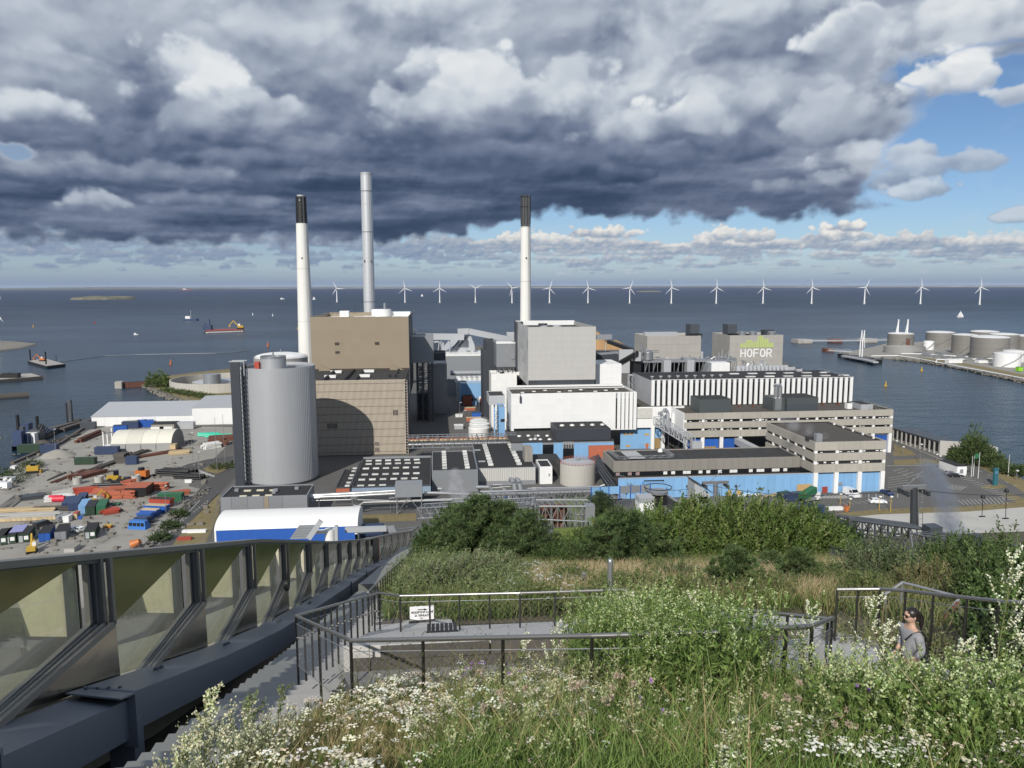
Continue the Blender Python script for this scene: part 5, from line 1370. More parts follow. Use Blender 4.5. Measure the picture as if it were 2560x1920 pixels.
# --- yard between the ribbed building and the white hall
def simple(name,label,cat,pl,pr,pt,pb,D,mat,roofm=None,group=None,x=None):
 """box standing on the ground at the photo row pb"""
 g0=atZ((pl+pr)/2,pb,2);Y=g0.y;x0,x1=cx_(pl,pr,pb,Y);zt=zat((pl+pr)/2,pt,Y)
 t=thing(name,label,cat,((x0+x1)/2,Y,2),group=group)
 G().box(x0,x1,Y,Y+D,2,zt).obj('body',mat,t)
 G().box(x0-.1,x1+.1,Y-.1,Y+D+.1,zt,zt+.15).obj('roof',roofm or K['bitumen_d'],t)
 return t,(x0,x1,Y,Y+D,2,zt)
t,d=simple('red_plant_room','orange-red box building with black roof between the halls','plant room',1158,1180,989,1015,16,K['brick'])
panels(t,d[0],d[1],2.2,d[5],d[2],1,4,K['brick'],gap=.2,th=.1)
G().box(d[0]-1.2,d[0],d[2]+.2,d[3],2,d[5]-.4).obj('side_wall',K['slate'],t)
simple('blue_container','small strong blue container beside orange tanks between the halls','container',1180,1202,1032,1044,4,K['blue_s'],K['blue_d'])
simple('pipe_gallery_box','orange clad pipe gallery above the blue container','pipe gallery',1160,1188,1020,1026,3,K['brick'],K['timber'])
simple('pipe_gallery_box','second orange gallery, below the small blue container','pipe gallery',1166,1203,1045,1053,3,K['brick'],K['timber'])
simple('link_block','low pale grey block behind the orange-red box','building',1180,1214,987,996,8,K['grey_l'],K['grey'])
for k,(px,py,rr_,lab) in enumerate(((1199,1088,5.2,'nearest of three white round tanks behind the lattice pipe bridge'),(1200,1077,5.2,'middle of three white round tanks behind the lattice pipe bridge'),(1198,1068,4.6,'farthest of three white round tanks behind the lattice pipe bridge'))):
 p=atZ(px,py+8,2);t=thing('round_tank',lab,'tank',(p.x,p.y+rr_,2),group='white tanks behind the pipe bridge')
 G().cyl(p.x,p.y+rr_,2,6.5,rr_,32).obj('shell',K['white_rough'],t,smooth=True);G().dome(p.x,p.y+rr_,6.5,rr_,.9,28,3).obj('lid',K['white'],t,smooth=True)
 G().ring(p.x,p.y+rr_,7.4,7.5,rr_,.08,24).obj('railing',K['grey_l'],t)
simple('white_canopy','flat white canopy on the dark asphalt left of the white round tanks','canopy',1136,1158,1064,1073,4,K['grey_l'],K['white'])
simple('white_trailer','white bags on a trailer left of the blue container','trailer',1139,1157,1037,1043,3,K['white_rough'],K['white_rough'])
t,d=simple('pipe_trench','dark sloping pipe duct right of the blue container','duct',1196,1200,1006,1030,22,K['steel_d'],K['steel'])
gl=M('lamp_globe',(.8,.8,.78),.4)
def lamp_post(label,px,py,h=8,arm=1.4,group=None,col=None):
 p=atZ(px,py,2);t=thing('street_lamp',label,'lamp post',p,group=group)
 G().tube(p,p+V3((0,0,h)),.11,6,.07).obj('pole',col or K['steel'],t)
 g=G().beam(p+V3((0,0,h)),p+V3((arm,0,h+.15)),.35,.18);g.obj('lamp_head',gl,t)
 return t
for k,(px,py) in enumerate(((1142,1000),(1144,1020),(1149,1046),(1160,1068))):
 lamp_post(('farthest','second farthest','second nearest','nearest')[k]+' lamp post in the dark yard right of the ribbed building',px,py,9)
# --- wind turbines
def turbine_parts(t,x,y,z,hub,rr,ang,s=1.0,yaw=.0):
 G().tube((x,y,z),(x,y,z+hub-1.5),2.3*s,16,1.25*s).obj('tower',K['turb'],t,smooth=True)
 g=G().box(x-1.6*s,x+1.6*s,y-3*s,y+6*s,z+hub-1.7*s,z+hub+1.7*s);g.obj('nacelle',K['turb'],t)
 G().dome(x,0,0,1.5*s,1.6*s,12,4) if False else None
 G().tube((x,y-5*s,z+hub),(x,y-3*s,z+hub),.6*s,12,1.7*s).obj('hub',K['turb'],t,smooth=True)
 for k in range(3):
  a=rad(ang+120*k);d=V3((math.sin(a)*math.cos(yaw),math.sin(a)*math.sin(yaw),math.cos(a)));n=V3((math.cos(a)*math.cos(yaw),math.cos(a)*math.sin(yaw),-math.sin(a)))
  o=V3((x,y-4*s,z+hub));e=V3((0,.35*s,0))
  pts=[o+n*.8*s,o+d*rr*.18+n*1.9*s,o+d*rr*.6+n*1.1*s,o+d*rr,o+d*rr*.6-n*.5*s,o+d*rr*.18-n*.7*s,o-n*.8*s]
  G().slab([p-e for p in pts],e*2).obj('blade',K['turb'],t)
K['turb']=M('turbine_white',(.80,.80,.79),.45,var=.02)
TX=[(728,653,-27),(875,654,-10),(950,654,0),(1027,654.5,62),(1106,655,-42),(1187,655,19),(1270,655,-13),(1360,655.5,22),(1450,656,-12),(1547,656,-4),(1648,656,-11),(1753,656.5,-11),(1867,657,27),(1988,657,-10),(2116,658.5,-9)]
names=['first from the left, between the two left chimneys','second, just right of the silver chimney','third from the left','fourth from the left, one blade hidden down','fifth, just left of the right white chimney',
  'sixth, just right of the right white chimney','seventh from the left','eighth, in front of the low islet','ninth from the left','tenth, above the signless concrete block','eleventh, left of the green bar sign',
  'twelfth, right of the green bar sign','thirteenth, blade pointing left','fourteenth, second from the right','fifteenth, rightmost and largest']
for (a,b,ang),nm in zip(TX,names):
 p=atZ(a*1.15732,b*1.15732,0)
 t=thing('wind_turbine','white offshore wind turbine, '+nm,'wind turbine',p,group='row of offshore wind turbines')
 G().tube((p.x,p.y,-1),(p.x,p.y,3.5),5.5,14,4.5).obj('foundation',K['concrete_l'],t)
 turbine_parts(t,p.x,p.y,3,64,40,ang,1.25,yaw=.12)
p=atZ(3,858,1.5)
t=thing('wind_turbine','nearer wind turbine cut off by the left picture edge, standing on an islet','wind turbine',p)
zz=zat(3,773,p.y)-p.z;turbine_parts(t,p.x-3,p.y,p.z,zz,20,150,.9)
# --- islands, breakwaters, vessels
def islet(name,label,P_,h,mat,z0=-.5,rough=.4,kind=None,cat='island'):
 c=V3((sum(p[0] for p in P_)/len(P_),sum(p[1] for p in P_)/len(P_),0));g=G();n=len(P_)
 rr=random.Random(len(label));R0=[];R1=[];R2=[]
 for (x,y) in P_:
  d=V3((x,y,0))-c
  R0.append((x,y,z0));R1.append((c.x+d.x*.93,c.y+d.y*.93,h*(.5+rough*rr.random())));R2.append((c.x+d.x*.6,c.y+d.y*.6,h*(.9+rough*rr.random())))
 vs=R0+R1+R2+[(c.x,c.y,h)]
 fs=[(i,(i+1) % n,n+(i+1) % n,n+i) for i in range(n)]+[(n+i,n+(i+1) % n,2*n+(i+1) % n,2*n+i) for i in range(n)]+[(2*n+i,2*n+(i+1) % n,3*n) for i in range(n)]
 g.add(vs,fs);return g.obj(name,mat,label=label,category=cat) if not kind else g.obj(name,mat,kind=kind)
def ellip(px,py,hw,depth,n=26,z=0):
 c=atZ(px,py,z);r=atZ(px+hw,py,z);a=(r-c).length;q=random.Random(int(px));return [(c.x+a*math.cos(2*math.pi*k/n)*(1+.08*q.random()),c.y+depth*math.sin(2*math.pi*k/n)*(1+.15*q.random())) for k in range(n)]
K['island']=M('island_ground',(.15,.145,.10),.95,var=.35,scale=.02,dirt=(.30,.27,.22))
islet('fort_island','low grassy fort island with stone rim far out on the left sea',ellip(262,748,62,230),16,K['island'])
g=G();q=atZ(262,748,0)
for k in range(16): x=q.x-110+k*14;g.box(x,x+9,q.y-150,q.y-130,6,12+R.random()*5)
g.obj('fort_wall',K['rock'],label='broken stone wall along the far fort island on the left',category='wall')
islet('sea_fort','thin low islet on the horizon behind the eighth turbine',ellip(1622,730,30,200),12,K['island'])
islet('turbine_islet','stony strip of land under the nearer turbine at the left edge',zpoly([(-160,880),(-40,866),(0,853),(40,855),(97,861),(60,870),(0,880),(-80,900)],0),2.0,K['rock'],cat='islet')
def deckbox(name,label,cat,corners_px,h,mats,z=0.0):
 """floating body from four waterline points"""
 P_=[atZ(a,b,z) for a,b in corners_px];t=thing(name,label,cat,P_[0])
 G().slab(P_,(0,0,h)).obj('hull',mats[0],t);c=sum(P_,V3((0,0,0)))/len(P_)
 G().slab([c+(p-c)*.93+V3((0,0,h)) for p in P_],(0,0,.25)).obj('deck',mats[1],t)
 return t,P_,c
K['deck']=M('pale_deck',(.38,.36,.33),.85,var=.2,scale=.15,dirt=(.2,.12,.08))
t,P_,c=deckbox('barge','flat black barge with pale deck and orange excavator, left on the water','barge',[(70,909),(118,923),(164,917),(112,902)],2.6,(K['black'],K['deck']))
for (a,b,h) in ((77,908,14),(116,918,15),(141,905,7)): q=atZ(a,b,0);G().tube(q,q+V3((0,0,h)),.7 if h>8 else .25,8).obj('spud_pole',K['black'],t)
def excavator(name,label,p,rot,s,mat,parent_cat='excavator'):
 t=thing(name,label,parent_cat,p,rot)
 g=G().box(-1.9*s,1.9*s,-1.6*s,-.9*s,0,.9*s);g.box(-1.9*s,1.9*s,.9*s,1.6*s,0,.9*s);g.obj('tracks',K['black'],t,local=True)
 G().box(-2.2*s,1.3*s,-1.35*s,1.35*s,1.0*s,2.3*s).obj('body',mat,t,local=True)
 G().box(.1*s,1.4*s,-1.35*s,-.2*s,2.3*s,3.4*s).obj('cab',K['white'],t,local=True)
 g=G().beam((1.0*s,.3*s,2*s),(4.2*s,.3*s,5.6*s),.5*s,.6*s);g.obj('boom',mat,t,local=True)
 g=G().beam((4.1*s,.3*s,5.6*s),(6.6*s,.3*s,2.8*s),.4*s,.45*s);g.hexa([(6*s,-.3*s,1.2*s),(7.2*s,-.3*s,1.8*s),(7.2*s,.9*s,1.8*s),(6*s,.9*s,1.2*s),(6.2*s,-.3*s,2.6*s),(6.9*s,-.3*s,2.8*s),(6.9*s,.9*s,2.8*s),(6.2*s,.9*s,2.6*s)]);g.obj('arm',mat,t,local=True)
 return t
excavator('excavator','orange excavator with folded boom on the flat black barge',c+V3((-8,10,2.85)),math.pi*.97,1.25,K['orange'])
t,P_,c=deckbox('dredger','long reddish dredging barge with blue tower and yellow excavator, left middle of the sea','dredger',[(512,834),(611,830),(607,826),(515,829)],3.6,(K['rust'],K['red']))
q=atZ(518,830,0);G().box(q.x-6,q.x+8,q.y-6,q.y+6,3.5,12).obj('tower_block',K['blue_d'],t)
for a in (515,525): q=atZ(a,830,0);G().tube(q,q+V3((0,0,22 if a>520 else 15)),1.0,8).obj('spud_pole',K['blue_d'],t)
me=G().box(-2,2,-.3,.3,0,2.2).mesh('fender',K['grey_l'])
for k in range(14): q=atZ(518+k*6.7,834-k*.27,0);piece('fender',me,t,(q.x,q.y-.8,.6))
excavator('excavator','yellow excavator with raised boom on the long reddish dredging barge',atZ(601,828.5,0)+V3((0,0,4)),math.pi,2.6,K['yellow'])
def boat(label,px,py,L_,h,hull,top,mast=0,rot=0,name='boat',cat='boat',sail=False):
 p=atZ(px,py,0);t=thing(name,label,cat,p,rot)
 g=G().slab([(-L_/2,-L_*.1,-.3),(L_*.35,-L_*.12,-.3),(L_/2,0,-.3),(L_*.35,L_*.12,-.3),(-L_/2,L_*.1,-.3)],(0,0,h));g.obj('hull',hull,t,local=True)
 if not sail: G().box(-L_*.35,-L_*.05,-L_*.08,L_*.08,h-.3,h*2.1).obj('wheelhouse',top,t,local=True)
 if mast:
  G().tube((0,0,h-.3),(0,0,mast),L_*.012+.08,6).obj('mast',K['grey_l'],t,local=True)
  if sail:
   G().slab([(.2,-.05,h*1.4),(L_*.02,-.05,mast*.97),(-L_*.42,-.05,h*1.4)],(0,.12,0)).obj('mainsail',K['white'],t,local=True)
   G().slab([(.5,-.05,h*1.2),(.3,-.05,mast*.85),(L_*.45,-.05,h*1.2)],(0,.12,0)).obj('jib',K['white'],t,local=True)
 return t
boat('dark tug with white bow and derrick mast, left of middle on the sea',478,802,34,5,K['blue_d'],K['white'],24,name='tugboat',cat='tugboat')
boat('distant red tanker with white bridge on the horizon at left',467,725.5,230,16,K['red'],K['white'],name='tanker',cat='ship')
boat('far white boat left of the black-topped chimney',706,748,26,4,K['white'],K['white'],name='boat')
boat('small white sailing boat just right of the black-topped chimney',785,749,18,2.4,K['white'],K['white'],20,name='sailing_boat',cat='sailing boat',sail=True)
boat('two-masted white sailing boat below the rightmost turbine',2401,793,17,2.4,K['white'],K['white'],16,name='sailing_boat',cat='sailing boat',sail=True)
boat('tiny white sailing boat between second and third turbines',1055,741,20,2,K['white'],K['white'],22,name='sailing_boat',cat='sailing boat',sail=True)
boat('little white motor boat on the water right of the first buoys at left',340,837,7,1.5,K['white'],K['white'],name='motor_boat')
def buoy(label,px,py,mat,s=1.0):
 p=atZ(px,py,0);t=thing('buoy',label,'buoy',p,group='navigation buoys')
 G().cyl(p.x,p.y,-.3,1.4*s,1.3*s,12).obj('float',mat,t);G().tube((p.x,p.y,1.4*s),(p.x,p.y,5.2*s),.8*s,8,.25*s).obj('topmark',mat,t)
for (a,b,mt,lab,s) in ((84,818,K['yellow'],'pale yellow buoy at far left above the stony strip',1.2),(238,809,K['red'],'red-white buoy right of the pale yellow one at left',1.2),(427,911,K['orange'],'slim orange buoy left of the ring-walled peninsula',1.0),(670,866,K['orange'],'slim orange buoy left of the white domed tank',1.2),
     (745,824,K['yellow'],'yellow buoy close to the black-topped chimney shaft',1.2),(2304,928,K['yellow'],'upper yellow buoy in the right harbour channel',.8),(2214,966,K['yellow'],'lower yellow buoy in the right harbour channel',.8),(632,788,K['white'],'upper white buoy below the far white boat',1.3),(682,790,K['white'],'second white buoy below the far white boat',1.3)): buoy(lab,a,b,mt,s)
A=[atZ(a,b,.25) for a,b in ((146,905),(200,898),(260,890),(340,886.5),(450,884.5),(540,883),(590,880),(630,875))]
g=G().path(A,.35,6);g.obj('floating_boom',K['grey'],label='long thin floating boom trailing right from the flat black barge',category='floating boom')
t,P_,c=deckbox('pier','pale quay strip reaching in from the left edge above the black tube','pier',[(-60,962),(0,957),(108,948),(84,940),(0,945),(-60,950)],2.4,(K['wooddark'],K['deck']))
g=G()
for k in range(6): q=atZ(5+k*7,944,2.6);g.box(q.x-3,q.x+3,q.y-3,q.y+2,2.6,4.5+k % 3)
g.obj('stacked_gear',K['black'],t)
A=atZ(-60,998,.8);B=atZ(72,989,.8)
G().tube(A,B,2.6,14).obj('floating_pipe',K['wooddark'],label='fat brown floating tube half sunk at the left edge',category='pipe')
# rocky peninsula with the ring wall
cR=(atZ(430,952,2)+atZ(640,952,2))/2
P0=atZ(527,984,2);Yc=P0.y+38;Xc=xat(430,955,Yc)+37
rR=xat(636,955,Yc)-Xc;rR=37
t=thing('ring_wall','round concrete basin wall on the green peninsula left of the silo','basin',(Xc,Yc,2))
g=G().ring(Xc,Yc,2,8.5,rR,.8,64);g.obj('wall',pt,t,smooth=True)
p=V3((xat(531,965,Yc-8),Yc-8,2));t=thing('round_tank','small grey upright tank inside the round concrete basin','tank',p);G().cyl(p.x,p.y,2,12.5,6.2,28).obj('shell',K['silver'],t,smooth=True)
p=V3((xat(541,962,Yc+10),Yc+10,2));t=thing('round_tank','wide low tank with flat cone roof inside the concrete basin','tank',p);G().cyl(p.x,p.y,2,5,17,32).obj('shell',K['concrete_d'],t,smooth=True);G().tube((p.x,p.y,5),(p.x,p.y,8.6),17,32,.3).obj('roof',K['grey_l'],t,smooth=True)
p=V3((xat(500,966,Yc-18),Yc-18,2));G().tube((p.x,p.y,2),(p.x,p.y,6),16,28,.4).obj('tarpaulin_cone',K['silver'],label='pale grey low cone left of the small upright tank',category='cone roof')
sheet('peninsula_ground',[(395,974),(470,1003),(620,1000),(640,918),(520,928),(425,940),(385,952),(372,962)],K['drygrass'],.012)
rk=[]
for k in range(3):
 g=G();rr=1.0
 pts=[V3((R.uniform(-1,1),R.uniform(-1,1),R.uniform(-1,1))).normalized()*R.uniform(.7,1) for _ in range(9)]
 bm=bmesh.new();[bm.verts.new(p) for p in pts];bmesh.ops.convex_hull(bm,input=bm.verts);me=bpy.data.meshes.new('rock');bm.to_mesh(me);bm.free();me.materials.append(K['rock']);rk.append(me)
def rock_belt(name,label,pts,z,n,s,wid):
 vs=[];fs=[]
 P_=[atZ(a,b,z) for a,b in pts];seg=[(b-a).length for a,b in zip(P_,P_[1:])];tot=sum(seg)
 for _ in range(n):
  u=R.random()*tot;i=0
  while u>seg[i] and i<len(seg)-1: u-=seg[i];i+=1
  p=P_[i].lerp(P_[i+1],u/seg[i])+V3((R.uniform(-wid,wid),R.uniform(-wid,wid),R.uniform(-1.5,.6)))
  me=R.choice(rk);k=s*R.uniform(.5,1.4);b=len(vs);ca,sa=math.cos(u),math.sin(u)
  for v in me.vertices: vs.append((p.x+k*(v.co.x*ca-v.co.y*sa),p.y+k*(v.co.x*sa+v.co.y*ca),p.z+k*.7*v.co.z))
  for f in me.polygons: fs.append(tuple(b+q for q in f.vertices))
 g=G();g.add(vs,fs);o=g.obj(name,K['rock'],kind='stuff',label=label);return o
rock_belt('shore_rocks','band of shore boulders round the green peninsula',[(366,964),(395,979),(430,994),(480,1006),(580,1006)],1.0,700,1.5,3)
t=thing('sheet_pile_jetty','rusty sheet pile jetty pointing left from the peninsula tip','jetty',atZ(298,970,0))
A=atZ(298,970,0);B=atZ(370,966,0);n=40
me=G().box(-.55,.55,-1.5,1.5,-1,4).mesh('sheet_pile',K['rust'])
for k in range(n): q=A.lerp(B,k/(n-1));piece('sheet_pile',me,t,q+V3((0,.5*(k % 2),0)))
G().box(A.x-2,A.x+3,A.y-3,A.y+3,0,5).obj('end_block',K['deck'],t)
# jack-up barge and quay at left
t,P_,c=deckbox('crane_barge','dark jack-up barge with blue cabins and tall black legs by the quay','barge',[(30,1128),(75,1118),(150,1080),(110,1082),(38,1112)],2.2,(K['black'],K['blue_d']))
for (a,b,top) in ((49,1108,1037),(97,1102,1040)):
 q=atZ(a,b,2);zz=zat(a,top,q.y);G().tube((q.x,q.y,0),(q.x,q.y,zz),.75,10).obj('leg',K['black'],t);g=G().box(q.x+.8,q.x+2.6,q.y-1,q.y+1,2,10);g.obj('leg_housing',K['steel_d'],t)
for (a,b,w_,h,mt) in ((44,1116,4,7,K['blue_d']),(57,1113,5,5,K['blue_d']),(74,1110,5,5,K['white']),(63,1100,4,8,K['blue_d']),(88,1106,5,6,K['steel_d'])):
 q=atZ(a,b,2.2);G().box(q.x-w_/2,q.x+w_/2,q.y,q.y+4,2.2,2.2+h).obj('deck_cabin',mt,t)
g=G()
for k in range(8): q=atZ(80+k*5,1108-k*2,2);g.tube(q,q+V3((4,2,9-k)),.3,5)
g.obj('winch_frame',K['black'],t,kind='stuff')
q=atZ(171,1062,0);t=thing('piling_mast','single tall black piling mast on the floating pontoon at the quay','piling mast',q)
zz=zat(167,1007,q.y);G().tube(q,(q.x,q.y,zz),.75,10).obj('mast',K['black'],t);G().box(q.x+.6,q.x+2.4,q.y-1,q.y+1,2,14).obj('hammer',K['steel_d'],t)
for (pts,lab) in (([(114,1079),(190,1058),(196,1052)],'thin dark pontoon beside the single piling mast'),([(154,1076),(236,1050)],'long dark pontoon between the quay and the white warehouse')):
 P_=[atZ(a,b,.6) for a,b in pts];g=G()
 for a,b in zip(P_,P_[1:]): g.beam(a,b,3.2,2.4)
 g.obj('pontoon',K['wooddark'],label=lab,category='pontoon')
P_=[atZ(a,b,2) for a,b in ((240,1052),(150,1110),(100,1130),(30,1160))];t=thing('quay_edge','dark timber quay edge with stored piles along the left yard','quay',P_[0])
for a,b in zip(P_,P_[1:]): G().beam(a+V3((0,0,.3)),b+V3((0,0,.3)),1.6,1.2).obj('coping',K['wooddark'],t)
# --- left yard
# white warehouse
Yf=425;x0=xat(230,1065,Yf);xm=xat(483,1062,Yf);x1=xat(600,1062,Yf);z0=7.2
t=thing('white_warehouse','long white warehouse with pale sloping roof behind the yard','warehouse',((x0+xm)/2,Yf,2))
g=G().box(x0,xm,Yf,Yf+.4,2,z0);g.box(x0,x0+.4,Yf+.4,Yf+44,2,z0);g.obj('wall',K['white'],t)
panels(t,x0,xm,2.1,z0,Yf,8,1,K['white'],gap=.16,th=.08)
rx0=xat(263,1010,Yf+34)
g=G().slab([(x0-.3,Yf-.3,z0),(xm,Yf-.3,z0),(xm,Yf+24,z0+4.4),(x0-.3,Yf+24,z0+4.4)],(0,0,.25));g.obj('roof',K['grey_l'],t)
g=G().slab([(x0-.3,Yf+24,z0+4.4),(xm,Yf+24,z0+4.4),(xm,Yf+48,z0),(x0-.3,Yf+48,z0)],(0,0,.25));g.obj('roof',K['grey_l'],t)
G().ngon([(x0,Yf,z0),(x0,Yf+48,z0),(x0,Yf+24,z0+4.4)]).obj('gable',K['white'],t)
z1=zat(530,1019,Yf)
t=thing('white_warehouse','taller white warehouse half behind the charcoal stair tower','warehouse',((xm+x1)/2,Yf,2))
G().box(xm,x1,Yf-.5,Yf+50,2,z1).obj('wall',K['white'],t);panels(t,xm,x1,2.1,z1-.1,Yf-.5,2,1,K['white'],gap=.16,th=.06)
G().hexa([(xm-.3,Yf-.8,z1),(x1,Yf-.8,z1),(x1,Yf+50,z1),(xm-.3,Yf+50,z1),(xm-.3,Yf-.8,z1+.3),(x1,Yf-.8,z1+.3),(x1,Yf+26,z1+3),(xm-.3,Yf+26,z1+3)]).obj('roof',K['grey_l'],t)
# arched tent
p0=atZ(277,1130,2);p1=atZ(425,1129,2);Yt=p0.y;x0=p0.x;x1=p1.x
t=thing('arched_tent','cream arched storage tent in the middle of the left yard','tent hall',((x0+x1)/2,Yt,2))
prof=[];n=14
for i in range(n+1): a=math.pi*i/n;prof.append((Yt+9-9*math.cos(a),2+8.3*math.sin(a)**.75 if 0<i<n else 2))
ct=M('cream_canvas',(.62,.60,.52),.75,var=.08,scale=.4,rnd=.10);ct2=M('grey_canvas',(.33,.33,.32),.8,var=.06)
ns=4
for s in range(ns):
 a,b=x0+(x1-x0)*s/ns,x0+(x1-x0)*(s+1)/ns-.08;k=n+1
 g=G();g.add([(a,y,z) for y,z in prof]+[(b,y,z) for y,z in prof],[(i,k+i,k+i+1,i+1) for i in range(n)]);g.obj('canvas_bay',ct,t,smooth=True)
 g=G().box(a+.1,b-.1,Yt-.15,Yt+.05,2,5.6);g.obj('side_curtain',ct2,t)
g=G().add([(x1,y,z) for y,z in prof],[tuple(range(n+1))]);g.obj('end_wall',ct2,t)
# boxes: generic container
def container(label,px,py,L_,W_,H_,rot,mat,top=None,name='container',cat='container',group='containers in the yard',doors=True,win=False):
 L_*=.9;H_*=.9;p=atZ(px,py,2);t=thing(name,label,cat,p,rot,group=group)
 G().box(-L_/2,L_/2,-W_/2,W_/2,.15,H_).obj('body',mat,t,local=True)
 g=G()
 for k in range(int(L_/.6)): x=-L_/2+.3+k*.6;g.box(x,x+.25,-W_/2-.05,-W_/2,.2,H_-.15);g.box(x,x+.25,W_/2,W_/2+.05,.2,H_-.15)
 g.obj('corrugation',mat,t,local=True,kind='stuff')
 G().box(-L_/2-.06,L_/2+.06,-W_/2-.06,W_/2+.06,H_,H_+.1).obj('roof',top or mat,t,local=True)
 if doors:
  me=G().box(-L_/2-.07,-L_/2-.01,.06,W_/2-.15,.3,H_-.15).mesh('door',mat)
  for s in (0,1): o=bpy.data.objects.new('door',me);C.objects.link(o);o.parent=t;o.scale=(1,1-2*s,1)
 if win:
  G().box(-L_/2-.1,-L_/2-.072,-W_/2+.3,-.1,1.0,2.1).obj('window',K['white'],t,local=True)
  G().box(-L_/2-.1,-L_/2-.072,.2,W_/2-.3,.3,2.2).obj('door_leaf',K['grey_l'],t,local=True)
 return t
def ang(a,b):
 A=atZ(*a);B=atZ(*b);return math.atan2(B.y-A.y,B.x-A.x)
ra=ang((60,1360),(90,1320))
fr=[(12,1353,K['green_d'],K['bitumen_d'],'dark green site cabin cut by the left edge, front row',True),(34,1350,K['green_d'],K['bitumen_d'],'dark green site cabin with white window, second in the front row',True),(68,1347,K['green_d'],K['bitumen_d'],'dark green site cabin right of the lilac-roofed one',True),
 (119,1345,K['blue_s'],K['bitumen_d'],'bright blue site container in the front cabin row',False),(158,1341,K['silver'],K['bitumen_d'],'grey site container right of the bright blue one',False),(231,1338,K['green_d'],K['bitumen_d'],'dark green site cabin at the right end of the front row',True)]
for (px,py,m1_,m2_,lab,win) in fr:
 container(lab,px,py,9,3.0,3.0,ra,m1_,m2_,name='site_cabin',cat='site cabin',group='site cabins in the front row',win=win)
container('site cabin with pale lilac roof in the front row',49,1344,8,3.4,3.1,ra,K['green_d'],M('lilac_roof',(.30,.31,.55),.5),name='site_cabin',cat='site cabin',group='site cabins in the front row')
for (px,py,L_,W_,H_,rt,mt,tp,lab) in (
 (258,1277,10,2.8,3.2,ra,K['green'],K['green'],'green container with white end, middle yard row'),(231,1280,10,2.8,3.2,ra,K['green_d'],K['black'],'almost black container left of the green white-ended one'),(214,1276,10,2.8,3.1,ra,K['blue'],K['blue'],'pale blue container in the middle yard row'),
 (190,1268,11,3,2.8,ra,K['blue_d'],K['blue_d'],'dark blue container left of the pale blue one'),(174,1266,11,3,2.6,ra,K['blue_d'],K['blue_d'],'leftmost dark blue container of the middle yard row'),(207,1254,8,2.6,2.6,ra,K['blue_d'],K['blue_d'],'dark blue container behind the pale blue one'),
 (269,1135,11,3,3.6,0,K['blue_d'],K['blue_d'],'navy container at the left front of the arched tent'),(290,1128,9,3,3.4,0,K['white'],K['white'],'white box container beside the navy one at the tent'),(215,1160,9,3,3,0,K['green_d'],K['green_d'],'dark green open container alone in the middle of the yard'),
 (331,1160,5,3,3.6,0,K['blue_d'],K['blue_d'],'short dark blue container right of the wood crates'),(460,1072,12,4,4,0,K['grey_l'],K['grey_l'],'pale grey container in front of the taller white warehouse'),(356,1067,5,4,4,.3,K['blue_s'],K['blue_s'],'left blue skip in front of the warehouse'),(373,1067,5,4,4,.3,K['blue_s'],K['blue_s'],'right blue skip in front of the warehouse'),
 (222,1072,8,3,4,0,K['slate'],K['slate'],'blue-grey container near the warehouse left corner'),(125,1131,8,3,4,0,K['blue_d'],K['blue_d'],'small navy container near the quay'),(80,1131,12,3.5,4,0,K['green_d'],K['green_d'],'dark green container near the quay'),
 (302,1080,7,3.5,4,.2,K['blue_s'],K['blue_d'],'blue container behind the white steel frames'),(328,1070,9,4,4,.1,K['blue_d'],K['steel_d'],'dark blue machinery box below the warehouse vent')):
 container(lab,px,py,L_,W_,H_,rt,mt,tp)
container('black tarpaulin-covered stack beside the red beams',350,1237,8,8,4.0,0,K['black'],K['brick'],name='covered_stack',cat='stack',doors=False)
t=container('green dumpster with white barrels beside the road',428,1252,9,3.2,3,0,K['green'],K['green'],cat='dumpster',group='skips along the road')
rr=.35
for (px,py,L_,H_,mt,lab,g_) in ((405,1266,8,2.8,K['red'],'dark red open skip in the roadside row',0),(393,1280,8,2.4,K['blue_s'],'large blue open skip filled with timber',0),(377,1290,6,2.2,K['blue_s'],'blue open skip with yellow rubbish inside',0),(366,1300,5,2.4,K['blue_s'],'small bright blue skip, third from the near end',0),(358,1311,4.5,2.4,K['blue_d'],'dark blue closed skip next to the nearest one',0)):
 p=atZ(px,py,2);t=thing('skip',lab,'skip',p,-.25,group='skips along the road')
 g=G();L2=L_/2
 g.hexa([(-L2+.7,-1.2,.2),(L2-.7,-1.2,.2),(L2-.7,1.2,.2),(-L2+.7,1.2,.2),(-L2,-1.4,H_),(L2,-1.4,H_),(L2,1.4,H_),(-L2,1.4,H_)]);g.obj('body',mt,t,local=True)
 G().box(-L2+.3,L2-.3,-1.2,1.2,H_,H_+.15).obj('load',K['timber'] if 'timber' in lab or 'yellow' in lab else (K['bitumen'] if 'red' in lab else mt),t,local=True)
 g=G().box(-L2-.08,L2+.08,-1.5,-1.36,H_-.1,H_+.1);g.box(-L2-.08,L2+.08,1.36,1.5,H_-.1,H_+.1);g.obj('rim',mt,t,local=True)
p=atZ(348,1321,2);t=thing('bottle_bank','light blue igloo shaped recycling bin with black windows, nearest of the blue row','recycling bin',p,-.25,group='skips along the road')
G().hexa([(-3,-1.3,0),(3,-1.3,0),(3,1.3,0),(-3,1.3,0),(-2.6,-.9,2.6),(2.6,-.9,2.6),(2.6,.9,2.6),(-2.6,.9,2.6)]).obj('body',M('mid_blue',(.04,.17,.50),.5),t,local=True)
me=G().box(-.45,.45,-.1,.05,0,1).mesh('window',K['dark'])
for k in range(4): o=piece('window',me,t,p+V3((-2+k*1.3,0,0)));o.location=(-2+k*1.3,-1.2,1.1)
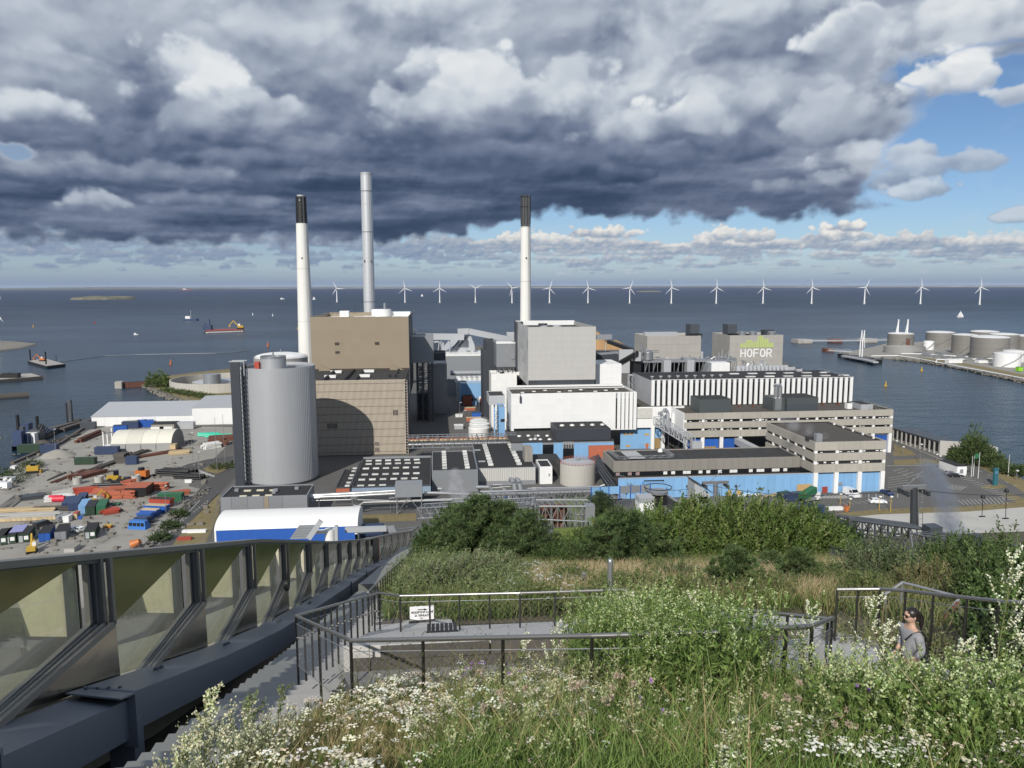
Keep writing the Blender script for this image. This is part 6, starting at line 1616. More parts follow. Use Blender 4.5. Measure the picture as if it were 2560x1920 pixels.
# stacks of beams, pipes, boards
def stack_thing(label,px,py,L_,n,m,r,rot,mat,kind='beam',name=None,cat='stack',group='building material in the yard',messy=0.45):
 r*=.8;L_*=.9;p=atZ(px,py,2);t=thing(name or ('pipe_stack' if kind=='pipe' else 'beam_stack'),label,cat,p,rot,group=group)
 me=(G().tube((-L_/2,0,0),(L_/2,0,0),r,8) if kind=='pipe' else G().box(-L_/2,L_/2,-r,r,-r*.8,r*.8)).mesh(kind,mat)
 for j in range(m):
  for i in range(n-(j if kind=='pipe' else 0)):
   o=bpy.data.objects.new(kind,me);C.objects.link(o);o.parent=t
   o.location=(R.uniform(-.6,.6)*messy*4,(i-(n-1)/2+.5*(j if kind=='pipe' else 0))*2.15*r,r+j*r*(1.75 if kind=='pipe' else 1.7));o.rotation_euler=(0,0,R.uniform(-messy,messy)*.2)
 return t
for a in (
 ('dark red I-beam stack at the left of the red piles',268,1232,9,4,3,.45,.0,K['brick'],'beam'),('red beam stack with a clear gap right of it',285,1246,7,4,5,.42,.0,K['brick'],'beam'),('red beam stack, lowest, middle of the yard',312,1245,7,4,5,.42,.0,K['brick'],'beam'),
 ('tall red beam stack by the black covered stack',303,1233,11,4,4,.45,.1,K['brick'],'beam'),('wide red pipe stack behind the black covered stack',365,1224,16,6,4,.45,0,K['brick'],'pipe'),('black pipe stack above the red beams',271,1222,12,4,3,.5,0,K['black'],'pipe'),
 ('orange-red plank pile left of the black pipes',213,1233,7,4,4,.4,.3,K['red'],'beam'),('red beam heap near the dumpster',448,1238,6,4,3,.4,.5,K['brick'],'beam'),('red beams standing up behind the stacks',322,1218,4,3,4,.5,.4,K['brick'],'beam'),
 ('yellowish timber stack at the left of the yard',60,1280,22,5,3,.35,.02,K['timber'],'beam'),('brown pipe stack right of the yellow timber',130,1276,14,5,3,.35,.0,K['wooddark'],'pipe'),('low cream block wall behind the front cabins',40,1296,30,3,3,.4,.01,K['concrete_l'],'beam'),
 ('long grey pipes lying at the left edge of the yard',28,1258,24,10,1,.28,ang((10,1262),(55,1232)),K['concrete_d'],'pipe'),('turquoise plastic pipes, left bundle, near the road bend',522,1089,11,6,2,.45,0,K['teal'],'pipe'),('turquoise plastic pipes, right bundle, near the road bend',546,1092,12,6,2,.45,0,K['teal'],'pipe'),
 ('brown board stack beside the turquoise pipes',560,1100,14,8,3,.5,.2,K['rust'],'beam'),('long rusty rails in front of the arched tent',385,1138,26,6,2,.3,ang((340,1146),(430,1131)),K['rust'],'beam'),('long dark rails running left from the wood crates',300,1152,44,5,2,.35,ang((270,1163),(345,1137)),K['wooddark'],'beam'),
 ('long dark rails in the shaded middle of the yard',226,1177,26,4,1,.3,ang((200,1186),(256,1158)),K['wooddark'],'beam'),('short rusty rails left of the yellow loader',170,1192,24,3,1,.3,ang((148,1200),(198,1180)),K['rust'],'beam'),('rusty rail pile beside the concrete rings',220,1190,14,9,3,.35,ang((190,1196),(262,1176)),K['rust'],'beam'),
 ('thin dark rails at the lower left of the rail piles',140,1192,14,3,1,.25,ang((120,1202),(162,1182)),K['wooddark'],'beam'),('wood crate pile, dark, right of the lone green container',305,1155,5,5,4,.7,0,K['wooddark'],'beam'),('black pipe heap beside the traffic island',440,1186,15,8,3,.5,-.2,K['black'],'pipe'),
 ('second black pipe heap nearer to the road',475,1195,12,6,2,.5,-.3,K['black'],'pipe'),('long rusty pile lying behind the arched tent',225,1095,26,3,2,.7,ang((201,1103),(248,1083)),K['rust'],'pipe'),('black pile bundle lying at the quay',170,1095,20,3,1,.6,ang((130,1105),(200,1083)),K['wooddark'],'pipe'),
 ('pallets and panels piled by the tent door',450,1134,9,5,2,.5,.3,K['timber'],'beam'),('scrap heap near the upper road bend, pale boards',530,1120,8,5,3,.6,.7,K['white_rough'],'beam'),('brown plank heap right of the pale boards',548,1112,7,5,4,.6,.2,K['rust'],'beam'),
 ('dark red scrap heap right of the green container',275,1283,5,5,3,.4,.5,K['red'],'beam'),('grey scrap strip running right from the green container',300,1274,12,5,2,.35,.1,K['concrete_d'],'beam'),('white block pile left of the red planks',150,1248,9,6,2,.5,.5,K['white_rough'],'beam'),('grey slab pile at the upper left of the block pile',130,1232,9,6,2,.5,.6,K['concrete_d'],'beam'),
 ('pale stone heap right of the block pile',170,1232,8,5,2,.5,.2,K['concrete_l'],'beam'),('dark stone heap left of the block pile',85,1246,8,5,2,.5,.4,K['steel_d'],'beam')):
 stack_thing(*a)
def heap(name,label,px,py,w_,d_,h,mat,cat='heap'):
 p=atZ(px,py,2);g=G();n=14;vs=[(p.x,p.y,2+h)]
 for j in (1,2,3):
  for i in range(n): a=2*math.pi*i/n;q=j/3*R.uniform(.85,1.15);vs.append((p.x+w_*q*math.cos(a),p.y+d_*q*math.sin(a),2+h*(1-(j/3)**1.3)+(.15*h*R.random() if j<3 else -.05)))
 fs=[(0,1+i,1+(i+1) % n) for i in range(n)]
 for j in range(2): fs+=[(1+j*n+i,1+(j+1)*n+i,1+(j+1)*n+(i+1) % n,1+j*n+(i+1) % n) for i in range(n)]
 g.add(vs,fs);return g.obj(name,mat,smooth=True,label=label,category=cat)
heap('gravel_heap','grey gravel heap with white sacks near the quay',145,1140,8,6,3,K['yard'])
heap('soil_heap','small dark soil heap beside the quay',107,1115,5,4,3,K['wooddark'])
for k,(px,lab) in enumerate(((194,'leftmost'),(248,'middle'),(341,'rightmost'))):
 p=atZ(px,1210-k*3,2);t=thing('concrete_ring',lab+' of three upright concrete rings in the yard','concrete ring',p,group='concrete rings in the yard')
 g=G().ring(p.x,p.y,2,4.6,1.6,.25,20);g.obj('ring',K['concrete_l'],t,smooth=True)
p=atZ(290,1205,2);t=thing('wheel_loader','yellow and black wheel loader parked in the middle of the yard','wheel loader',p,.3)
G().box(-3,1,-1.3,1.3,1.2,2.8).obj('body',K['yellow'],t,local=True);G().box(-.6,1.2,-1.1,1.1,2.8,4.6).obj('cab',K['glass'],t,local=True);G().box(2.6,4.2,-1.7,1.7,.2,1.4).obj('bucket',K['black'],t,local=True);G().beam((.8,0,2),(3,0,.9),.8,.4).obj('arm',K['yellow'],t,local=True)
for sx_ in (-2,1.2):
 for sy_ in (-1.5,1.5): G().tube((sx_,sy_-.35,.95),(sx_,sy_+.35,.95),.95,14).obj('wheel',K['rubber'],t,local=True)
for (px,py,lab,rot,mt,s) in ((84,1182,'dark yellow dozer in shade at the left of the yard',.2,K['yellow'],1.0),(356,1196,'orange machine with low front right of the wheel loader',2.9,K['orange'],1.1)):
 p=atZ(px,py,2);t=thing('bulldozer',lab,'dozer',p,rot);G().box(-2.2*s,2*s,-1.2*s,1.2*s,.7,3.0*s).obj('body',mt,t,local=True);g=G().box(-2.4*s,2.4*s,-1.6*s,-1.0*s,0,1);g.box(-2.4*s,2.4*s,1.0*s,1.6*s,0,1);g.obj('tracks',K['black'],t,local=True);G().box(-.6,1,-.9,.9,3.0*s,4.0*s).obj('cab',K['glass'],t,local=True);G().box(2.6*s,3*s,-1.9*s,1.9*s,0,1.2).obj('blade',mt,t,local=True)
excavator('excavator','yellow excavator with boom straight up below the front cabins',atZ(80,1381,2),1.9,.8,K['yellow'])
excavator('excavator','small yellow excavator among the white blocks and red planks',atZ(234,1256,2),.5,.7,K['yellow'])
# vehicles
def car(label,px,py,rot,mat,van=False,cat=None,z=2.0,s=1.0,name=None):
 p=atZ(px,py,z);t=thing(name or ('parked_van' if van else 'parked_car'),label,cat or ('van' if van else 'car'),p,rot)
 L_,W_=(5.4,2.0) if van else (4.5,1.85);L_*=s;W_*=s;h=2.2*s if van else 1.45*s
 if van: prof=[(-L_/2,.35),(-L_/2,2.1*s),(-L_/2+.2,h),(L_*.22,h),(L_*.36,1.35*s),(L_/2,1.05*s),(L_/2,.35)]
 else: prof=[(-L_/2,.35),(-L_/2,.95*s),(-L_*.42,1.02*s),(-L_*.33,1.36*s),(L_*.02,h),(L_*.2,1.0*s),(L_*.45,.85*s),(L_/2,.6),(L_/2,.35)]
 k=len(prof);g=G();ins=lambda z_: .84 if z_>1.2*s else (.93 if z_>1.0*s else 1)
 g.add([(x,-W_/2*ins(z_),z_) for x,z_ in prof]+[(x,W_/2*ins(z_),z_) for x,z_ in prof],[tuple(range(k)),tuple(range(2*k-1,k-1,-1))]+[(i,k+i,k+(i+1) % k,(i+1) % k) for i in range(k)])
 g.obj('body',mat,t,local=True)
 if van: g=G().slab([(L_*.225,-W_*.40,h-.05),(L_*.35,-W_*.44,1.45*s),(L_*.35,W_*.44,1.45*s),(L_*.225,W_*.40,h-.05)],(.06,0,.04))
 else: g=G().slab([(L_*.03,-W_*.38,h-.05),(L_*.19,-W_*.42,1.04*s),(L_*.19,W_*.42,1.04*s),(L_*.03,W_*.38,h-.05)],(.05,0,.05))
 g.obj('windscreen',K['glass'],t,local=True)
 for sg in (-1,1):
  z0_,z1_=(1.3*s,1.9*s) if van else (1.02*s,1.34*s);y_=sg*(W_/2*(.885 if not van else .9));xa,xb=(L_*.05,L_*.24) if van else (-L_*.30,L_*.12)
  g=G().hexa([(xa,y_-.03,z0_),(xb+.2,y_-.03,z0_),(xb+.2,y_+.03,z0_),(xa,y_+.03,z0_),(xa+.15,y_-.03,z1_),(xb-.1,y_-.03,z1_),(xb-.1,y_+.03,z1_),(xa+.15,y_+.03,z1_)]);g.obj('side_window',K['glass'],t,local=True)
 if not van: G().slab([(-L_*.43,-W_*.4,1.04*s),(-L_*.335,-W_*.38,1.33*s),(-L_*.335,W_*.38,1.33*s),(-L_*.43,W_*.4,1.04*s)],(-.04,0,.03)).obj('rear_window',K['glass'],t,local=True)
 for sx_ in (-L_*.31,L_*.31):
  for sy_ in (-1,1): wh=G().tube((sx_,sy_*W_*.40,.33),(sx_,sy_*W_*.51,.33),.34,12).obj('wheel',K['rubber'],t,local=True);G().tube((sx_,sy_*W_*.51,.33),(sx_,sy_*W_*.518,.33),.2,10).obj('rim',K['steel'],wh,local=True)
 return t
car('left of two white vans parked at the left edge of the yard',4,1222,2.9,K['carwhite'],True,s=1.25)
car('right of two white vans at the left edge, partly behind the other',16,1210,2.9,K['carwhite'],True,s=1.25)
car('white estate car between the containers of the front row',208,1328,1.0,K['carwhite'],s=1.1)
car('white hatchback half hidden left of the white estate car',189,1326,1.0,K['carwhite'],s=1.0)
car('black van parked behind the dark green cabins',107,1318,1.1,K['cardark'],True)
car('silver car among the blocks, left of the loader',164,1302,1.0,K['carsilver'],True)
car('white car driving across the right car park',2194,1258,-.15,K['carwhite'],s=1.25)
car('white van parked nose out at the pale blue wall',2128,1240,-1.45,K['carwhite'],True,s=1.25)
car('dark blue car parked at the corner of the white column',2217,1236,-1.5,K['carblue'],s=1.15)
car('silver car parked by the small white gatehouse',2377,1187,-.1,K['carsilver'],s=1.1)
car('black estate parked in front of the silver car',2388,1192,-.15,K['cardark'],s=1.1)
car('white car behind the black estate at the gatehouse',2396,1190,-.15,K['carwhite'])
g=G()
for _ in range(520):
 q_=atZ(R.uniform(0,520),R.uniform(1085,1385),2)
 if q_.y<215 or R.random()<.2: continue
 s_=R.uniform(.15,.6);g.box(q_.x-s_*R.uniform(1,3),q_.x+s_,q_.y-s_,q_.y+s_,2,2+s_*R.uniform(.5,1.6))
g.obj('yard_litter',K['rock'],kind='stuff',label='loose stones, offcuts and rubbish on the yard')
# white frames, fence masts, blue flag masts in the yard
t=thing('goal_stands','three white upright steel frames left of the arched tent','frame',atZ(265,1110,2))
for (a,b,c_) in ((260,1120,1080),(270,1115,1080),(281,1108,1070)): q=atZ(a,b,2);G().beam(q,(q.x,q.y,zat(a,c_,q.y)),.5,.5).obj('post',K['white'],t)
q=atZ(260,1120,2);r_=atZ(281,1108,2);G().beam((q.x,q.y,zat(260,1082,q.y)),(r_.x,r_.y,zat(281,1080,r_.y)),.4,.4).obj('cross_bar',K['white'],t)
t,d=simple('site_shed','flat-roofed concrete shed with two open bays by the warehouse','shed',379,436,1061,1078,9,K['concrete_d'])
for px in (393,415): q=xat(px,1070,d[2]-.1);G().box(q-3.2,q+3.2,d[2]-.25,d[2]-.05,2,d[5]-1.2).obj('bay',K['white_rough'],t)
simple('site_hut','small cream hut at the right end of the arched tent','hut',425,439,1112,1128,3,K['timber'],K['timber'])
simple('toilet_box','tiny white box standing by the quay at left','box',26,37,1167,1173,2,K['white'],K['white'])
simple('white_cabinet','white cabin on legs beside the yard fence','cabin',155,172,1292,1306,3,K['white'],K['white'])
simple('concrete_box','pale concrete box just above the steel parapet','box',160,186,1371,1381,4,K['concrete_l'],K['concrete_d'])
simple('barrier_blocks','red and yellow plastic barriers right of the last dark green cabin','barrier',258,276,1316,1322,2,K['orange'],K['yellow'])
simple('green_bin','small green bin behind the green container','bin',280,295,1262,1267,3,K['green'],K['green'])
simple('blue_crate','tiny strong blue crate in front of the pale blue container','crate',195,204,1293,1299,2,K['blue_s'],K['blue_s'])
simple('pallet_stack','pale yellow pallets in front of the black covered stack','pallets',337,366,1242,1244,3,K['timber'],K['timber'])
simple('life_raft_box','white sign board among the black pipe heap','sign',462,479,1200,1207,.5,K['white'],K['white'])
p=atZ(340,1370,2);t=thing('concrete_mixer','orange drum mixer at the roadside just above the parapet','mixer',p);G().tube(p+V3((-1,0,1)),p+V3((1.2,0,1.9)),1.3,14,.8).obj('drum',K['orange'],t,smooth=True);G().box(p.x-1.2,p.x+1.2,p.y-.6,p.y+.6,2,2.6).obj('base',K['steel_d'],t)
red_w=K['red']
for k,(px,py) in enumerate(((148,1254),(140,1252))):
 p=atZ(px,py,2);t=thing('red_float',('right' if k==0 else 'left')+' of two bright pink-red fenders in the yard','fender',p,group='red fenders');G().tube(p+V3((-2,0,1)),p+V3((2,0,1)),1.1,12).obj('float',M('pink_red',(.6,.03,.06),.5),t,smooth=True)
for k,(px,py,h,lab) in enumerate(((543,1177,22,'leftmost tall lamp mast on the traffic island'),(563,1166,22,'rightmost tall lamp mast on the traffic island'),(499,1200,11,'slim mast at the hatched road marking'),(482,1150,12,'thin mast near the board heaps'),(416,1290,10,'thin mast beside the blue timber skip'),(140,1140,12,'thin pole by the navy container near the quay'))):
 lamp_post(lab,px,py,h,.8)
# kerb of rubble and fence along the road
t=thing('yard_fence','wire fence with steel posts between the yard and the road','fence',atZ(425,1300,2))
P_=[atZ(a,b,2) for a,b in ((330,1392),(370,1345),(420,1295),(465,1250),(500,1222))]
me=G().tube((0,0,0),(0,0,2.0),.06,5).mesh('post',K['steel'])
wire=G()
for a,b in zip(P_,P_[1:]):
 n=max(2,int((b-a).length/3))
 for k in range(n): q=a.lerp(b,k/n);piece('post',me,t,q)
 for h in (.3,1.0,1.9): wire.tube(a+V3((0,0,h)),b+V3((0,0,h)),.02,3)
wire.obj('wire',K['steel'],t)
rock_belt('rubble_strip','strip of broken stone between yard fence and road',[(340,1392),(400,1335),(450,1282),(500,1236),(520,1222)],2.2,420,.6,1.2)
t=thing('cabin_fence','low wire fence in front of the site cabins','fence',atZ(150,1366,2))
P_=[atZ(a,b,2) for a,b in ((-40,1372),(60,1372),(160,1368),(240,1364),(270,1345),(262,1330))]
wire=G()
for a,b in zip(P_,P_[1:]):
 n=max(2,int((b-a).length/3))
 for k in range(n): piece('post',me,t,a.lerp(b,k/n))
 for h in (.4,1.1,1.8): wire.tube(a+V3((0,0,h)),b+V3((0,0,h)),.02,3)
wire.obj('wire',K['steel'],t)
t=thing('cream_fence','cream post and board fence behind the front cabins','fence',atZ(130,1306,2))
for k in range(14): q=atZ(5+k*13,1306-k*.6,2);G().box(q.x-1.2,q.x+1.2,q.y-.1,q.y+.1,2.2,3.1).obj('board',K['timber'],t)
simple('site_toilet','small cream cabin with red top right of the pale blue container','cabin',184,193,1284,1299,2.5,K['timber'],K['red'])
# small rubbish near the roadside by the tent
for (px,py,L_,mt,lab) in ((486,1331,7,K['white'],'long white slab lying on the verge left of the white tent'),(462,1349,4,K['red'],'red and white rubble block by the verge')):
 p=atZ(px,py,2);G().box(p.x-L_/2,p.x+L_/2,p.y-.7,p.y+.7,2,2.8).obj('slab',mt,label=lab,category='slab')
t=thing('verge_fence','thin fence between road verge and white tent','fence',atZ(520,1300,2));wire=G();P_=[atZ(a,b,2) for a,b in ((500,1372),(530,1320),(548,1262))]
for a,b in zip(P_,P_[1:]):
 n=int((b-a).length/3)
 for k in range(n): piece('post',me,t,a.lerp(b,k/n))
 for h in (.6,1.9): wire.tube(a+V3((0,0,h)),b+V3((0,0,h)),.02,3)
wire.obj('wire',K['steel'],t)
# --- right side: shed, car park, far terminal
A=atZ(2232,1101,2);B=atZ(2347,1137,2);Cc=atZ(2400,1140,2);h=6.4
dAB=(B-A).normalized();nrm_=(Cc-B);wid=nrm_.length;nrm_=nrm_.normalized();L_=(B-A).length
t=thing('boat_shed','long dark shed with a row of square openings by the water','shed',B)
u0=V3((0,0,0))
G().slab([A+V3((0,0,0)),B,B+nrm_*wid,A+nrm_*wid],(0,0,h-.8)).obj('wall',K['concrete_d'],t)
fr_=G().slab([B+dAB*.02,B+nrm_*wid+dAB*.02,B+nrm_*wid+dAB*.35,B+dAB*.35],(0,0,h));fr_.obj('end_wall',K['concrete_l'],t)
q=B+nrm_*wid*.5+dAB*.38;G().slab([q-nrm_*.9,q+nrm_*.9,q+nrm_*.9+dAB*.1,q-nrm_*.9+dAB*.1],(0,0,3.4)).obj('door',K['dark'],t)
no=10;out=V3((dAB.y,-dAB.x,0));out=out if out.dot(nrm_)<0 else -out
for i in range(no):
 a=A+dAB*(L_*(i+.22)/no);b=A+dAB*(L_*(i+.78)/no)
 G().slab([a+V3((0,0,1.4)),b+V3((0,0,1.4)),b+out*.12+V3((0,0,1.4)),a+out*.12+V3((0,0,1.4))],(0,0,3.6)).obj('opening',K['black'],t)
 a2=A+dAB*(L_*i/no);G().slab([a2,a2+dAB*.7,a2+dAB*.7+out*.5,a2+out*.5],(0,0,h-.6)).obj('pier',K['concrete_l'],t)
ns=26
for i in range(ns):
 a=A+dAB*(L_*i/ns)+out*.6+V3((0,0,h-.8));b=A+dAB*(L_*(i+.86)/ns)+out*.6+V3((0,0,h-.8))
 G().slab([a,b,b+nrm_*(wid+1),a+nrm_*(wid+1)],(0,0,.5)).obj('roof_panel',K['steel_d'],t)
p=atZ(2440,1137,2);G().box(p.x-5,p.x+7,p.y-4,p.y+4,2,6).obj('pump_house',K['concrete_l'],label='small pale concrete block at the water behind the tree',category='pump house')
# gatehouse
t,d=simple('gatehouse','small white flat-roofed gatehouse by the car park entrance','gatehouse',2392,2416,1166,1187,11,K['white'])
G().box(d[0]+1.2,d[0]+2.6,d[2]-.06,d[2],2,4.2).obj('door',K['grey'],t)
t,d=simple('pylon_sign','tall teal sign pylon on the verge at the car park exit','sign',2484,2494,1172,1214,.8,M('teal_paint',(.03,.13,.16),.5),M('teal_cap',(.03,.13,.16),.5))
g=G();
for k in range(3): stroke(g,[(d[0]+.3+k*.5,d[5]-1.8),(d[0]+.3+k*.5,d[5]-1.0)],.14,d[2]-.12,.1)
g.obj('sign_text',K['blue'],t)
for k,(px,py,top,lab) in enumerate(((2428,1192,1140,'leftmost flagpole by the gatehouse'),(2433,1190,1138,'second flagpole by the gatehouse'),(2445,1196,1131,'flagpole with the green flag'),(2520,1190,1136,'flagpole right of the teal sign pylon'))):
 p=atZ(px,py,2);t=thing('flagpole',lab,'flagpole',p);zz=zat(px,top,p.y);G().tube(p,(p.x,p.y,zz),.12,6,.06).obj('pole',K['white'],t)
 if 'green' in lab: G().slab([(p.x-.1,p.y,zz-.4),(p.x-1.9,p.y+.2,zz-.7),(p.x-1.8,p.y+.2,zz-2.6),(p.x-.1,p.y,zz-2.2)],(0,.05,0)).obj('flag',K['green'],t)
for k,(px,py,top) in enumerate(((2239,1130,1103),(2257,1137,1118),(2300,1160,1112),(2341,1153,1137),(2349,1160,1141),(2414,1159,1139),(2541,1200,1178),(2100,1262,1237),(2124,1270,1248),(2198,1275,1243),(2226,1281,1243))):
 p=atZ(px,py,2);t=thing('street_lamp',['short lamp post nearest the white column','short lamp post beside the parked skip on the lawn','tall lamp post in front of the long dark shed','left lamp of the close pair below the dark shed','right lamp of the close pair below the dark shed','lamp post left of the gatehouse flags','lamp post by the far right fence',
  'leftmost yellow lamp post on the car park edge','yellow lamp post below the white van','yellow lamp post right of the white car','rightmost yellow lamp post on the car park edge'][k],'lamp post',p,group='lamp posts round the right car park')
 zz=zat(px,top,p.y);G().tube(p,(p.x,p.y,zz),.12,6,.08).obj('pole',K['yellow'] if k>6 else K['steel'],t);G().box(p.x-.2,p.x+.5,p.y-.3,p.y+.3,zz,zz+.4).obj('lamp_head',gl,t)
# skips and containers by the blue wall
for (px,py,L_,H_,rt,mt,lab) in ((1978,1252,5.5,2.6,.1,K['blue_d'],'dark blue container between two green skips by the plywood gate'),(2012,1278,6,2.6,0,K['blue_d'],'left of the two navy containers at the grass edge'),(2040,1280,5,2.4,0,K['blue_d'],'right of the two navy containers at the grass edge'),(1960,1247,5,2.6,.3,K['green_d'],'dark green skip left of the dark blue container'),(1990,1250,5.5,3,.2,K['steel_d'],'dark grey container beside the dark blue one')):
 container(lab,px,py,L_,2.4,H_,rt,mt,mt,group='containers by the right car park')
p=atZ(2020,1255,2);t=thing('tilted_skip','green skip tilted up on its truck by the hatched marking','skip',p,.4);G().hexa([(-3,-1.2,1.5),(3,-1.2,3.2),(3,1.2,3.2),(-3,1.2,1.5),(-3.4,-1.3,3.3),(2.6,-1.3,5.2),(2.6,1.3,5.2),(-3.4,1.3,3.3)]).obj('body',K['green'],t,local=True);G().box(-2,4,-.9,.9,.6,1.5).obj('chassis',K['grey'],t,local=True);G().box(3.2,4.8,-1.1,1.1,.6,3).obj('cab',K['white'],t,local=True)
simple('white_barrier','long white concrete barrier right of the navy containers','barrier',2071,2108,1270,1276,1.5,K['white_rough'],K['white'])
simple('orange_bin','small orange bin at the right end of the white barrier','bin',2115,2122,1267,1279,1.5,K['orange'],K['brick'])
rock_belt('verge_stones','loose stones along the car park verge',[(2075,1284),(2200,1276),(2420,1270),(2520,1262),(2530,1240)],2.1,120,.35,.8)
# stairs of boards lying by the blue wall
for k,(px,py,mt,lab) in enumerate(((1885,1236,K['white'],'crossed white boards by the pale blue wall, left heap'),(1905,1234,K['white'],'crossed white boards by the pale blue wall, right heap'),(1930,1240,K['timber'],'low tan planks by the pale blue wall'))):
 stack_thing(lab,px,py,5,5,2,.22,.5,mt,messy=2.5,group='boards by the blue wall')
# far terminal
term=zpoly([(2092,883),(2130,877),(2180,868),(2218,858),(2400,850),(2600,852),(2900,900),(3000,1010),(2560,950),(2480,933),(2400,917),(2300,900),(2200,892),(2110,893)],1.5)
g=G();g.prism(term,-2,1.5);g.obj('terminal_ground',K['concrete_d'],kind='structure')
rock_belt('terminal_shore_rocks','rocky bank of the oil terminal along the channel',[(2240,897),(2300,902),(2400,919),(2480,936),(2560,953),(2700,985)],1.2,900,1.6,3)
sheet('terminal_grass',[(2240,893),(2300,897),(2400,912),(2480,928),(2560,945),(2700,975),(2700,965),(2480,921),(2400,906),(2300,893)],K['drygrass'],.03,z=1.5)
def tank(label,pl,pr,ptop,pbase,mat,roofm,n=56,group='terminal storage tanks'):
 pc=(pl+pr)/2;f=atZ(pc,pbase,1.5);Yc=f.y;r=(xat(pr,(ptop+pbase)/2,Yc)-xat(pl,(ptop+pbase)/2,Yc))/2;Yc+=r;r=(xat(pr,(ptop+pbase)/2,Yc)-xat(pl,(ptop+pbase)/2,Yc))/2;xc=(xat(pr,ptop,Yc)+xat(pl,ptop,Yc))/2
 zt=zat(pc,ptop+4,Yc-r)
 t=thing('storage_tank',label,'tank',(xc,Yc,1.5),group=group)
 G().cyl(xc,Yc,1.5,zt,r,n).obj('shell',mat,t,smooth=True)
 G().dome(xc,Yc,zt,r,r*.10,n,4).obj('roof',roofm,t,smooth=True)
 for f_ in (.25,.5,.75): z_r=1.5+(zt-1.5)*f_;G().ring(xc,Yc,z_r,z_r+.25,r+.15,.2,n).obj('hoop',mat,t)
 G().ring(xc,Yc,zt+1.0,zt+1.15,r,.12,40).obj('railing',K['steel'],t)
 g=G()
 for k in range(16): a=-2.6+k*.11;g.box(xc+(r+.5)*math.cos(a)-.7,xc+(r+.5)*math.cos(a)+.7,Yc+(r+.5)*math.sin(a)-.5,Yc+(r+.5)*math.sin(a)+.5,1.5+(zt-1.5)*k/16,1.7+(zt-1.5)*k/16)
 g.obj('stair',K['grey_l'],t)
 return t,xc,Yc,r,zt
def bund(label,pl,pr,ptop,pbase,mat,depth_r=None):
 pc=(pl+pr)/2;f=atZ(pc,pbase,1.5);Yc=f.y;r=(xat(pr,pbase,Yc)-xat(pl,pbase,Yc))/2*1.04;Yc+=r
 t=thing('bund_wall',label,'bund wall',((xat(pl,pbase,Yc)+xat(pr,pbase,Yc))/2,Yc,1.5));c0=ORG[t.name]
 G().ring(c0.x,c0.y,1.5,zat(pc,ptop+2,Yc-r),r,.6,64).obj('wall',mat,t,smooth=True)
bund('round pale bund wall around the leftmost terminal tank',2216,2304,868,886,K['tankl'])
t,xc,Yc,r,zt=tank('leftmost grey terminal tank with rust streak and twin white masts',2224,2281,832,872,K['tankc'],K['white'])
G().box(xc-2,xc+2.5,Yc-r-.25,Yc-r+2,5,zt-5).obj('rust_streak_plate',K['rust'],t)
for dx_ in (-4,8):
 g=G().tube((xc+dx_,Yc,zt),(xc+dx_,Yc,zt+17),.8,6);g.beam((xc+dx_-2.5,Yc,zt),(xc+dx_,Yc,zt+15),.8,.8);g.obj('mast',K['white'],t)
tank('second grey terminal tank with thin roof boom, right of the small white tank',2321,2382,829,868,K['tankc'],K['white'])
tank('small white tank between the first and second grey tanks',2311,2334,850,875,K['white'],K['white'])
tank('rear terminal tank, only its white roof showing',2432,2492,827,872,K['tankc'],K['white'])
tank('large grey terminal tank at the left of the big cluster',2386,2440,835,886,K['tankc'],K['white'])
tank('grey terminal tank behind the biggest one, boom on roof',2480,2541,834,884,K['tankc'],K['white'])
tank('biggest nearest grey terminal tank with white roof',2436,2516,842,901,K['tankc'],K['white'])
tank('grey terminal tank cut by the right picture edge',2538,2600,838,884,K['tankc'],K['white'])
tank('white terminal tank behind the nearest white one at right',2512,2557,875,906,K['white'],K['white'])
tank('nearest pure white terminal tank at the right edge',2491,2547,882,919,K['white'],K['white'])
def jetty(label,pts,z,wd,heads,railing=True):
 P_=[atZ(a,b,z) for a,b in pts];t=thing('jetty',label,'jetty',P_[0])
 for a,b in zip(P_,P_[1:]): G().beam(a,b,wd,1.2).obj('walkway',K['grey_l'],t);G().truss(a+V3((0,0,.6)),b+V3((0,0,.6)),1.6,14,.12).obj('railing',K['grey_l'],t)
 for (a,b,s,mt) in heads: q=atZ(a,b,0);G().box(q.x-s,q.x+s,q.y-s,q.y+s,-1,z+.8).obj('dolphin',mt,t)
 return t
jetty('long thin far jetty with rusty dolphins pointing left from the terminal',[(2006,852),(2090,852),(2170,851),(2222,850)],4,3,[(2004,857,10,K['deck']),(2087,856,7,K['rust']),(2168,855,9,K['deck'])])
jetty('short nearer jetty ending in a rusty block, below the long far one',[(2072,876),(2130,880)],3,2,[(2070,879,5,K['rust'])])
t=jetty('black piled loading jetty with two white loading arms',[(2108,890),(2160,899),(2190,906)],3,5,[(2108,893,4,K['black']),(2130,897,5,K['black']),(2150,901,6,K['black']),(2162,903,6,K['black']),(2186,908,5,K['black'])])
for px in (2149,2155):
 q=atZ(px,894,3);g=G().tube(q,q+V3((0,0,15)),.6,8);g.tube(q+V3((0,0,15)),q+V3((1.2,0,28)),.4,6);g.tube(q+V3((1.2,0,28)),q+V3((2.2,0,10)),.35,6);g.obj('loading_arm',K['white'],t)
for pts,r,lab in (([(2178,890),(2245,889),(2300,897),(2400,917),(2500,935),(2560,946)],.5,'long white pipeline along the channel bank of the terminal'),([(2340,906),(2342,899),(2485,897),(2487,902)],.6,'white pipe bridge in front of the biggest terminal tank'),([(2253,884),(2310,885),(2420,892)],.5,'white pipeline between the first bund wall and the big tanks')):
 P_=[atZ(a,b,3) for a,b in pts];g=G().path(P_,r,8);g.obj('pipeline',K['white'],label=lab,category='pipeline')
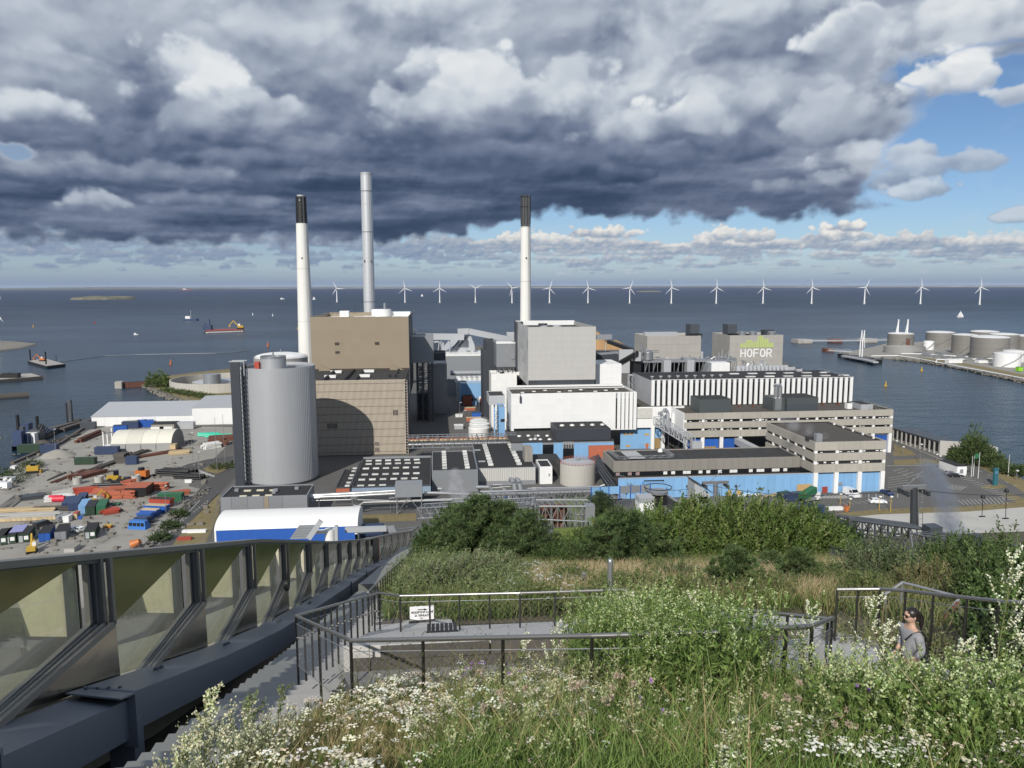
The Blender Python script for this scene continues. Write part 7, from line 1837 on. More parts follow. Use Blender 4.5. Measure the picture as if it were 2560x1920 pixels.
t=thing('terminal_pipework','low tangle of pipes and pumps between the terminal tanks','pipework',atZ(2380,893,1.5));g=G()
for k in range(60):
 px=2290+R.random()*200;py=882+R.random()*14+(px-2290)*.05;q=atZ(px,py,1.5);g.box(q.x-2,q.x+R.uniform(1,8),q.y-1,q.y+1,1.5,R.uniform(2.4,5))
g.obj('pipe',K['steel'],t)
for (a,b,c_,d_,lab) in ((2372,2406,900,908,'low white shed in front of the grey terminal tanks'),(2447,2470,902,908,'second low white shed nearer to the white tanks')): simple('terminal_shed',lab,'shed',a,b,c_,d_,6,K['white'],K['white'])
simple('green_unit','bright lime green box at the right edge of the terminal','box',2547,2557,918,928,4,M('lime',(.25,.60,.03),.5),K['green'])
# --- planted roof slope in the foreground
TY=[-8,0,6,9.7,14.5,19.5,25,40,60,80,96,130]
TD=[-.2,1.75,4.1,5.7,7.35,9.0,10.7,15.5,21.6,27.6,33,43]
def zr(y): return CZ - float(np.interp(y,TY,TD))
def atR(px,py,lift=0.0):
 d=ray(px,py);lo=1.0;t=1.0
 while t<200:
  p=d*t;
  if CZ+p.z<zr(p.y)+lift: break
  lo=t;t*=1.01
 return V3((d.x*t,d.y*t,zr(d.y*t)+lift))
K['soil']=M('meadow_soil',(.115,.095,.055),.95,var=.35,scale=1.2,dirt=(.06,.075,.025),bump=.05,bscale=6,detail=9)
g=G();ys=[-6,-2,2,4,6,8,9.7,11,11.75,11.8,13.3,13.35,15,17,19.5,22,25,30,35,40,46,52,60,66]
XL=-1.7
def XR(y): return 30+.75*y
vs=[];nx=30;rr=random.Random(5)
for y in ys:
 for i in range(nx+1): u=i/nx;x=XL+(XR(y)-XL)*u;vs.append((x,y,zr(y)+(rr.uniform(-.06,.06) if 0<i<nx and not 10.5<y<18 else (-.5 if 11.78<y<13.32 and x<6.0 else 0))))
fs=[(j*(nx+1)+i,j*(nx+1)+i+1,(j+1)*(nx+1)+i+1,(j+1)*(nx+1)+i) for j in range(len(ys)-1) for i in range(nx)]
g.add(vs,fs);n0=len(vs)
g.add([(XL,y,zr(y)) for y in ys]+[(XL,y,zr(y)-3) for y in ys],[(i,i+1,len(ys)+i+1,len(ys)+i) for i in range(len(ys)-1)])
yb=ys[-1];g.ngon([(XL,yb,zr(yb)),(XR(yb),yb,zr(yb)),(XR(yb),yb,20),(XL,yb,20)])
g.obj('roof_slope',K['soil'],kind='structure')
G().box(-5.6,74,-8,60,2,40).obj('roof_building_body',K['steel_d'],kind='structure') if False else None
# ski slope strip going on beyond the planting
K['turf']=M('ski_turf',(.13,.17,.045),.95,var=.25,scale=.15,dirt=(.27,.21,.11),detail=8)
K['turf2']=M('ski_turf_tan',(.34,.27,.15),.95,var=.15,scale=.3)
sk=[(1470,1372),(1505,1330),(1540,1285),(1580,1252),(1625,1248),(1660,1262),(1640,1300),(1600,1340),(1600,1400),(1480,1400)]
def zs(y): return CZ-float(np.interp(y,[50,66,100,130],[16.5,21.4,30.6,36]))
def atS(px,py):
 d=ray(px,py);t=20.0
 while t<400 and CZ+d.z*t>zs(d.y*t): t*=1.005
 return V3((d.x*t,d.y*t,zs(d.y*t)))
P_=[atS(a,b) for a,b in sk]
g=G();yy=[58,64,70,78,86,94,102,112,120]
for a,b in zip(yy,yy[1:]):
 e=lambda y: (.155*y,.155*y+(.10*y if y<90 else .075*y));g.hexa([(e(a)[0],a,zs(a)-3),(e(a)[1],a,zs(a)-3),(e(b)[1],b,zs(b)-3),(e(b)[0],b,zs(b)-3),(e(a)[0],a,zs(a)),(e(a)[1],a,zs(a)),(e(b)[1],b,zs(b)),(e(b)[0],b,zs(b))])
g.obj('ski_slope',K['turf'],kind='structure')
g=G();Q=[atS(a,b)+V3((0,0,.03)) for a,b in ((1480,1395),(1500,1352),(1548,1325),(1600,1322),(1610,1395))];g.ngon(Q);g.obj('bare_slope_patch',K['turf2'],kind='structure')
t=thing('ski_slope_fence','blue-posted safety fence at the bottom of the green ski slope','fence',atS(1560,1252))
for k,px in enumerate((1478,1500,1522,1549,1576,1601,1625)):
 q=atS(px,1252-k*1.2);G().tube(q,q+V3((0,0,2.2)),.09,6).obj('post',K['blue_s'],t)
 if k: G().slab([last+V3((0,0,.9)),q+V3((0,0,.9)),q+V3((0,0,2.1)),last+V3((0,0,2.1))],(0,.05,0)).obj('fence_panel',K['grey'] if k>3 else K['blue'],t)
 last=q
g0=atS(1617,1284);t=thing('equipment_cabin','white cabin with ribbed grey top behind the pale bushes','cabin',g0)
w_=.95;G().box(g0.x-w_,g0.x+w_,g0.y,g0.y+2,g0.z-.4,g0.z+1.3).obj('body',K['white'],t);G().box(g0.x-w_,g0.x+w_,g0.y+.05,g0.y+2,g0.z+1.3,g0.z+2.0).obj('grille_top',K['grey_l'],t)
me=G().box(-.03,.03,-.06,0,0,.6).mesh('fin',K['grey'])
for k in range(10): piece('fin',me,t,(g0.x-w_+.1+k*.19,g0.y+.05,g0.z+1.35))
g0=atS(1755,1262);t=thing('lift_hut','small grey lift hut with dark mono-pitch roof by the blue wall','hut',g0)
x0,x1=cx_(1735,1774,1262,g0.y);G().hexa([(x0,g0.y,g0.z-1),(x1,g0.y,g0.z-1),(x1,g0.y+3,g0.z-1),(x0,g0.y+3,g0.z-1),(x0,g0.y,g0.z+3.4),(x1,g0.y,g0.z+1.6),(x1,g0.y+3,g0.z+1.6),(x0,g0.y+3,g0.z+3.4)]).obj('body',K['grey_l'],t)
G().slab([(x0-.2,g0.y-.3,g0.z+3.5),(x1+.3,g0.y-.3,g0.z+1.7),(x1+.3,g0.y+3.2,g0.z+1.7),(x0-.2,g0.y+3.2,g0.z+3.5)],(0,0,.12)).obj('roof',K['bitumen'],t)
G().box(x1-1.6,x1-.3,g0.y-.05,g0.y,g0.z+.2,g0.z+1.2).obj('window',K['glass'],t)
t=thing('edge_parapet','curved grey metal parapet at the far edge of the roof slope','parapet',atS(1700,1262))
P_=[(1668,1238,120),(1690,1252,112),(1730,1262,104),(1790,1272,97),(1880,1275,92)]
for (a,b) in zip(P_,P_[1:]):
 A=atY(a[0],a[1],a[2]);B=atY(b[0],b[1],b[2]);g=G().slab([A,B,B-V3((0,0,2.2)),A-V3((0,0,2.2))],(0,-.15,0));g.obj('panel',K['steel_d'],t);G().beam(A,B,.35,.2).obj('cap',K['grey_l'],t)
 G().beam(A-V3((0,.6,2.2)),B-V3((0,.6,2.2)),.9,.4).obj('gutter',K['grey_l'],t)
# chairlift pylons and cables
def pylon(label,px,ptop,pbase,Y,wd,armw,mat):
 A=atY(px,ptop,Y);B=atY(px,pbase,Y);t=thing('lift_pylon',label,'lift pylon',B)
 G().tube(B,A,wd,10,wd*.8).obj('mast',mat,t,smooth=True)
 G().beam(A+V3((-armw,0,0)),A+V3((armw,0,0)),.35*wd/.4,.4*wd/.4).obj('cross_arm',K['steel'],t)
 g=G()
 for s in (-1,1):
  for k in range(4): q=A+V3((s*armw*.85,(k-1.5)*.5,-.55));g.tube(q+V3((-.12,0,0)),q+V3((.12,0,0)),.24,10)
  g.tube(A+V3((s*armw*.85,-1,-.3)),A+V3((s*armw*.85,1,-.3)),.1,6)
 g.obj('pulley_set',K['steel_d'],t)
 g=G();
 for sx_ in (.0,.45): g.tube(B+V3((wd+.1+sx_,0,0)),A+V3((wd+.1+sx_,0,-.3)),.04,4)
 n=int((A.z-B.z)/.6)
 for k in range(n): z=B.z+.3+k*.6;g.tube((B.x+wd+.1,B.y,z),(B.x+wd+.55,B.y,z),.03,4)
 g.obj('ladder',K['steel'],t)
 G().tube(A+V3((-.8,0,.2)),A+V3((.9,0,1.7)),.05,5).obj('bracket',K['steel'],t)
 return A
A1=pylon('dark lift pylon with ladder beside the smoke plume',2285,1218,1318,75,.42,1.35,K['steel_d'])
A2=pylon('grey lift pylon with T-shaped head in front of the pale blue wall',1789,1206,1270,105,.38,1.9,K['steel'])
def cable(name,label,pts,r=.035):
 g=G()
 for a,b in zip(pts,pts[1:]):
  n=8;prev=a
  for k in range(1,n+1): q=a.lerp(b,k/n)-V3((0,0,1.2*math.sin(math.pi*k/n)*min(1,(b-a).length/40)));g.tube(prev,q,r,4,cap=False);prev=q
 return g.obj(name,K['steel_d'],label=label,category='cable')
cable('lift_cable','near lift cable running right from the dark pylon',[A1+V3((1.1,0,-.4)),atY(2700,1228,62)])
cable('lift_cable','far lift cable linking the two pylons',[atY(1668,1226,112),A2+V3((-1.6,0,-.3)),A1+V3((-1.1,0,-.4))])
me_h=None
for k,(px,py,Y,py2,lab) in enumerate(((2457,1245,68,1290,'black drag-lift hanger left of the rightmost one'),(2516,1230,66,1295,'rightmost black drag-lift hanger above the pale gravel'),(1718,1218,110,1238,'drag-lift hanger left of the T-shaped pylon'),(1840,1218,100,1236,'drag-lift hanger right of the T-shaped pylon'),(1900,1224,96,1240,'drag-lift hanger farthest right before the blue wall columns'))):
 a=atY(px,py,Y);b=atY(px-2,py2,Y);t=thing('lift_hanger',lab,'lift hanger',a)
 G().tube(a,b,.03,5).obj('rod',K['black'],t);G().dome(a.x,a.y,a.z,.22,.35,8,3).obj('spring_box',K['black'],t);G().box(b.x-.3,b.x+.3,b.y-.08,b.y+.08,b.z-.08,b.z).obj('seat_disc',K['black'],t)
t=thing('lift_drive','dark drag-lift drive wheel above the ski slope cabin','lift drive',atY(1645,1245,116))
q=atY(1645,1232,116);G().tube(q-V3((0,0,5)),q,.3,8).obj('mast',K['steel_d'],t);G().cyl(q.x,q.y,q.z,q.z+.35,1.6,20).obj('wheel',K['steel'],t)
g=G().ring(q.x,q.y,q.z+.9,q.z+1.0,2.2,.1,20);g.box(q.x-1.4,q.x+1.2,q.y-1,q.y+1,q.z-1.8,q.z-.2);g.obj('motor',K['black'],t)
# steel truss frames of the facade
def frame_truss(label,corners,Y0,Y1,nb,mats,rr_=.11,depth=3.0):
 """corners: top left, top right, bottom right, bottom left in the photo"""
 TL,TR,BR,BL=[atY(a,b,Y0+(Y1-Y0)*u) for (a,b),u in zip(corners,(0,1,1,0))]
 t=thing('facade_truss',label,'steel truss',BL);off=V3((0,depth,-.3))
 g=G()
 for o in (V3((0,0,0)),off):
  for a,b in ((TL,TR),(BL,BR)): g.tube(a+o,b+o,rr_,6)
  M1=TL.lerp(BL,.45)+o;M2=TR.lerp(BR,.45)+o;g.tube(M1,M2,rr_*.8,6)
 g.obj('chord',mats[0],t)
 g=G()
 for o in (V3((0,0,0)),off):
  for i in range(nb+1):
   u=i/nb;a=TL.lerp(TR,u)+o;m=TL.lerp(TR,u).lerp(BL.lerp(BR,u),.45)+o;b=BL.lerp(BR,u)+o;g.tube(a,b,rr_*.55,5)
   if i<nb:
    u2=(i+1)/nb;a2=TL.lerp(TR,u2)+o;m2=TL.lerp(TR,u2).lerp(BL.lerp(BR,u2),.45)+o;b2=BL.lerp(BR,u2)+o
    g.tube(a if i % 2 else m,m2 if i % 2 else a2,rr_*.5,5);g.tube(m2 if i % 2 else m,b if i % 2 else b2,rr_*.5,5)
 for i in range(nb+1): u=i/nb;a=TL.lerp(TR,u);g.tube(a,a+off,rr_*.5,4);b=BL.lerp(BR,u);g.tube(b,b+off,rr_*.5,4)
 g.obj('brace',mats[0],t)
 return t,TL,TR,BR,BL
t,TL,TR,BR,BL=frame_truss('light galvanised truss between the two big bush groups, holding a rusty pipe',((1348,1266),(1487,1266),(1482,1352),(1350,1338)),62,62,9,(K['steel'],),.09)
G().beam(TL+V3((-.8,0,.3)),BL+V3((-.8,0,-2)),1.0,.8).obj('end_column',K['silver'],t);G().beam(TR+V3((-.4,.3,.1)),BR+V3((-.4,.3,-2)),.8,.8).obj('end_column',K['silver'],t)
q=TL.lerp(BL,.35)+V3((1.9,1,0));G().cyl(q.x,q.y,q.z-1.1,q.z+.6,.62,16).obj('rusty_drum',K['rust'],t,smooth=True);G().cyl(q.x,q.y,q.z-5,q.z-1.1,.6,16).obj('duct',K['steel'],t,smooth=True);q=q+V3((-1.2,.6,.1));G().cyl(q.x,q.y,q.z-1.0,q.z+.4,.42,14).obj('rusty_drum',K['rust'],t,smooth=True)
for u in (.45,.75): q=BL.lerp(BR,u)+V3((0,1.4,-1.0));G().cyl(q.x,q.y,q.z-1.5,q.z+1.2,1.0,16).obj('duct',K['steel'],t,smooth=True)
g=G().truss(atY(1060,1285,66),atY(1338,1270,62),.9,24,.05,1.4);g.obj('walkway_truss',K['steel'],t)
for k in range(14):
 q=atY(1175+k*11.5,1280-k*.6,63);G().tube(q,q-V3((.2,0,1.9)),.17,8).obj('bent_pipe',K['silver'],t,smooth=True)
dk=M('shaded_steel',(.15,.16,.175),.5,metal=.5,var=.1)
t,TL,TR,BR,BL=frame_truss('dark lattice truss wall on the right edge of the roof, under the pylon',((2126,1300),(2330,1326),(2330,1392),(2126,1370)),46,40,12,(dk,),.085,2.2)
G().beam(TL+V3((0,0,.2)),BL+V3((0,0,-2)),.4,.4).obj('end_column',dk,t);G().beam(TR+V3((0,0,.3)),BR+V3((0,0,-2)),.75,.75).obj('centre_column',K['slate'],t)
A=atY(2335,1328,39.8);B=atY(2440,1346,37);Cq=atY(2560,1368,34);A2_=A-V3((0,0,1.6));B2_=B-V3((0,0,1.6))
g=G().truss(A2_,B2_,1.6,6,.06,1.6);g.tube(B,Cq,.09,6);g.tube(B-V3((0,0,.5)),Cq-V3((0,0,.5)),.06,6);g.obj('brace',dk,t)
G().beam(B+V3((0,0,.2)),B-V3((0,0,3)),.6,.6).obj('end_column',K['slate'],t)
A=atY(2085,1300,48);B=atY(2126,1304,46.5);G().slab([A,B,B-V3((0,0,1.2)),A-V3((0,0,1.2))],(0,.3,0)).obj('side_panel',dk,t)
t=thing('railing_net','blue-grey wire netting fence left of the dark truss wall','fence',atR(2080,1405))
for k in range(6):
 q=atR(2062+k*20,1402+k*9);G().tube(q,q+V3((0,0,.95)),.03,5).obj('post',K['slate'],t)
 if k:
  g=G()
  for j in range(12): u=j/12;a=last.lerp(q,u);b=last.lerp(q,min(1,u+.12));g.tube(a,b+V3((0,0,.9)),.008,3,cap=False);g.tube(a+V3((0,0,.9)),b,.008,3,cap=False)
  g.tube(last+V3((0,0,.93)),q+V3((0,0,.93)),.015,4);g.obj('netting',K['slate'],t)
 last=q
# --- steel parapet with windows, left
XW=-5.9
def zcap(y): return CZ-float(np.interp(y,[0,10.7,24.8,42,60,96],[.35,3.67,8.1,14.0,19.9,30.9]))
def zbase(y): return CZ-float(np.interp(y,[0,10.3,18,25,42,60,96],[2.2,5.75,8.7,11.2,16.6,22.2,33.4]))
def xw(y): return XW+ (0 if y<52 else ((y-52)/44)**1.6*2.9)
mtl=bpy.data.materials.new('polished_bronze_steel');mtl.use_nodes=True
_t=NT(mtl.node_tree);_b=mtl.node_tree.nodes['Principled BSDF']
_co=_t.node('ShaderNodeTexCoord').outputs['Object']
_n=_t.noise(_t.vm('MULTIPLY',_co,(1,.5,2.2)),.8,3,.5);_n2=_t.noise(_t.vm('MULTIPLY',_co,(9,1,18)),1.0,3,.6)
_t.set(_b.inputs['Base Color'],_t.mix(_n,(.31,.28,.225),(.40,.36,.29)))
_b.inputs['Metallic'].default_value=.92;_t.set(_b.inputs['Roughness'],_t.m('ADD',.13,_t.m('MULTIPLY',_n2,.08)))
_bp=_t.node('ShaderNodeBump',Height=_t.noise(_co,.9,2,.5),Strength=.25,Distance=.05);_t.l.new(_bp.outputs[0],_b.inputs['Normal'])
K['frame']=M('grey_window_frame',(.105,.115,.13),.42,metal=.35,var=.06,scale=2)
K['frame_l']=M('light_window_frame',(.27,.26,.245),.42,metal=.4,var=.06,scale=2)
K['beam']=M('blue_grey_beam',(.185,.21,.25),.40,metal=.0,var=.07,scale=.6,streak=.05)
gm=bpy.data.materials.new('window_glass');gm.use_nodes=True
_t=NT(gm.node_tree);_t.n.clear()
_fr=_t.node('ShaderNodeFresnel',IOR=1.5)
_mx=_t.node('ShaderNodeMixShader',i0=_t.m('ADD',_t.m('MULTIPLY',_fr,.38),.02),i1=_t.node('ShaderNodeBsdfTransparent',Color=(.88,.90,.86,1)),i2=_t.node('ShaderNodeBsdfGlossy',Color=(.9,.92,.9,1),Roughness=.02))
_o=_t.node('ShaderNodeOutputMaterial');_t.l.new(_mx.outputs[0],_o.inputs[0]);K['pane']=gm
cream=M('cream_light_fill',(.50,.47,.36),.7,var=.12,scale=1.6,dirt=(.40,.37,.28))  # cream of added surfaces that stand in for sunlit patches in the panes
t=thing('steel_parapet','long polished metal parapet with slanted glazed openings along the left roof edge','parapet',(XW,12,zbase(12)))
def wp(y,f,off=0.0):
 return V3((xw(y)+off,y,zbase(y)+(zcap(y)-zbase(y))*f))
def panel(name,mat,pts,off,th):
 q=[wp(y,f,off) for y,f in pts];g=G().slab(q,(th,0,0));return g.obj(name,mat,t)
g=G();yy=[-2,6,10.7,18,24.8,33,42,52,60,68,76,84,92,97]
for a,b in zip(yy,yy[1:]):
 g=G().beam(wp(a,1,-.12)+V3((0,0,-.07)),wp(b,1,-.12)+V3((0,0,-.07)),.55,.10);g.obj('cap',K['frame_l'],t)
 g=G().beam(wp(a,.955,.10)+V3((0,0,-.03)),wp(b,.955,.10)+V3((0,0,-.03)),.06,.10);g.obj('cap_shadow_gap',K['frame'],t)
Ym=[3.3,8.4,13.5,18.6,23.7,28.8,33.9,39.0,44.1,49.2,54.3,59.4,64.5,69.6,74.7,79.8,84.9,90.0,95.1]
for i in range(len(Ym)-1):
 y0,y1=Ym[i],Ym[i+1];L_=y1-y0
 lite=i>12
 panel('bronze_panel',mtl,[(y0+.18,.94),(y0+.80*L_,.94),(y0+.18,.47)] if i else [(y0+.18,.94),(y0+.80*L_,.94),(y0+.18,.47)],.10,.06)
 panel('bronze_panel',mtl,[(y0-.74*L_,0.0),(y0+.10,.50),(y0+.26*L_,.66) if False else (y0+.30,.56),(y0+.34,.03)],.05,.05) if i else None
 # mullion: several nested profiles
 for k,(dy,dep,m_) in enumerate(((-.03,.16,'frame_l'),(-.20,.08,'frame_l'),(-.34,.02,'frame'),(-.47,-.04,'frame_l'))):
  q=[wp(y0+dy-.05,.46,dep),wp(y0+dy+.05,.46,dep),wp(y0+dy+.05,.95,dep),wp(y0+dy-.05,.95,dep)]
  if lite and k: break
  G().slab(q,(.08,0,0)).obj('mullion',K[m_],t)
  a=wp(y0+dy,.46,dep+.04);b=wp(y0-.80*L_+dy,-.06-.02*k,dep+.04);G().beam(a,b,.08,.11).obj('sloping_rail',K[m_],t)
 # glass, and an added cream panel standing in for the sunlit reflection
 if i: G().slab([wp(y0-L_*.95,0.02,-.18),wp(y0-.45,.02,-.18),wp(y0-.45,.94,-.18),wp(y0-L_*.95,.94,-.18)],(.02,0,0)).obj('window_pane',K['pane'],t)
 if i and i<8:
  yq=y0-.30;zA=wp(yq,.92).z;zB=wp(yq,.38).z
  G().slab([(XW-.22,yq,zB),(XW-1.05,yq,zB+.05),(XW-1.35,yq,zA),(XW-.22,yq,zA)],(0,.06,0)).obj('reflection_panel',cream,t)
  G().slab([(XW-.42,y0-.38,zbase(y0)),(XW-.2,y0-.38,zbase(y0)),(XW-.2,y0-.38,zA),(XW-.42,y0-.38,zA)],(0,.05,0)).obj('side_fin',K['frame'],t)
G().cyl(0,0,0,.1,.1,3) if False else None
g=G()
for a,b in zip(yy,yy[1:-3]): g.hexa([(XW-3.4,a,zbase(a)-1.6),(XW-.3,a,zbase(a)-1.6),(XW-.3,b,zbase(b)-1.6),(XW-3.4,b,zbase(b)-1.6),(XW-3.4,a,zbase(a)-.1),(XW-.3,a,zbase(a)-.1),(XW-.3,b,zbase(b)-.1),(XW-3.4,b,zbase(b)-.1)])
g.obj('added_ledge',cream,t)  # ledge added to catch the sun and brighten the lower panes
# round black lamp on the panel, red gap
q=wp(28.0,.42,.22);G().tube(q,q+V3((.12,0,0)),.26,20).obj('round_vent',K['black'],t)
panel('open_hatch',K['black'],[(61.5,.95),(65,.95),(65,.05),(61.9,.05)],.2,.06);panel('hatch_edge',K['red'],[(65.0,.95),(65.5,.95),(65.5,.1),(65.0,.1)],.22,.05)
# gutter beam in front
def zbm(y): return zbase(y)+.02
t=thing('gutter_beam','heavy blue-grey steel box beam running down beside the metal parapet','beam',(-5.3,12,zbm(12)))
segs=[(1.5,8.6,.0),(8.6,12.3,.0),(12.3,18,.10),(18,24,.10),(24,30,.1),(30,36,.1),(36,42,.1),(42,50,.1),(50,58,.1),(58,66,.1),(66,74,.1),(74,82,.1),(82,92,.1)]
for a,b,dz_ in segs:
 xi,xo=.16,.82;h=.72
 pa,pb=zbm(a)+dz_,zbm(b)+dz_;xa,xb=xw(a),xw(b)
 g=G().hexa([(xa+xi,a,pa-h),(xa+xo,a,pa-h-.12),(xb+xo,b,pb-h-.12),(xb+xi,b,pb-h),(xa+xi,a,pa),(xa+xo,a,pa-.16),(xb+xo,b,pb-.16),(xb+xi,b,pb)])
 g.obj('box_section',K['beam'],t)
for y in (8.6,12.3):
 z=zbm(y);g=G().slab([(XW+.15,y,z-.85),(XW+.95,y,z-1.0),(XW+.95,y,z-.02),(XW+.15,y,z+.10)],(0,.05,0));g.obj('end_plate',K['beam'],t)
 g=G().slab([(XW+.15,y,z+.06),(XW+.95,y,z-.06),(XW+.95,y-.55,z+.14),(XW+.15,y-.55,z+.28)],(0,0,.03));g.obj('top_plate',K['beam'],t)
 for k in range(4): G().dome(XW+.3+k*.17,y-.2,z+.17,.035,.03,8,3).obj('bolt',K['steel_d'],t)
 G().box(XW+.45,XW+.85,y+.1,y+.5,z-1.9,z-.7).obj('support_leg',K['beam'],t)
for y in (14.6,14.85,19.2,19.45,25.4,25.7,31.5,31.8):
 G().dome(XW+.45,y,zbm(y)+.08,.06,.05,10,3).obj('bolt',K['steel_d'],t)
for y in (43,52): G().box(XW+.82,XW+.9,y,y+.04,zbm(y)-.9,zbm(y)+.1).obj('end_plate',K['beam'],t)
# stairs along it
XS0,XS1=-4.0,-1.8
t=thing('roof_stairs','long grey concrete stair running down between beam and railing','stairs',(-3,8,zr(8)))
K['step']=M('step_concrete',(.34,.335,.325),.85,var=.12,scale=1.5,rnd=.05)
def step_y(z_drop): return float(np.interp(z_drop,TD,TY))
dr=2.4;k=0
me_cache={}
while dr<20:
 y0=step_y(dr);y1=step_y(dr+.17)
 o=bpy.data.objects.new('step',G().box(XS0,XS1,0,(y1-y0)+.04,-.35,0).mesh('step',K['step']) if round(y1-y0,2) not in me_cache else me_cache[round(y1-y0,2)]);me_cache[round(y1-y0,2)]=o.data
 C.objects.link(o);o.parent=t;o.location=V3((0,y0,CZ-dr-.55))-ORG[t.name];dr+=.17;k+=1
g=G();yy=[37+i*4 for i in range(15)]
for a,b in zip(yy,yy[1:]): g.hexa([(XS0,a,zr(a)-.6),(XS1,a,zr(a)-.6),(XS1,b,zr(b)-.6),(XS0,b,zr(b)-.6),(XS0,a,zr(a)-.05),(XS1,a,zr(a)-.05),(XS1,b,zr(b)-.05),(XS0,b,zr(b)-.05)])
g.obj('lower_flight',K['step'],t)
g=G();yy=[0,6,9.7,14.5,19.5,25,40,60,80,94]
for a,b in zip(yy,yy[1:]): g.hexa([(-6.6,a,zr(a)-2.4),(XS0-.02,a,zr(a)-2.4),(XS0-.02,b,zr(b)-2.4),(-6.6,b,zr(b)-2.4),(-6.6,a,zr(a)-1.7),(XS0-.02,a,zr(a)-1.7),(XS0-.02,b,zr(b)-1.7),(-6.6,b,zr(b)-1.7)])
g.obj('gutter_floor',K['black'],kind='structure')
# pale strip right of the stairs beyond the railing
K['path']=M('path_gravel_concrete',(.55,.535,.51),.92,var=.10,scale=2.5,dirt=(.46,.45,.43),bump=.01,bscale=30,detail=9)
t=thing('edge_path','pale stony strip between the stair railing and the meadow','path',(-1,30,zr(30)))
g=G();yy=[19.5,22,25,30,35,40,50,60,70,80,92]
for a,b in zip(yy,yy[1:]):
 wa=2.2*max(.25,1-(a-19.5)/90);wb=2.2*max(.25,1-(b-19.5)/90)
 g.hexa([(-1.85,a,zr(a)-.8),(-1.85+wa,a,zr(a)-.8),(-1.85+wb,b,zr(b)-.8),(-1.85,b,zr(b)-.8),(-1.85,a,zr(a)+.05),(-1.85+wa,a,zr(a)+.05),(-1.85+wb,b,zr(b)+.05),(-1.85,b,zr(b)+.05)])
g.obj('surface',K['path'],t)
me=G().beam((-.45,-.12,.08),(.45,.12,.08),.10,.07).mesh('cleat',K['wooddark'])
for i in range(46):
 y=20.5+i*.62+(i*i)*.006
 for j in range(2): piece('cleat',me,t,(-1.45+j*.95+.2*(i % 2)-(.01*i),y,zr(y)+.03),scale=(.8,)*3)
q=V3((-.4,22.2,zr(22.2)+.06));G().cyl(q.x,q.y,q.z,q.z+.05,.32,20).obj('manhole_cover',K['concrete_d'],t)
# upper gravel path crossing in front of the meadow
def rpoly(pts,lift): return [atR(a,b,lift) for a,b in pts]
def ribbon(name,top,bot,mat,lift,n=36,**tags):
 """strip on the roof slope between two photo polylines"""
 def res(P_,n):
  P_=[atR(a,b,lift) for a,b in P_];seg=[(b-a).length for a,b in zip(P_,P_[1:])];tot=sum(seg);out=[]
  for i in range(n+1):
   u=tot*i/n*.9999;j=0
   while u>seg[j]: u-=seg[j];j+=1
   q=P_[j].lerp(P_[j+1],u/seg[j]);out.append(V3((q.x,q.y,zr(q.y)+lift)))
  return out
 T_,B_=res(top,n),res(bot,n);g=G();m=4;vs=[]
 for a,b in zip(T_,B_):
  for k in range(m+1): q=a.lerp(b,k/m);vs.append((q.x,q.y,zr(q.y)+lift))
 g.add(vs,[(i*(m+1)+k,i*(m+1)+k+1,(i+1)*(m+1)+k+1,(i+1)*(m+1)+k) for i in range(n) for k in range(m)])
 return g.obj(name,mat,**tags)
ribbon('upper_path',[(1440,1550),(1690,1530),(1900,1533),(2080,1545)],[(1440,1603),(1700,1606),(1900,1600),(2100,1590)],K['path'],.07,kind='structure')
ribbon('right_path',[(1760,1600),(1950,1575),(2100,1580),(2180,1600),(2290,1652),(2420,1690),(2600,1710)],[(1700,1760),(1900,1720),(2100,1690),(2200,1740),(2330,1770),(2450,1790),(2620,1820)],K['path'],.06,kind='structure')
def zp(y): return CZ-float(np.interp(y,[13.4,19.2],[6.45,8.86]))
g=G().hexa([(-1.75,13.42,zp(13.4)-.9),(6.4,13.42,zp(13.4)-.9),(6.4,19.3,zp(19.2)-.5),(-1.75,19.3,zp(19.2)-.5),(-1.75,13.42,zp(13.4)),(6.4,13.42,zp(13.4)),(6.4,19.3,zp(19.2)),(-1.75,19.3,zp(19.2))]);g.obj('upper_path',K['path'],kind='structure')
t=thing('drain_grate','black square drain grate set in the pale path','grate',atR(1095,1573));c=V3((.02,16.6,zp(16.6)+.03))
for k in range(7): G().box(c.x-.32+k*.10,c.x-.32+k*.10+.075,c.y-.45,c.y+.45,c.z-.01,c.z+.01).obj('bar',K['black'],t)
G().box(c.x-.34,c.x+.38,c.y-.03,c.y+.03,c.z-.025,c.z+.025).obj('bar',K['black'],t)
# retaining boards and lower deck
yb_=13.35;t=thing('retaining_wall','low wall of dark weathered boards under the pale path','retaining wall',(2,yb_,zp(13.4)-.3))
me=G().box(-.98,.98,-.06,.06,-.10,.10).mesh('board',K['wooddark'])
for j in range(2):
 for k in range(4): piece('board',me,t,(-.6+k*2.0+.5*j,yb_,zp(13.4)-.33+.215*j))
t=thing('lower_deck','lower grey plank deck between railing and dark board wall','deck',(2,12.5,CZ-6.9))
me=G().box(-4.05,4.05,-.072,.072,-.05,0).mesh('plank',M('grey_deck_plank',(.20,.20,.20),.75,var=.2,scale=1.0,rnd=.08))
for k in range(9): piece('plank',me,t,(2.3,11.95+k*.155,CZ-6.86))
g=G();zz=CZ-6.9;g.box(-1.75,6.4,11.75,11.85,zz-.6,zr(11.8));g.box(-1.75,6.4,11.86,13.3,zz-.3,zz-.04);g.obj('deck_edge',K['black'],t,kind='stuff')
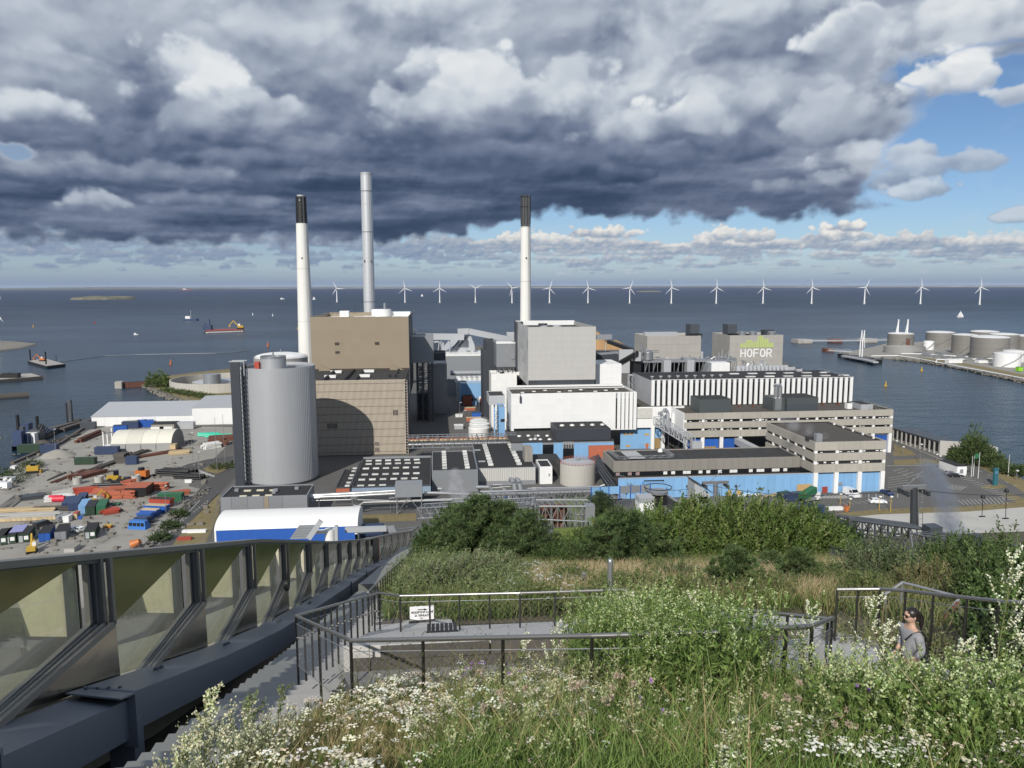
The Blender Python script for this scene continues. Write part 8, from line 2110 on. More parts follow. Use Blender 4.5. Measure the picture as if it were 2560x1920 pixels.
# handrails
K['rail']=M('stainless_rail',(.34,.33,.31),.34,metal=.85,var=.05,scale=3)
K['raild']=M('dark_steel_post',(.10,.098,.09),.30,metal=.85,var=.08,scale=3)
def railing(label,base,posts,h=1.1,r=.03,net=0,knob=False,wire=True,pr=.022):
 """base: points on the ground line; posts: number of posts per piece"""
 t=thing('railing',label,'railing',base[0]);up=V3((0,0,h))
 for a,b in zip(base,base[1:]): G().tube(a+up,b+up,r,10).obj('handrail',K['rail'],t,smooth=True)
 g=G()
 for b in base: g.dome(b.x,b.y,b.z+h-.005,r,r,10,3)
 me=G().tube((0,0,-.25),(0,0,h-.03),pr,8).mesh('post',K['raild'])
 for (a,b),n in zip(zip(base,base[1:]),posts):
  for k in range(n):
   q=a.lerp(b,(k+.0)/n) if n else a;piece('post',me,t,(q.x,q.y,q.z))
   if knob: G().tube((q.x,q.y,q.z+h-.42),(q.x+.14,q.y-.05,q.z+h-.42),.022,8).obj('knob',K['rail'],t)
 q=base[-1];piece('post',me,t,(q.x,q.y,q.z))
 if wire:
  g=G()
  for a,b in zip(base,base[1:]):
   for f in (.12,.86): g.tube(a+up*f,b+up*f,.007,4)
  g.obj('tension_wire',K['steel'],t)
 if net:
  g=G()
  for a,b in zip(base,base[1:]):
   L_=(b-a).length;n=max(2,int(L_/net));kk=max(1,int(h*.8/net))
   for i in range(-kk,n):
    for s in (0,1):
     u0=i/n;u1=(i+kk)/n;z0_,z1_=.1*h,.1*h+h*.75
     if u0<0: z0_+=(z1_-z0_)*(-u0)/(u1-u0);u0=0
     if u1>1: z1_-=(z1_-z0_)*(u1-1)/(u1-u0);u1=1
     A=a.lerp(b,u0);B=a.lerp(b,u1)
     if s: z0_,z1_=h*.95-z0_,h*.95-z1_
     g.tube(A+V3((0,0,z0_)),B+V3((0,0,z1_)),.0013,3,cap=False)
  g.obj('wire_net',K['steel'],t,kind='stuff')
 return t
def onr(x,y,l=0.0): return V3((x,y,zr(y)+l))
def top(a,b,h=1.1): q=atR(a,b,h);return onr(q.x,q.y)
N0=top(740,1541);F0=top(948,1483)
railing('near railing of the lower deck, turning the corner at the stairs',[N0,top(877,1603),top(1480,1590),top(1800,1582)],[2,3,2],net=.11)
railing('stair railing with steel knobs climbing from the near corner to the sign',[N0,top(842,1512),F0],[6,7],net=.13,knob=True)
railing('far railing of the pale path with the white cafe sign',[F0,top(1000,1491),top(1300,1483),top(1562,1475),top(1640,1503),top(1880,1528),top(2070,1548)],[1,4,3,1,3,2],net=.14)
railing('short railing inside the bend of the path, half behind tall weeds',[top(1830,1577),top(2030,1566),top(2080,1546)],[3,1],net=.15)
yr=[19.3,22,26,30,35,40,48,58,70,84]
t=thing('railing','long stair fence of many thin posts going down to the far corner','railing',onr(-1.85,22))
pts_=[onr(-1.85+(0 if y<50 else (y-50)*.02),y) for y in yr]
for a,b in zip(pts_,pts_[1:]): G().tube(a+V3((0,0,1.1)),b+V3((0,0,1.1)),.028,8).obj('handrail',K['rail'],t,smooth=True)
me=G().tube((0,0,-.1),(0,0,1.08),.022,6).mesh('post',K['raild'])
y=19.3
while y<84: piece('post',me,t,onr(-1.85+(0 if y<50 else (y-50)*.02),y));y+=1.0+.012*(y-19)
g=G()
for a,b in zip(pts_,pts_[1:]):
 for k in range(7): z=.1+k*.15;g.tube(a+V3((0,0,z)),b+V3((0,0,z)),.002,3,cap=False)
g.obj('wire_net',K['steel'],t)
rb=[atR(2086,1612),atR(2137,1612),atR(2192,1612),atR(2255,1622),atR(2323,1640),atR(2405,1662),atR(2483,1680),atR(2600,1700)]
railing('right railing in front of the walking woman',rb,[1]*7,h=1.15,net=.13,r=.034,pr=.023)
# sign
c=atR(1056,1594)+V3((0,-.12,0));zt=c.z+.83;hw=.29;hh_=.33
t=thing('cafe_sign','white paper sign with arrow and cafe text tied to the railing','sign',c)
yS=c.y;sgnm=M('white_sheet',(.82,.82,.83),.6,var=.02)
G().slab([(c.x-hw,yS,zt-hh_*.92),(c.x-.1,yS-.01,zt-hh_*1.02),(c.x+hw,yS,zt-hh_),(c.x+hw,yS,zt+.02),(c.x-hw,yS,zt)],(0,.012,0)).obj('sheet',sgnm,t)
ink=M('black_ink',(.01,.01,.012),.6)
def text(s_,size,x,z,y,mat,t,name='sign_text',shear=0.3,parent_org=None):
 cu=bpy.data.curves.new(name,'FONT');cu.body=s_;cu.size=size;cu.align_x='CENTER';cu.shear=shear;cu.extrude=.001;cu.offset=size*.02
 o=bpy.data.objects.new(name,cu);C.objects.link(o);bpy.context.view_layer.update()
 dg=bpy.context.evaluated_depsgraph_get();me=bpy.data.meshes.new_from_object(o.evaluated_get(dg));bpy.data.objects.remove(o)
 me.name=name;me.materials.clear();me.materials.append(mat)
 o=bpy.data.objects.new(name,me);C.objects.link(o);o.parent=t;o.location=V3((x,y,z))-ORG[t.name];o.rotation_euler=(math.pi/2,0,0);ORG[o.name]=ORG[t.name]
 return o
text('ROOFTOP CAFÉ',.072,c.x,zt-.165,yS-.012,ink,t);text('& TERRACE',.072,c.x+.01,zt-.245,yS-.012,ink,t)
g=G().box(c.x-.10,c.x+.09,yS-.012,yS-.006,zt-.082,zt-.066);g.slab([(c.x+.06,yS-.012,zt-.048),(c.x+.13,yS-.012,zt-.074),(c.x+.06,yS-.012,zt-.10)],(0,.006,0));g.obj('arrow',ink,t)
g=G()
for k in range(4): g.box(c.x-.05+k*.02,c.x-.04+k*.02,yS-.012,yS-.008,zt-.31+.008*(k % 2),zt-.28+.006*(k % 3))
g.obj('small_mark',ink,t)
# bollard posts, pipe frame, marker
q=atR(1524,1522);Y=q.y;A=atY(1522,1396,Y);t=thing('steel_post','thick grey rounded steel post rising from the meadow behind the railing','post',q)
G().tube(q-V3((0,0,.3)),(q.x,q.y,A.z-.1),.085,12).obj('tube',K['steel'],t,smooth=True);G().dome(q.x,q.y,A.z-.1,.085,.10,12,4).obj('cap',K['steel'],t,smooth=True)
q=atR(1459,1486);t=thing('meadow_bollard','thin short grey bollard left of the thick steel post','post',q);G().tube(q,q+V3((0,0,.75)),.05,8).obj('tube',K['steel'],t);G().box(q.x-.07,q.x+.07,q.y-.07,q.y+.07,q.z+.75,q.z+.8).obj('cap',K['steel'],t)
q0=atR(2215,1550);Yq=q0.y
t=thing('climbing_stand','galvanised tube frame shaped like a lean-to behind the woman','tube frame',q0)
pa=atY(2213,1486,Yq);pb=atY(2256,1456,Yq);pc_=atY(2402,1493,Yq-1.2);pd=atY(2330,1570,Yq-1.2)
g=G();tr=.035
for a,b in ((q0,pa),(pa,pb),(pb,pc_),(pc_,pd),(pb,V3((pb.x,pb.y,pb.z-1.4))),(pc_,V3((pc_.x,pc_.y,pc_.z-1.3)))): g.tube(a,b,tr,8)
g.obj('tube',K['steel'],t,smooth=True)
G().tube(atY(2352,1570,Yq-2),atY(2352,1570,Yq-2)-V3((0,0,1.1)),.06,10).obj('pivot_post',K['steel'],t,smooth=True)
G().beam(atY(2360,1590,Yq-2.2),atY(2440,1650,Yq-3.4),.08,.12).obj('gate_bar',K['steel_d'],t);G().beam(atY(2398,1507,Yq-1.3),atY(2335,1566,Yq-1.3),.10,.06).obj('rusty_bar',K['rust'],t)
q=atR(2442,1500);Y=q.y;t=thing('marker_post','wooden marker post with white and yellow plate and leaning red stick','marker post',q)
A=atY(2442,1452,Y);G().box(q.x-.05,q.x+.05,q.y-.03,q.y+.03,q.z-.2,A.z).obj('post',K['wooddark'],t)
B0=atY(2437,1451,Y-.05);B1=atY(2453,1436,Y-.05);G().box(B0.x,B1.x,Y-.07,Y-.04,B0.z,atY(2445,1443,Y).z).obj('plate',K['yellow'],t);G().box(B0.x,B1.x,Y-.07,Y-.04,atY(2445,1443,Y).z,B1.z).obj('plate',K['white'],t)
G().tube(atY(2440,1402,Y+.05),atY(2456,1455,Y+.05),.035,8).obj('stick',K['red'],t)
# warning barrier bits on the ski slope
q=atS(1515,1335);t=thing('slope_barrier','small red and white barrier on the tan part of the ski slope','barrier',q);G().box(q.x-.9,q.x+.9,q.y,q.y+.1,q.z+.2,q.z+.9).obj('board',K['red'],t);G().box(q.x-.6,q.x-.1,q.y-.02,q.y,q.z+.3,q.z+.8).obj('stripe',K['white'],t)
# machinery on the outer side of the parapet
t=thing('roof_machine','grey slatted panel and white tubular machine outside the parapet','machine',atY(760,1340,46))
A=atY(725,1348,46);B=atY(748,1315,46);dX=V3((1.05,0,0))
for k in range(5):
 q=A.lerp(B,k/5);G().slab([q,q+dX,q+dX+(B-A)*.17,q+(B-A)*.17],(0,.12,.04)).obj('slat',K['grey'],t)
G().beam(A+dX*1.05,A+dX*1.05+(B-A)*1.35,.2,.3).obj('side_rail',K['grey_l'],t)
q=atY(800,1335,47);G().tube(atY(765,1331,47),atY(842,1327,47),.14,12).obj('drum',K['white'],t,smooth=True);G().cyl(q.x+.6,q.y,q.z-.4,q.z+.3,.32,14).obj('motor',K['white'],t,smooth=True)
g=G().box(q.x+.9,q.x+1.1,46.8,47.2,q.z-.6,q.z+.5);g.box(q.x+1.4,q.x+4,48,48.3,q.z-.3,q.z+.0);g.obj('bracket',K['grey_l'],t)
t=thing('cable_tray','pale cable trays lying along the outside of the far parapet','cable tray',atY(950,1330,70))
for k in range(5): A=atY(890+k*30,1334-k*3,62+k*6);B=atY(935+k*28,1330-k*3,68+k*6);G().beam(A,B,.22,.10).obj('tray',K['grey_l'],t)
G().slab([atY(968,1318,74),atY(985,1316,74),atY(992,1330,74),atY(972,1332,74)],(0,.4,0)).obj('grey_box',K['grey'],t)
# --- steam and smoke
def plume(name,label,pts,dens,col,seed):
 """pts: (point, radius) from the source up"""
 bm=bmesh.new()
 for (p,r) in pts:
  m_=bmesh.ops.create_icosphere(bm,subdivisions=2,radius=r,matrix=Matrix.Translation(p))
 me=bpy.data.meshes.new(name);bm.to_mesh(me);bm.free()
 m=bpy.data.materials.new(name+'_vapour');m.use_nodes=True;tt=NT(m.node_tree);tt.n.clear()
 co=tt.node('ShaderNodeTexCoord').outputs['Object']
 tot=None
 for (p,r) in pts:
  d_=tt.node('ShaderNodeVectorMath',dict(operation='DISTANCE'));tt.set(d_.inputs[0],co);d_.inputs[1].default_value=tuple(p)
  f=tt.ss(d_.outputs['Value'],r*.98,r*.1);tot=f if tot is None else tt.m('MAXIMUM',tot,f)
 n=tt.noise(co,(.7*seed),5,.6);dn=tt.m('MULTIPLY',tt.m('MULTIPLY',tot,tt.ss(n,.34,.66)),dens)
 v=tt.node('ShaderNodeVolumePrincipled',Density=dn,Color=(*col,1));v.inputs['Anisotropy'].default_value=.2
 o=tt.node('ShaderNodeOutputMaterial');tt.l.new(v.outputs[0],o.inputs['Volume'])
 me.materials.append(m);ob=bpy.data.objects.new(name,me);C.objects.link(ob)
 # one closed hull instead of crossing balls
 rm=ob.modifiers.new('hull','REMESH');rm.mode='VOXEL';rm.voxel_size=max(.35,pts[0][1]*.25)
 return tag(ob,label,'smoke',kind='stuff')
P_=[]
for (px,py,r_px) in ((2390,1352,34),(2380,1330,30),(2372,1305,26),(2368,1280,25),(2362,1255,26),(2352,1230,25),(2342,1208,26),(2332,1188,26),(2318,1172,22)):
 q=atY(px,py,90);P_.append((q,r_px*90/1923*1.7))
plume('smoke_plume','bluish grey smoke drifting up in front of the right car park',P_,1.5,(.55,.60,.69),1.0)
P_=[]
for (px,py,r_px) in ((1168,1262,26),(1160,1250,24),(1148,1240,22),(1140,1225,20),(1140,1205,18),(1138,1185,16)):
 q=atY(px,py,236);P_.append((q,r_px*236/1923*1.3))
plume('steam_cloud','thin white steam rising in front of the grey workshop wall',P_,1.0,(.9,.9,.92),.6)
P_=[]
for (px,py,r_px) in ((2062,1090,12),(2020,1075,20),(1985,1062,24),(1960,1050,20)):
 q=atY(px,py,262);P_.append((q,r_px*262/1923*1.2))
plume('steam_cloud','faint steam drifting over the dark roof of the front office',P_,.2,(.9,.9,.92),.5)
# --- vegetation
GREENS=[(.070,.105,.022),(.095,.135,.030),(.120,.165,.045),(.055,.085,.022)]
STRAW=[(.36,.29,.15),(.28,.22,.10),(.42,.35,.20)]
def ZR(y): return CZ-np.interp(y,TY,TD)
def rz(pts): return [(atR(a,b).x,atR(a,b).y) for a,b in pts]
GAIN=1.32
def pick(cols,n,a=.2):
 c=np.array(cols)[NR.randint(0,len(cols),n)];return np.clip(c*GAIN*(1+NR.uniform(-a,a,(n,1)))*(1+NR.uniform(-.08,.08,(n,3))),0,1)
def base_pts(poly,n,clump=0.0,cs=.6):
 x,y=inside(poly,n)
 if clump:
  k=max(4,n//60);cx,cy=inside(poly,k);i=NR.randint(0,k,n);x2=cx[i]+NR.normal(0,cs,n);y2=cy[i]+NR.normal(0,cs,n)
  q=(NR.rand(n)<clump) & pip(x2,y2,poly);x=np.where(q,x2,x);y=np.where(q,y2,y)
 return np.stack([x,y,ZR(y)],1)
WIND=np.array([.55,.25,0])
def grass(poly,n,h0,h1,w0,cols,tips=None,clump=.5,cs=.5,lean=.5):
 c=base_pts(poly,n,clump,cs);h=NR.uniform(h0,h1,n);col=pick(cols,n)
 ln=NR.normal(0,lean,(n,3));ln[:,2]=0;ln=ln+WIND*.3
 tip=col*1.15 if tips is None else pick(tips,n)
 return blades(c,h,ln,w0*NR.uniform(.6,1.3,n),col,tip)
def weeds(poly,n,h0,h1,nl,ll,lw,cols,clump=.5,cs=.5,spike=None,spl=.12,lean=.25):
 """stems with many leaves; the top carries a pale spike"""
 c=base_pts(poly,n,clump,cs);h=NR.uniform(h0,h1,n);ln=NR.normal(0,lean,(n,3));ln[:,2]=0;ln=ln+WIND*.22
 out=[blades(c,h,ln,np.full(n,.006),pick(cols,n),pick(cols,n))]
 i=np.repeat(np.arange(n),nl);u=NR.uniform(.12,1.0,n*nl)
 p=c[i]+np.array([0,0,1])*(h[i]*u)[:,None]+ln[i]*(h[i]*u**2*.7)[:,None]
 d=NR.normal(0,1,(n*nl,3));d[:,2]=np.abs(d[:,2])*.7+.35;
 out.append(leaves(p,d,ll*NR.uniform(.5,1.2,n*nl),lw*NR.uniform(.6,1.2,n*nl),pick(cols,n*nl)))
 if spike is not None:
  m=5;i=np.repeat(np.arange(n),m);u=NR.uniform(.72,1.0,n*m);a=NR.uniform(0,6.28,n*m)
  d=np.stack([np.cos(a)*.5,np.sin(a)*.5,np.full(n*m,1.0)],1)+WIND*.4
  p=c[i]+np.array([0,0,1])*(h[i]*u)[:,None]+ln[i]*(h[i]*u**2*.7)[:,None];L_=spl*NR.uniform(.5,1.3,n*m)
  d=norm(d);q=6;j=np.repeat(np.arange(n*m),q);s_=NR.uniform(.15,1.05,n*m*q)
  pp_=p[j]+d[j]*(L_[j]*s_)[:,None]+NR.normal(0,.006,(n*m*q,3))
  out.append(leaves(pp_,NR.normal(0,1,(n*m*q,3))+np.array([0,0,.5]),.022*NR.uniform(.6,1.3,n*m*q),.009,pick(spike,n*m*q,.12)))
  out.append(leaves(p,d,L_,.0035,pick(cols,n*m)))
 return out
def umbels(poly,n,h0,h1,rad_,cols,florets=12,clump=.7,cs=.35,pts=None):
 c=base_pts(poly,n,clump,cs) if pts is None else pts;n=len(c);h=NR.uniform(h0,h1,n);ln=NR.normal(0,.12,(n,3));ln[:,2]=0;ln+=WIND*.1
 out=[blades(c,h,ln,np.full(n,.004),pick(GREENS,n),pick(GREENS,n))]
 top=c+np.array([0,0,1])*(h*.95)[:,None]+ln*(h*.75)[:,None]
 r=rad_*NR.uniform(.55,1.35,n);cc=pick(cols,n,.12);tilt=NR.normal(0,.18,(n,2))
 i=np.repeat(np.arange(n),florets);a=NR.uniform(0,6.28,n*florets);q=np.sqrt(NR.rand(n*florets))
 ox=np.cos(a)*q*r[i];oy=np.sin(a)*q*r[i];oz=ox*tilt[i,0]+oy*tilt[i,1]+(1-q**2)*r[i]*.18
 p=top[i]+np.stack([ox,oy,oz],1);s=r[i]*NR.uniform(.28,.42,n*florets)
 d=np.stack([np.cos(a*3),np.sin(a*3),NR.normal(0,.15,n*florets)],1)
 nr_=np.stack([NR.normal(0,.25,n*florets),NR.normal(0,.25,n*florets),np.ones(n*florets)],1)
 out.append(leaves(p-d*s[:,None]*.5,d,s,s*.5,cc[i]*NR.uniform(.85,1.08,(n*florets,1)),nrm=nr_))
 out.append(leaves(c[i]+(top[i]-c[i])*.82,p-(c[i]+(top[i]-c[i])*.82),np.linalg.norm(p-(c[i]+(top[i]-c[i])*.82),axis=1),.002,pick(GREENS,n*florets)))
 return out
WHITE=[(.72,.68,.54),(.62,.54,.40),(.76,.74,.63)]
PALE=[(.42,.48,.24),(.52,.56,.34),(.34,.42,.18)]
near=rz([(380,2300),(520,1990),(680,1890),(830,1830),(980,1770),(1150,1735),(1400,1722),(1500,1700),(1720,1660),(1900,1690),(2150,1760),(2300,1800),(2560,1810),(2800,1900),(2700,2150)])
green_zone=rz([(1120,1800),(1300,1745),(1500,1680),(1800,1700),(2100,1790),(2560,1850),(2700,2100),(1000,2100)])
yar_zone=rz([(540,2010),(700,1890),(850,1830),(1000,1780),(1200,1750),(1390,1760),(1500,1830),(1280,1900),(950,2080),(560,2180)])
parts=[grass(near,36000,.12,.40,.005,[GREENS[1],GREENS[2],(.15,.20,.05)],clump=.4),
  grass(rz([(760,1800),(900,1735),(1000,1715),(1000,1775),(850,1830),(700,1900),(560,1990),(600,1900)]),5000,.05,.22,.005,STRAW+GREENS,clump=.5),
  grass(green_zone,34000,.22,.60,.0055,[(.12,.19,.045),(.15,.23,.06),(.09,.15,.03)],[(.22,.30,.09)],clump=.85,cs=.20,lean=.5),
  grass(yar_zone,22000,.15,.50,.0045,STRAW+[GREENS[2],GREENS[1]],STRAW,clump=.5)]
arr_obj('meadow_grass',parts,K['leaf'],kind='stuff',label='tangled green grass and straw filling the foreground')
gw=[grass(green_zone,2600,.35,.75,.0045,STRAW,STRAW,clump=.6,cs=.3,lean=1.1),grass(green_zone,5000,.15,.45,.011,[(.07,.12,.03),(.10,.15,.04)],clump=.7,cs=.15,lean=.9)]+weeds(green_zone,1500,.25,.55,22,.055,.010,[(.06,.10,.025),(.09,.13,.03)],clump=.7,cs=.25)+weeds(green_zone,260,.5,.85,12,.05,.007,[(.16,.18,.08)],spike=[(.40,.42,.22)],spl=.12,clump=.3)
gw+=weeds(rz([(2060,1575),(2350,1600),(2420,1660),(2200,1640),(2050,1610)]),260,.2,.5,18,.07,.014,[(.12,.15,.06),(.20,.18,.09)],clump=.5)
arr_obj('low_herbs',gw,K['leaf'],kind='stuff',label='darker leafy herbs between the foreground grasses')
parts=umbels(yar_zone,430,.32,.66,.066,WHITE,16)+umbels(near,130,.30,.55,.05,WHITE,12)
parts+=umbels(rz([(1750,1945),(1900,1890),(2250,1900),(2560,1910),(2600,2050),(1700,2050)]),120,.34,.50,.07,[(.84,.78,.62),(.74,.68,.52)],18)
parts+=umbels(rz([(1150,1800),(1400,1770),(1560,1800),(1500,1900),(1200,1900)]),120,.35,.62,.06,WHITE,14)
arr_obj('yarrow_flowers',parts,K['flower'],kind='stuff',label='flat white yarrow heads massed at the lower left and bottom')
sw=rz([(1420,1790),(1430,1700),(1580,1672),(1740,1690),(1860,1760),(1960,1850),(1850,1880),(1650,1860)])
sw2=rz([(2000,1850),(2250,1860),(2450,1870),(2600,1860),(2700,2000),(2400,2020),(2050,1960)])
SG=[(.11,.165,.04),(.14,.20,.055),(.17,.23,.07),(.08,.13,.03)]
parts=weeds(sw,560,1.0,1.6,22,.085,.010,SG,spike=PALE,spl=.10,clump=.45,cs=.35)+weeds(sw,1700,.5,1.5,26,.10,.012,SG,clump=.5)
parts+=weeds(sw2,170,.55,.95,20,.06,.010,SG,spike=PALE,spl=.10,clump=.45)+weeds(sw2,900,.35,.8,26,.07,.016,SG,clump=.5)
parts+=weeds(rz([(1950,1760),(2250,1820),(2500,1850),(2300,1880),(2050,1840)]),160,.4,.8,18,.06,.010,SG,spike=PALE,spl=.1,clump=.6)
arr_obj('sweet_clover',parts,K['leaf'],kind='stuff',label='tall pale flowering clover massed at lower right')
mw=rz([(420,2030),(520,1970),(640,1930),(720,1960),(640,2080),(400,2150)])
parts=weeds(mw,110,.30,.62,18,.05,.008,[(.13,.16,.07),(.17,.19,.09)],spike=[(.50,.50,.33),(.58,.56,.40)],spl=.14,clump=.5,cs=.3)
arr_obj('pale_mugwort',parts,K['leaf'],kind='stuff',label='pale seeding mugwort at the lower left beside the stairs')
nr2=rz([(830,1800),(930,1765),(1180,1735),(1420,1725),(1430,1790),(900,1830)])
parts=weeds(nr2,120,.6,1.25,14,.07,.006,[(.10,.11,.045),(.14,.14,.07)],clump=.3,lean=.3)+[grass(nr2,600,.3,.8,.004,STRAW+GREENS,STRAW,clump=.3)]
arr_obj('thin_weeds',parts,K['leaf'],kind='stuff',label='thin brownish weeds growing through the near railing')
# thistles: pinkish brown seed heads
def globes(pts,r,cols,h):
 n=len(pts);out=[blades(pts,h,NR.normal(0,.1,(n,3))*[1,1,0]+WIND*.1,np.full(n,.006),pick(GREENS,n),pick(GREENS,n))]
 k=34;i=np.repeat(np.arange(n),k);d=norm(NR.normal(0,1,(n*k,3)));c=pts[i]+np.array([0,0,1])*(h[i]*.95)[:,None]+(WIND*.1*.75)*(h[i])[:,None]
 out.append(leaves(c+d*r*.15,d,r*NR.uniform(.7,1.1,n*k),r*.20,pick(cols,n*k,.12)));return out
th=[]
for (a,b,m_) in ((1480,1850,9),(1390,1790,6),(1560,1830,12),(1950,1860,5),(2140,1800,8),(1260,1860,8),(1200,1790,5),(2080,1900,6),(1420,1720,9),(1500,1720,5)):
 q=atR(a,b+60);th+=[(q.x+R.uniform(-.22,.22),q.y+R.uniform(-.12,.12),0) for _ in range(m_)]
th=np.array(th);th[:,2]=ZR(th[:,1])
arr_obj('seeding_thistles',globes(th,.034,[(.34,.28,.20),(.30,.24,.18),(.40,.34,.26)],NR.uniform(.45,.85,len(th))),K['flower'],kind='stuff',label='brownish pink thistle seed heads scattered in the foreground')
pp2=[]
for (a,b) in ((1170,1735),(1178,1722),(1160,1742),(1190,1738),(1280,1760),(2150,1890),(1620,1860),(2440,1870)):
 q=atR(a,b+50);pp2+=[(q.x+R.uniform(-.1,.1),q.y,0) for _ in range(3)]
pp2=np.array(pp2);pp2[:,2]=ZR(pp2[:,1])
arr_obj('purple_knapweed',globes(pp2,.02,[(.30,.16,.42),(.36,.22,.48)],NR.uniform(.5,.8,len(pp2))),K['flower'],kind='stuff',label='few purple knapweed heads among the yarrow')
def tall_plant(name,label,px,py,h,nbr,cols,spike,spl=.16,spread=.35,nl=60,ll=.05,lw=.008,cat='plant',group='tall single weeds'):
 q=atR(px,py);t=thing(name,label,cat,q,group=group);c0=np.array(q)
 g=G();top=q+V3((.10*h,.04*h,h));g.tube(q-V3((0,0,.1)),q.lerp(top,.5)+V3((-.02,0,0)),.009,5,.006);g.tube(q.lerp(top,.5)+V3((-.02,0,0)),top,.006,5,.003)
 br=[]
 for k in range(nbr):
  u=.35+.63*(k+R.random())/nbr;a=R.uniform(0,6.28);s=q.lerp(top,u);L_=h*spread*(1.15-u)*R.uniform(.7,1.3)+.06
  e=s+V3((math.cos(a)*L_*.55+.05,math.sin(a)*L_*.55,L_*.8));g.tube(s,e,.004,4,.002);br.append((s,e))
 g.obj('stem',K['stem'],t)
 br.append((q.lerp(top,.8),top));P1=[];
 for s,e in br:
  m_=34;u=NR.uniform(.25,1.05,(m_,1));s=np.array(s);e=np.array(e);P1.append(s+(e-s)*u+NR.normal(0,.007,(m_,3)))
 P1=np.concatenate(P1);n=len(P1)
 arr_obj('flower_spike',[leaves(P1,NR.normal(0,1,(n,3))+[0,0,.4],.024*NR.uniform(.6,1.3,n),.010,pick(spike,n,.12))],K['flower'],t,kind='stuff')
 u=NR.uniform(.05,.9,nl);P2=c0+np.array([.10*h,.04*h,h])*u[:,None];d=NR.normal(0,1,(nl,3));d[:,2]=abs(d[:,2])*.4
 arr_obj('foliage',[leaves(P2,d,ll*NR.uniform(.6,1.6,nl),lw,pick(cols,nl))],K['leaf'],t,kind='stuff')
K['stem']=M('plant_stem',(.16,.18,.07),.7,var=.2)
MG=[(.13,.16,.07),(.10,.13,.05)];MS=[(.55,.55,.36),(.62,.60,.42),(.46,.48,.28)]
for (a,b,h,nb,lab) in ((695,1870,.70,5,'slim dark mugwort spire before the lit stair edge'),(610,1930,.70,14,'pale branching mugwort left of the slim dark spire'),(500,2000,.85,16,'bushy pale mugwort nearest the bottom left of the stairs'),(450,2040,.55,8,'small pale plant at the lower left corner of the weeds')): tall_plant('mugwort',lab,a,b,h,nb,MG,MS if 'dark' not in lab else [(.16,.19,.09)])
for (a,b,h,nb,lab) in ((2185,1800,1.05,12,'white flowering spray just left of the woman'),(2375,1820,.9,12,'flowering spray at the foot of the middle right railing post'),(2470,1840,1.75,18,'tall white flowering sprays right of the woman'),(2550,1850,1.6,16,'white flowering spray at the right picture edge'),(2150,1760,1.4,12,'tall pale spire left of the woman beside a post'),(1995,1740,1.3,12,'pale spire in front of the right end of the path'),(1370,1770,1.15,10,'leafy spire rising before the right part of the deck'),(1290,1765,1.0,9,'pale green spire before the middle of the deck'),(1560,1740,1.45,14,'pale spire at the left end of the tall clover'),(1700,1745,1.5,14,'highest pale spire of the tall clover')):
 tall_plant('sweet_clover_plant',lab,a,b,h,nb,[GREENS[1],GREENS[2]],[(.60,.62,.45),(.68,.68,.54)],nl=120,ll=.06,lw=.011,group='tall clover plants')
# meadow beyond the path
mid=rz([(960,1563),(950,1480),(1000,1430),(1060,1392),(1500,1400),(2000,1395),(2120,1400),(2500,1430),(2900,1500),(2900,1600),(2500,1600),(2200,1560),(2080,1540),(1900,1528),(1690,1526),(1480,1545),(1200,1552)])
straw_z=rz([(1330,1500),(1330,1440),(1500,1425),(1900,1430),(2150,1425),(2250,1470),(2100,1520),(1800,1505),(1600,1500),(1450,1520)])
left_z=rz([(955,1560),(960,1470),(1010,1420),(1060,1395),(1260,1440),(1330,1500),(1280,1552)])
parts=[grass(mid,70000,.30,.75,.014,GREENS+[(.17,.17,.06),(.22,.19,.09)],[(.20,.21,.09),(.30,.26,.14)],clump=.5,cs=.9),
  grass(straw_z,27000,.35,.75,.010,[(.40,.30,.19),(.34,.25,.13),(.44,.36,.22)],[(.46,.36,.24)],clump=.6,cs=.8),
  grass(left_z,22000,.25,.7,.012,GREENS+[(.14,.18,.05)],clump=.4)]
parts+=weeds(left_z,1400,.6,1.3,26,.10,.020,[(.16,.20,.085),(.19,.22,.11),(.11,.15,.05)],clump=.5,cs=.6)
parts+=weeds(mid,1500,.4,.9,14,.10,.02,[(.09,.13,.04),(.14,.17,.06),(.20,.18,.09)],clump=.6,cs=.7)
for (a,b,w_,n_) in ((1420,1470,60,260),(1560,1490,90,300),(1700,1500,80,260),(1880,1500,110,320),(2060,1470,70,260),(1650,1440,50,160),(1340,1530,60,240),(1480,1530,50,180),(2150,1500,60,220)):
 parts+=weeds(rz([(a-w_,b+14),(a-w_*.6,b-14),(a+w_*.7,b-12),(a+w_,b+12)]),n_,.35,.95,20,.11,.026,[(.075,.11,.035),(.11,.14,.05),(.15,.16,.06)],clump=.7,cs=.5)
arr_obj('far_meadow',parts,K['leaf'],kind='stuff',label='mixed dry and green meadow beyond the pale path')
parts=umbels(rz([(1230,1550),(1260,1450),(1400,1440),(1500,1470),(1420,1530),(1350,1560)]),130,.55,.9,.085,[(.80,.80,.74)],9,clump=.75,cs=.5)
parts+=umbels(mid,420,.5,.8,.05,[(.70,.68,.60),(.6,.55,.45)],6,clump=.8,cs=.5)
parts+=umbels(rz([(1700,1440),(2150,1440),(2150,1480),(1700,1490)]),160,.5,.8,.06,[(.72,.66,.56)],6,clump=.8,cs=.5)
arr_obj('meadow_umbels',parts,K['flower'],kind='stuff',label='white umbel flowers dotted through the meadow beyond the path')
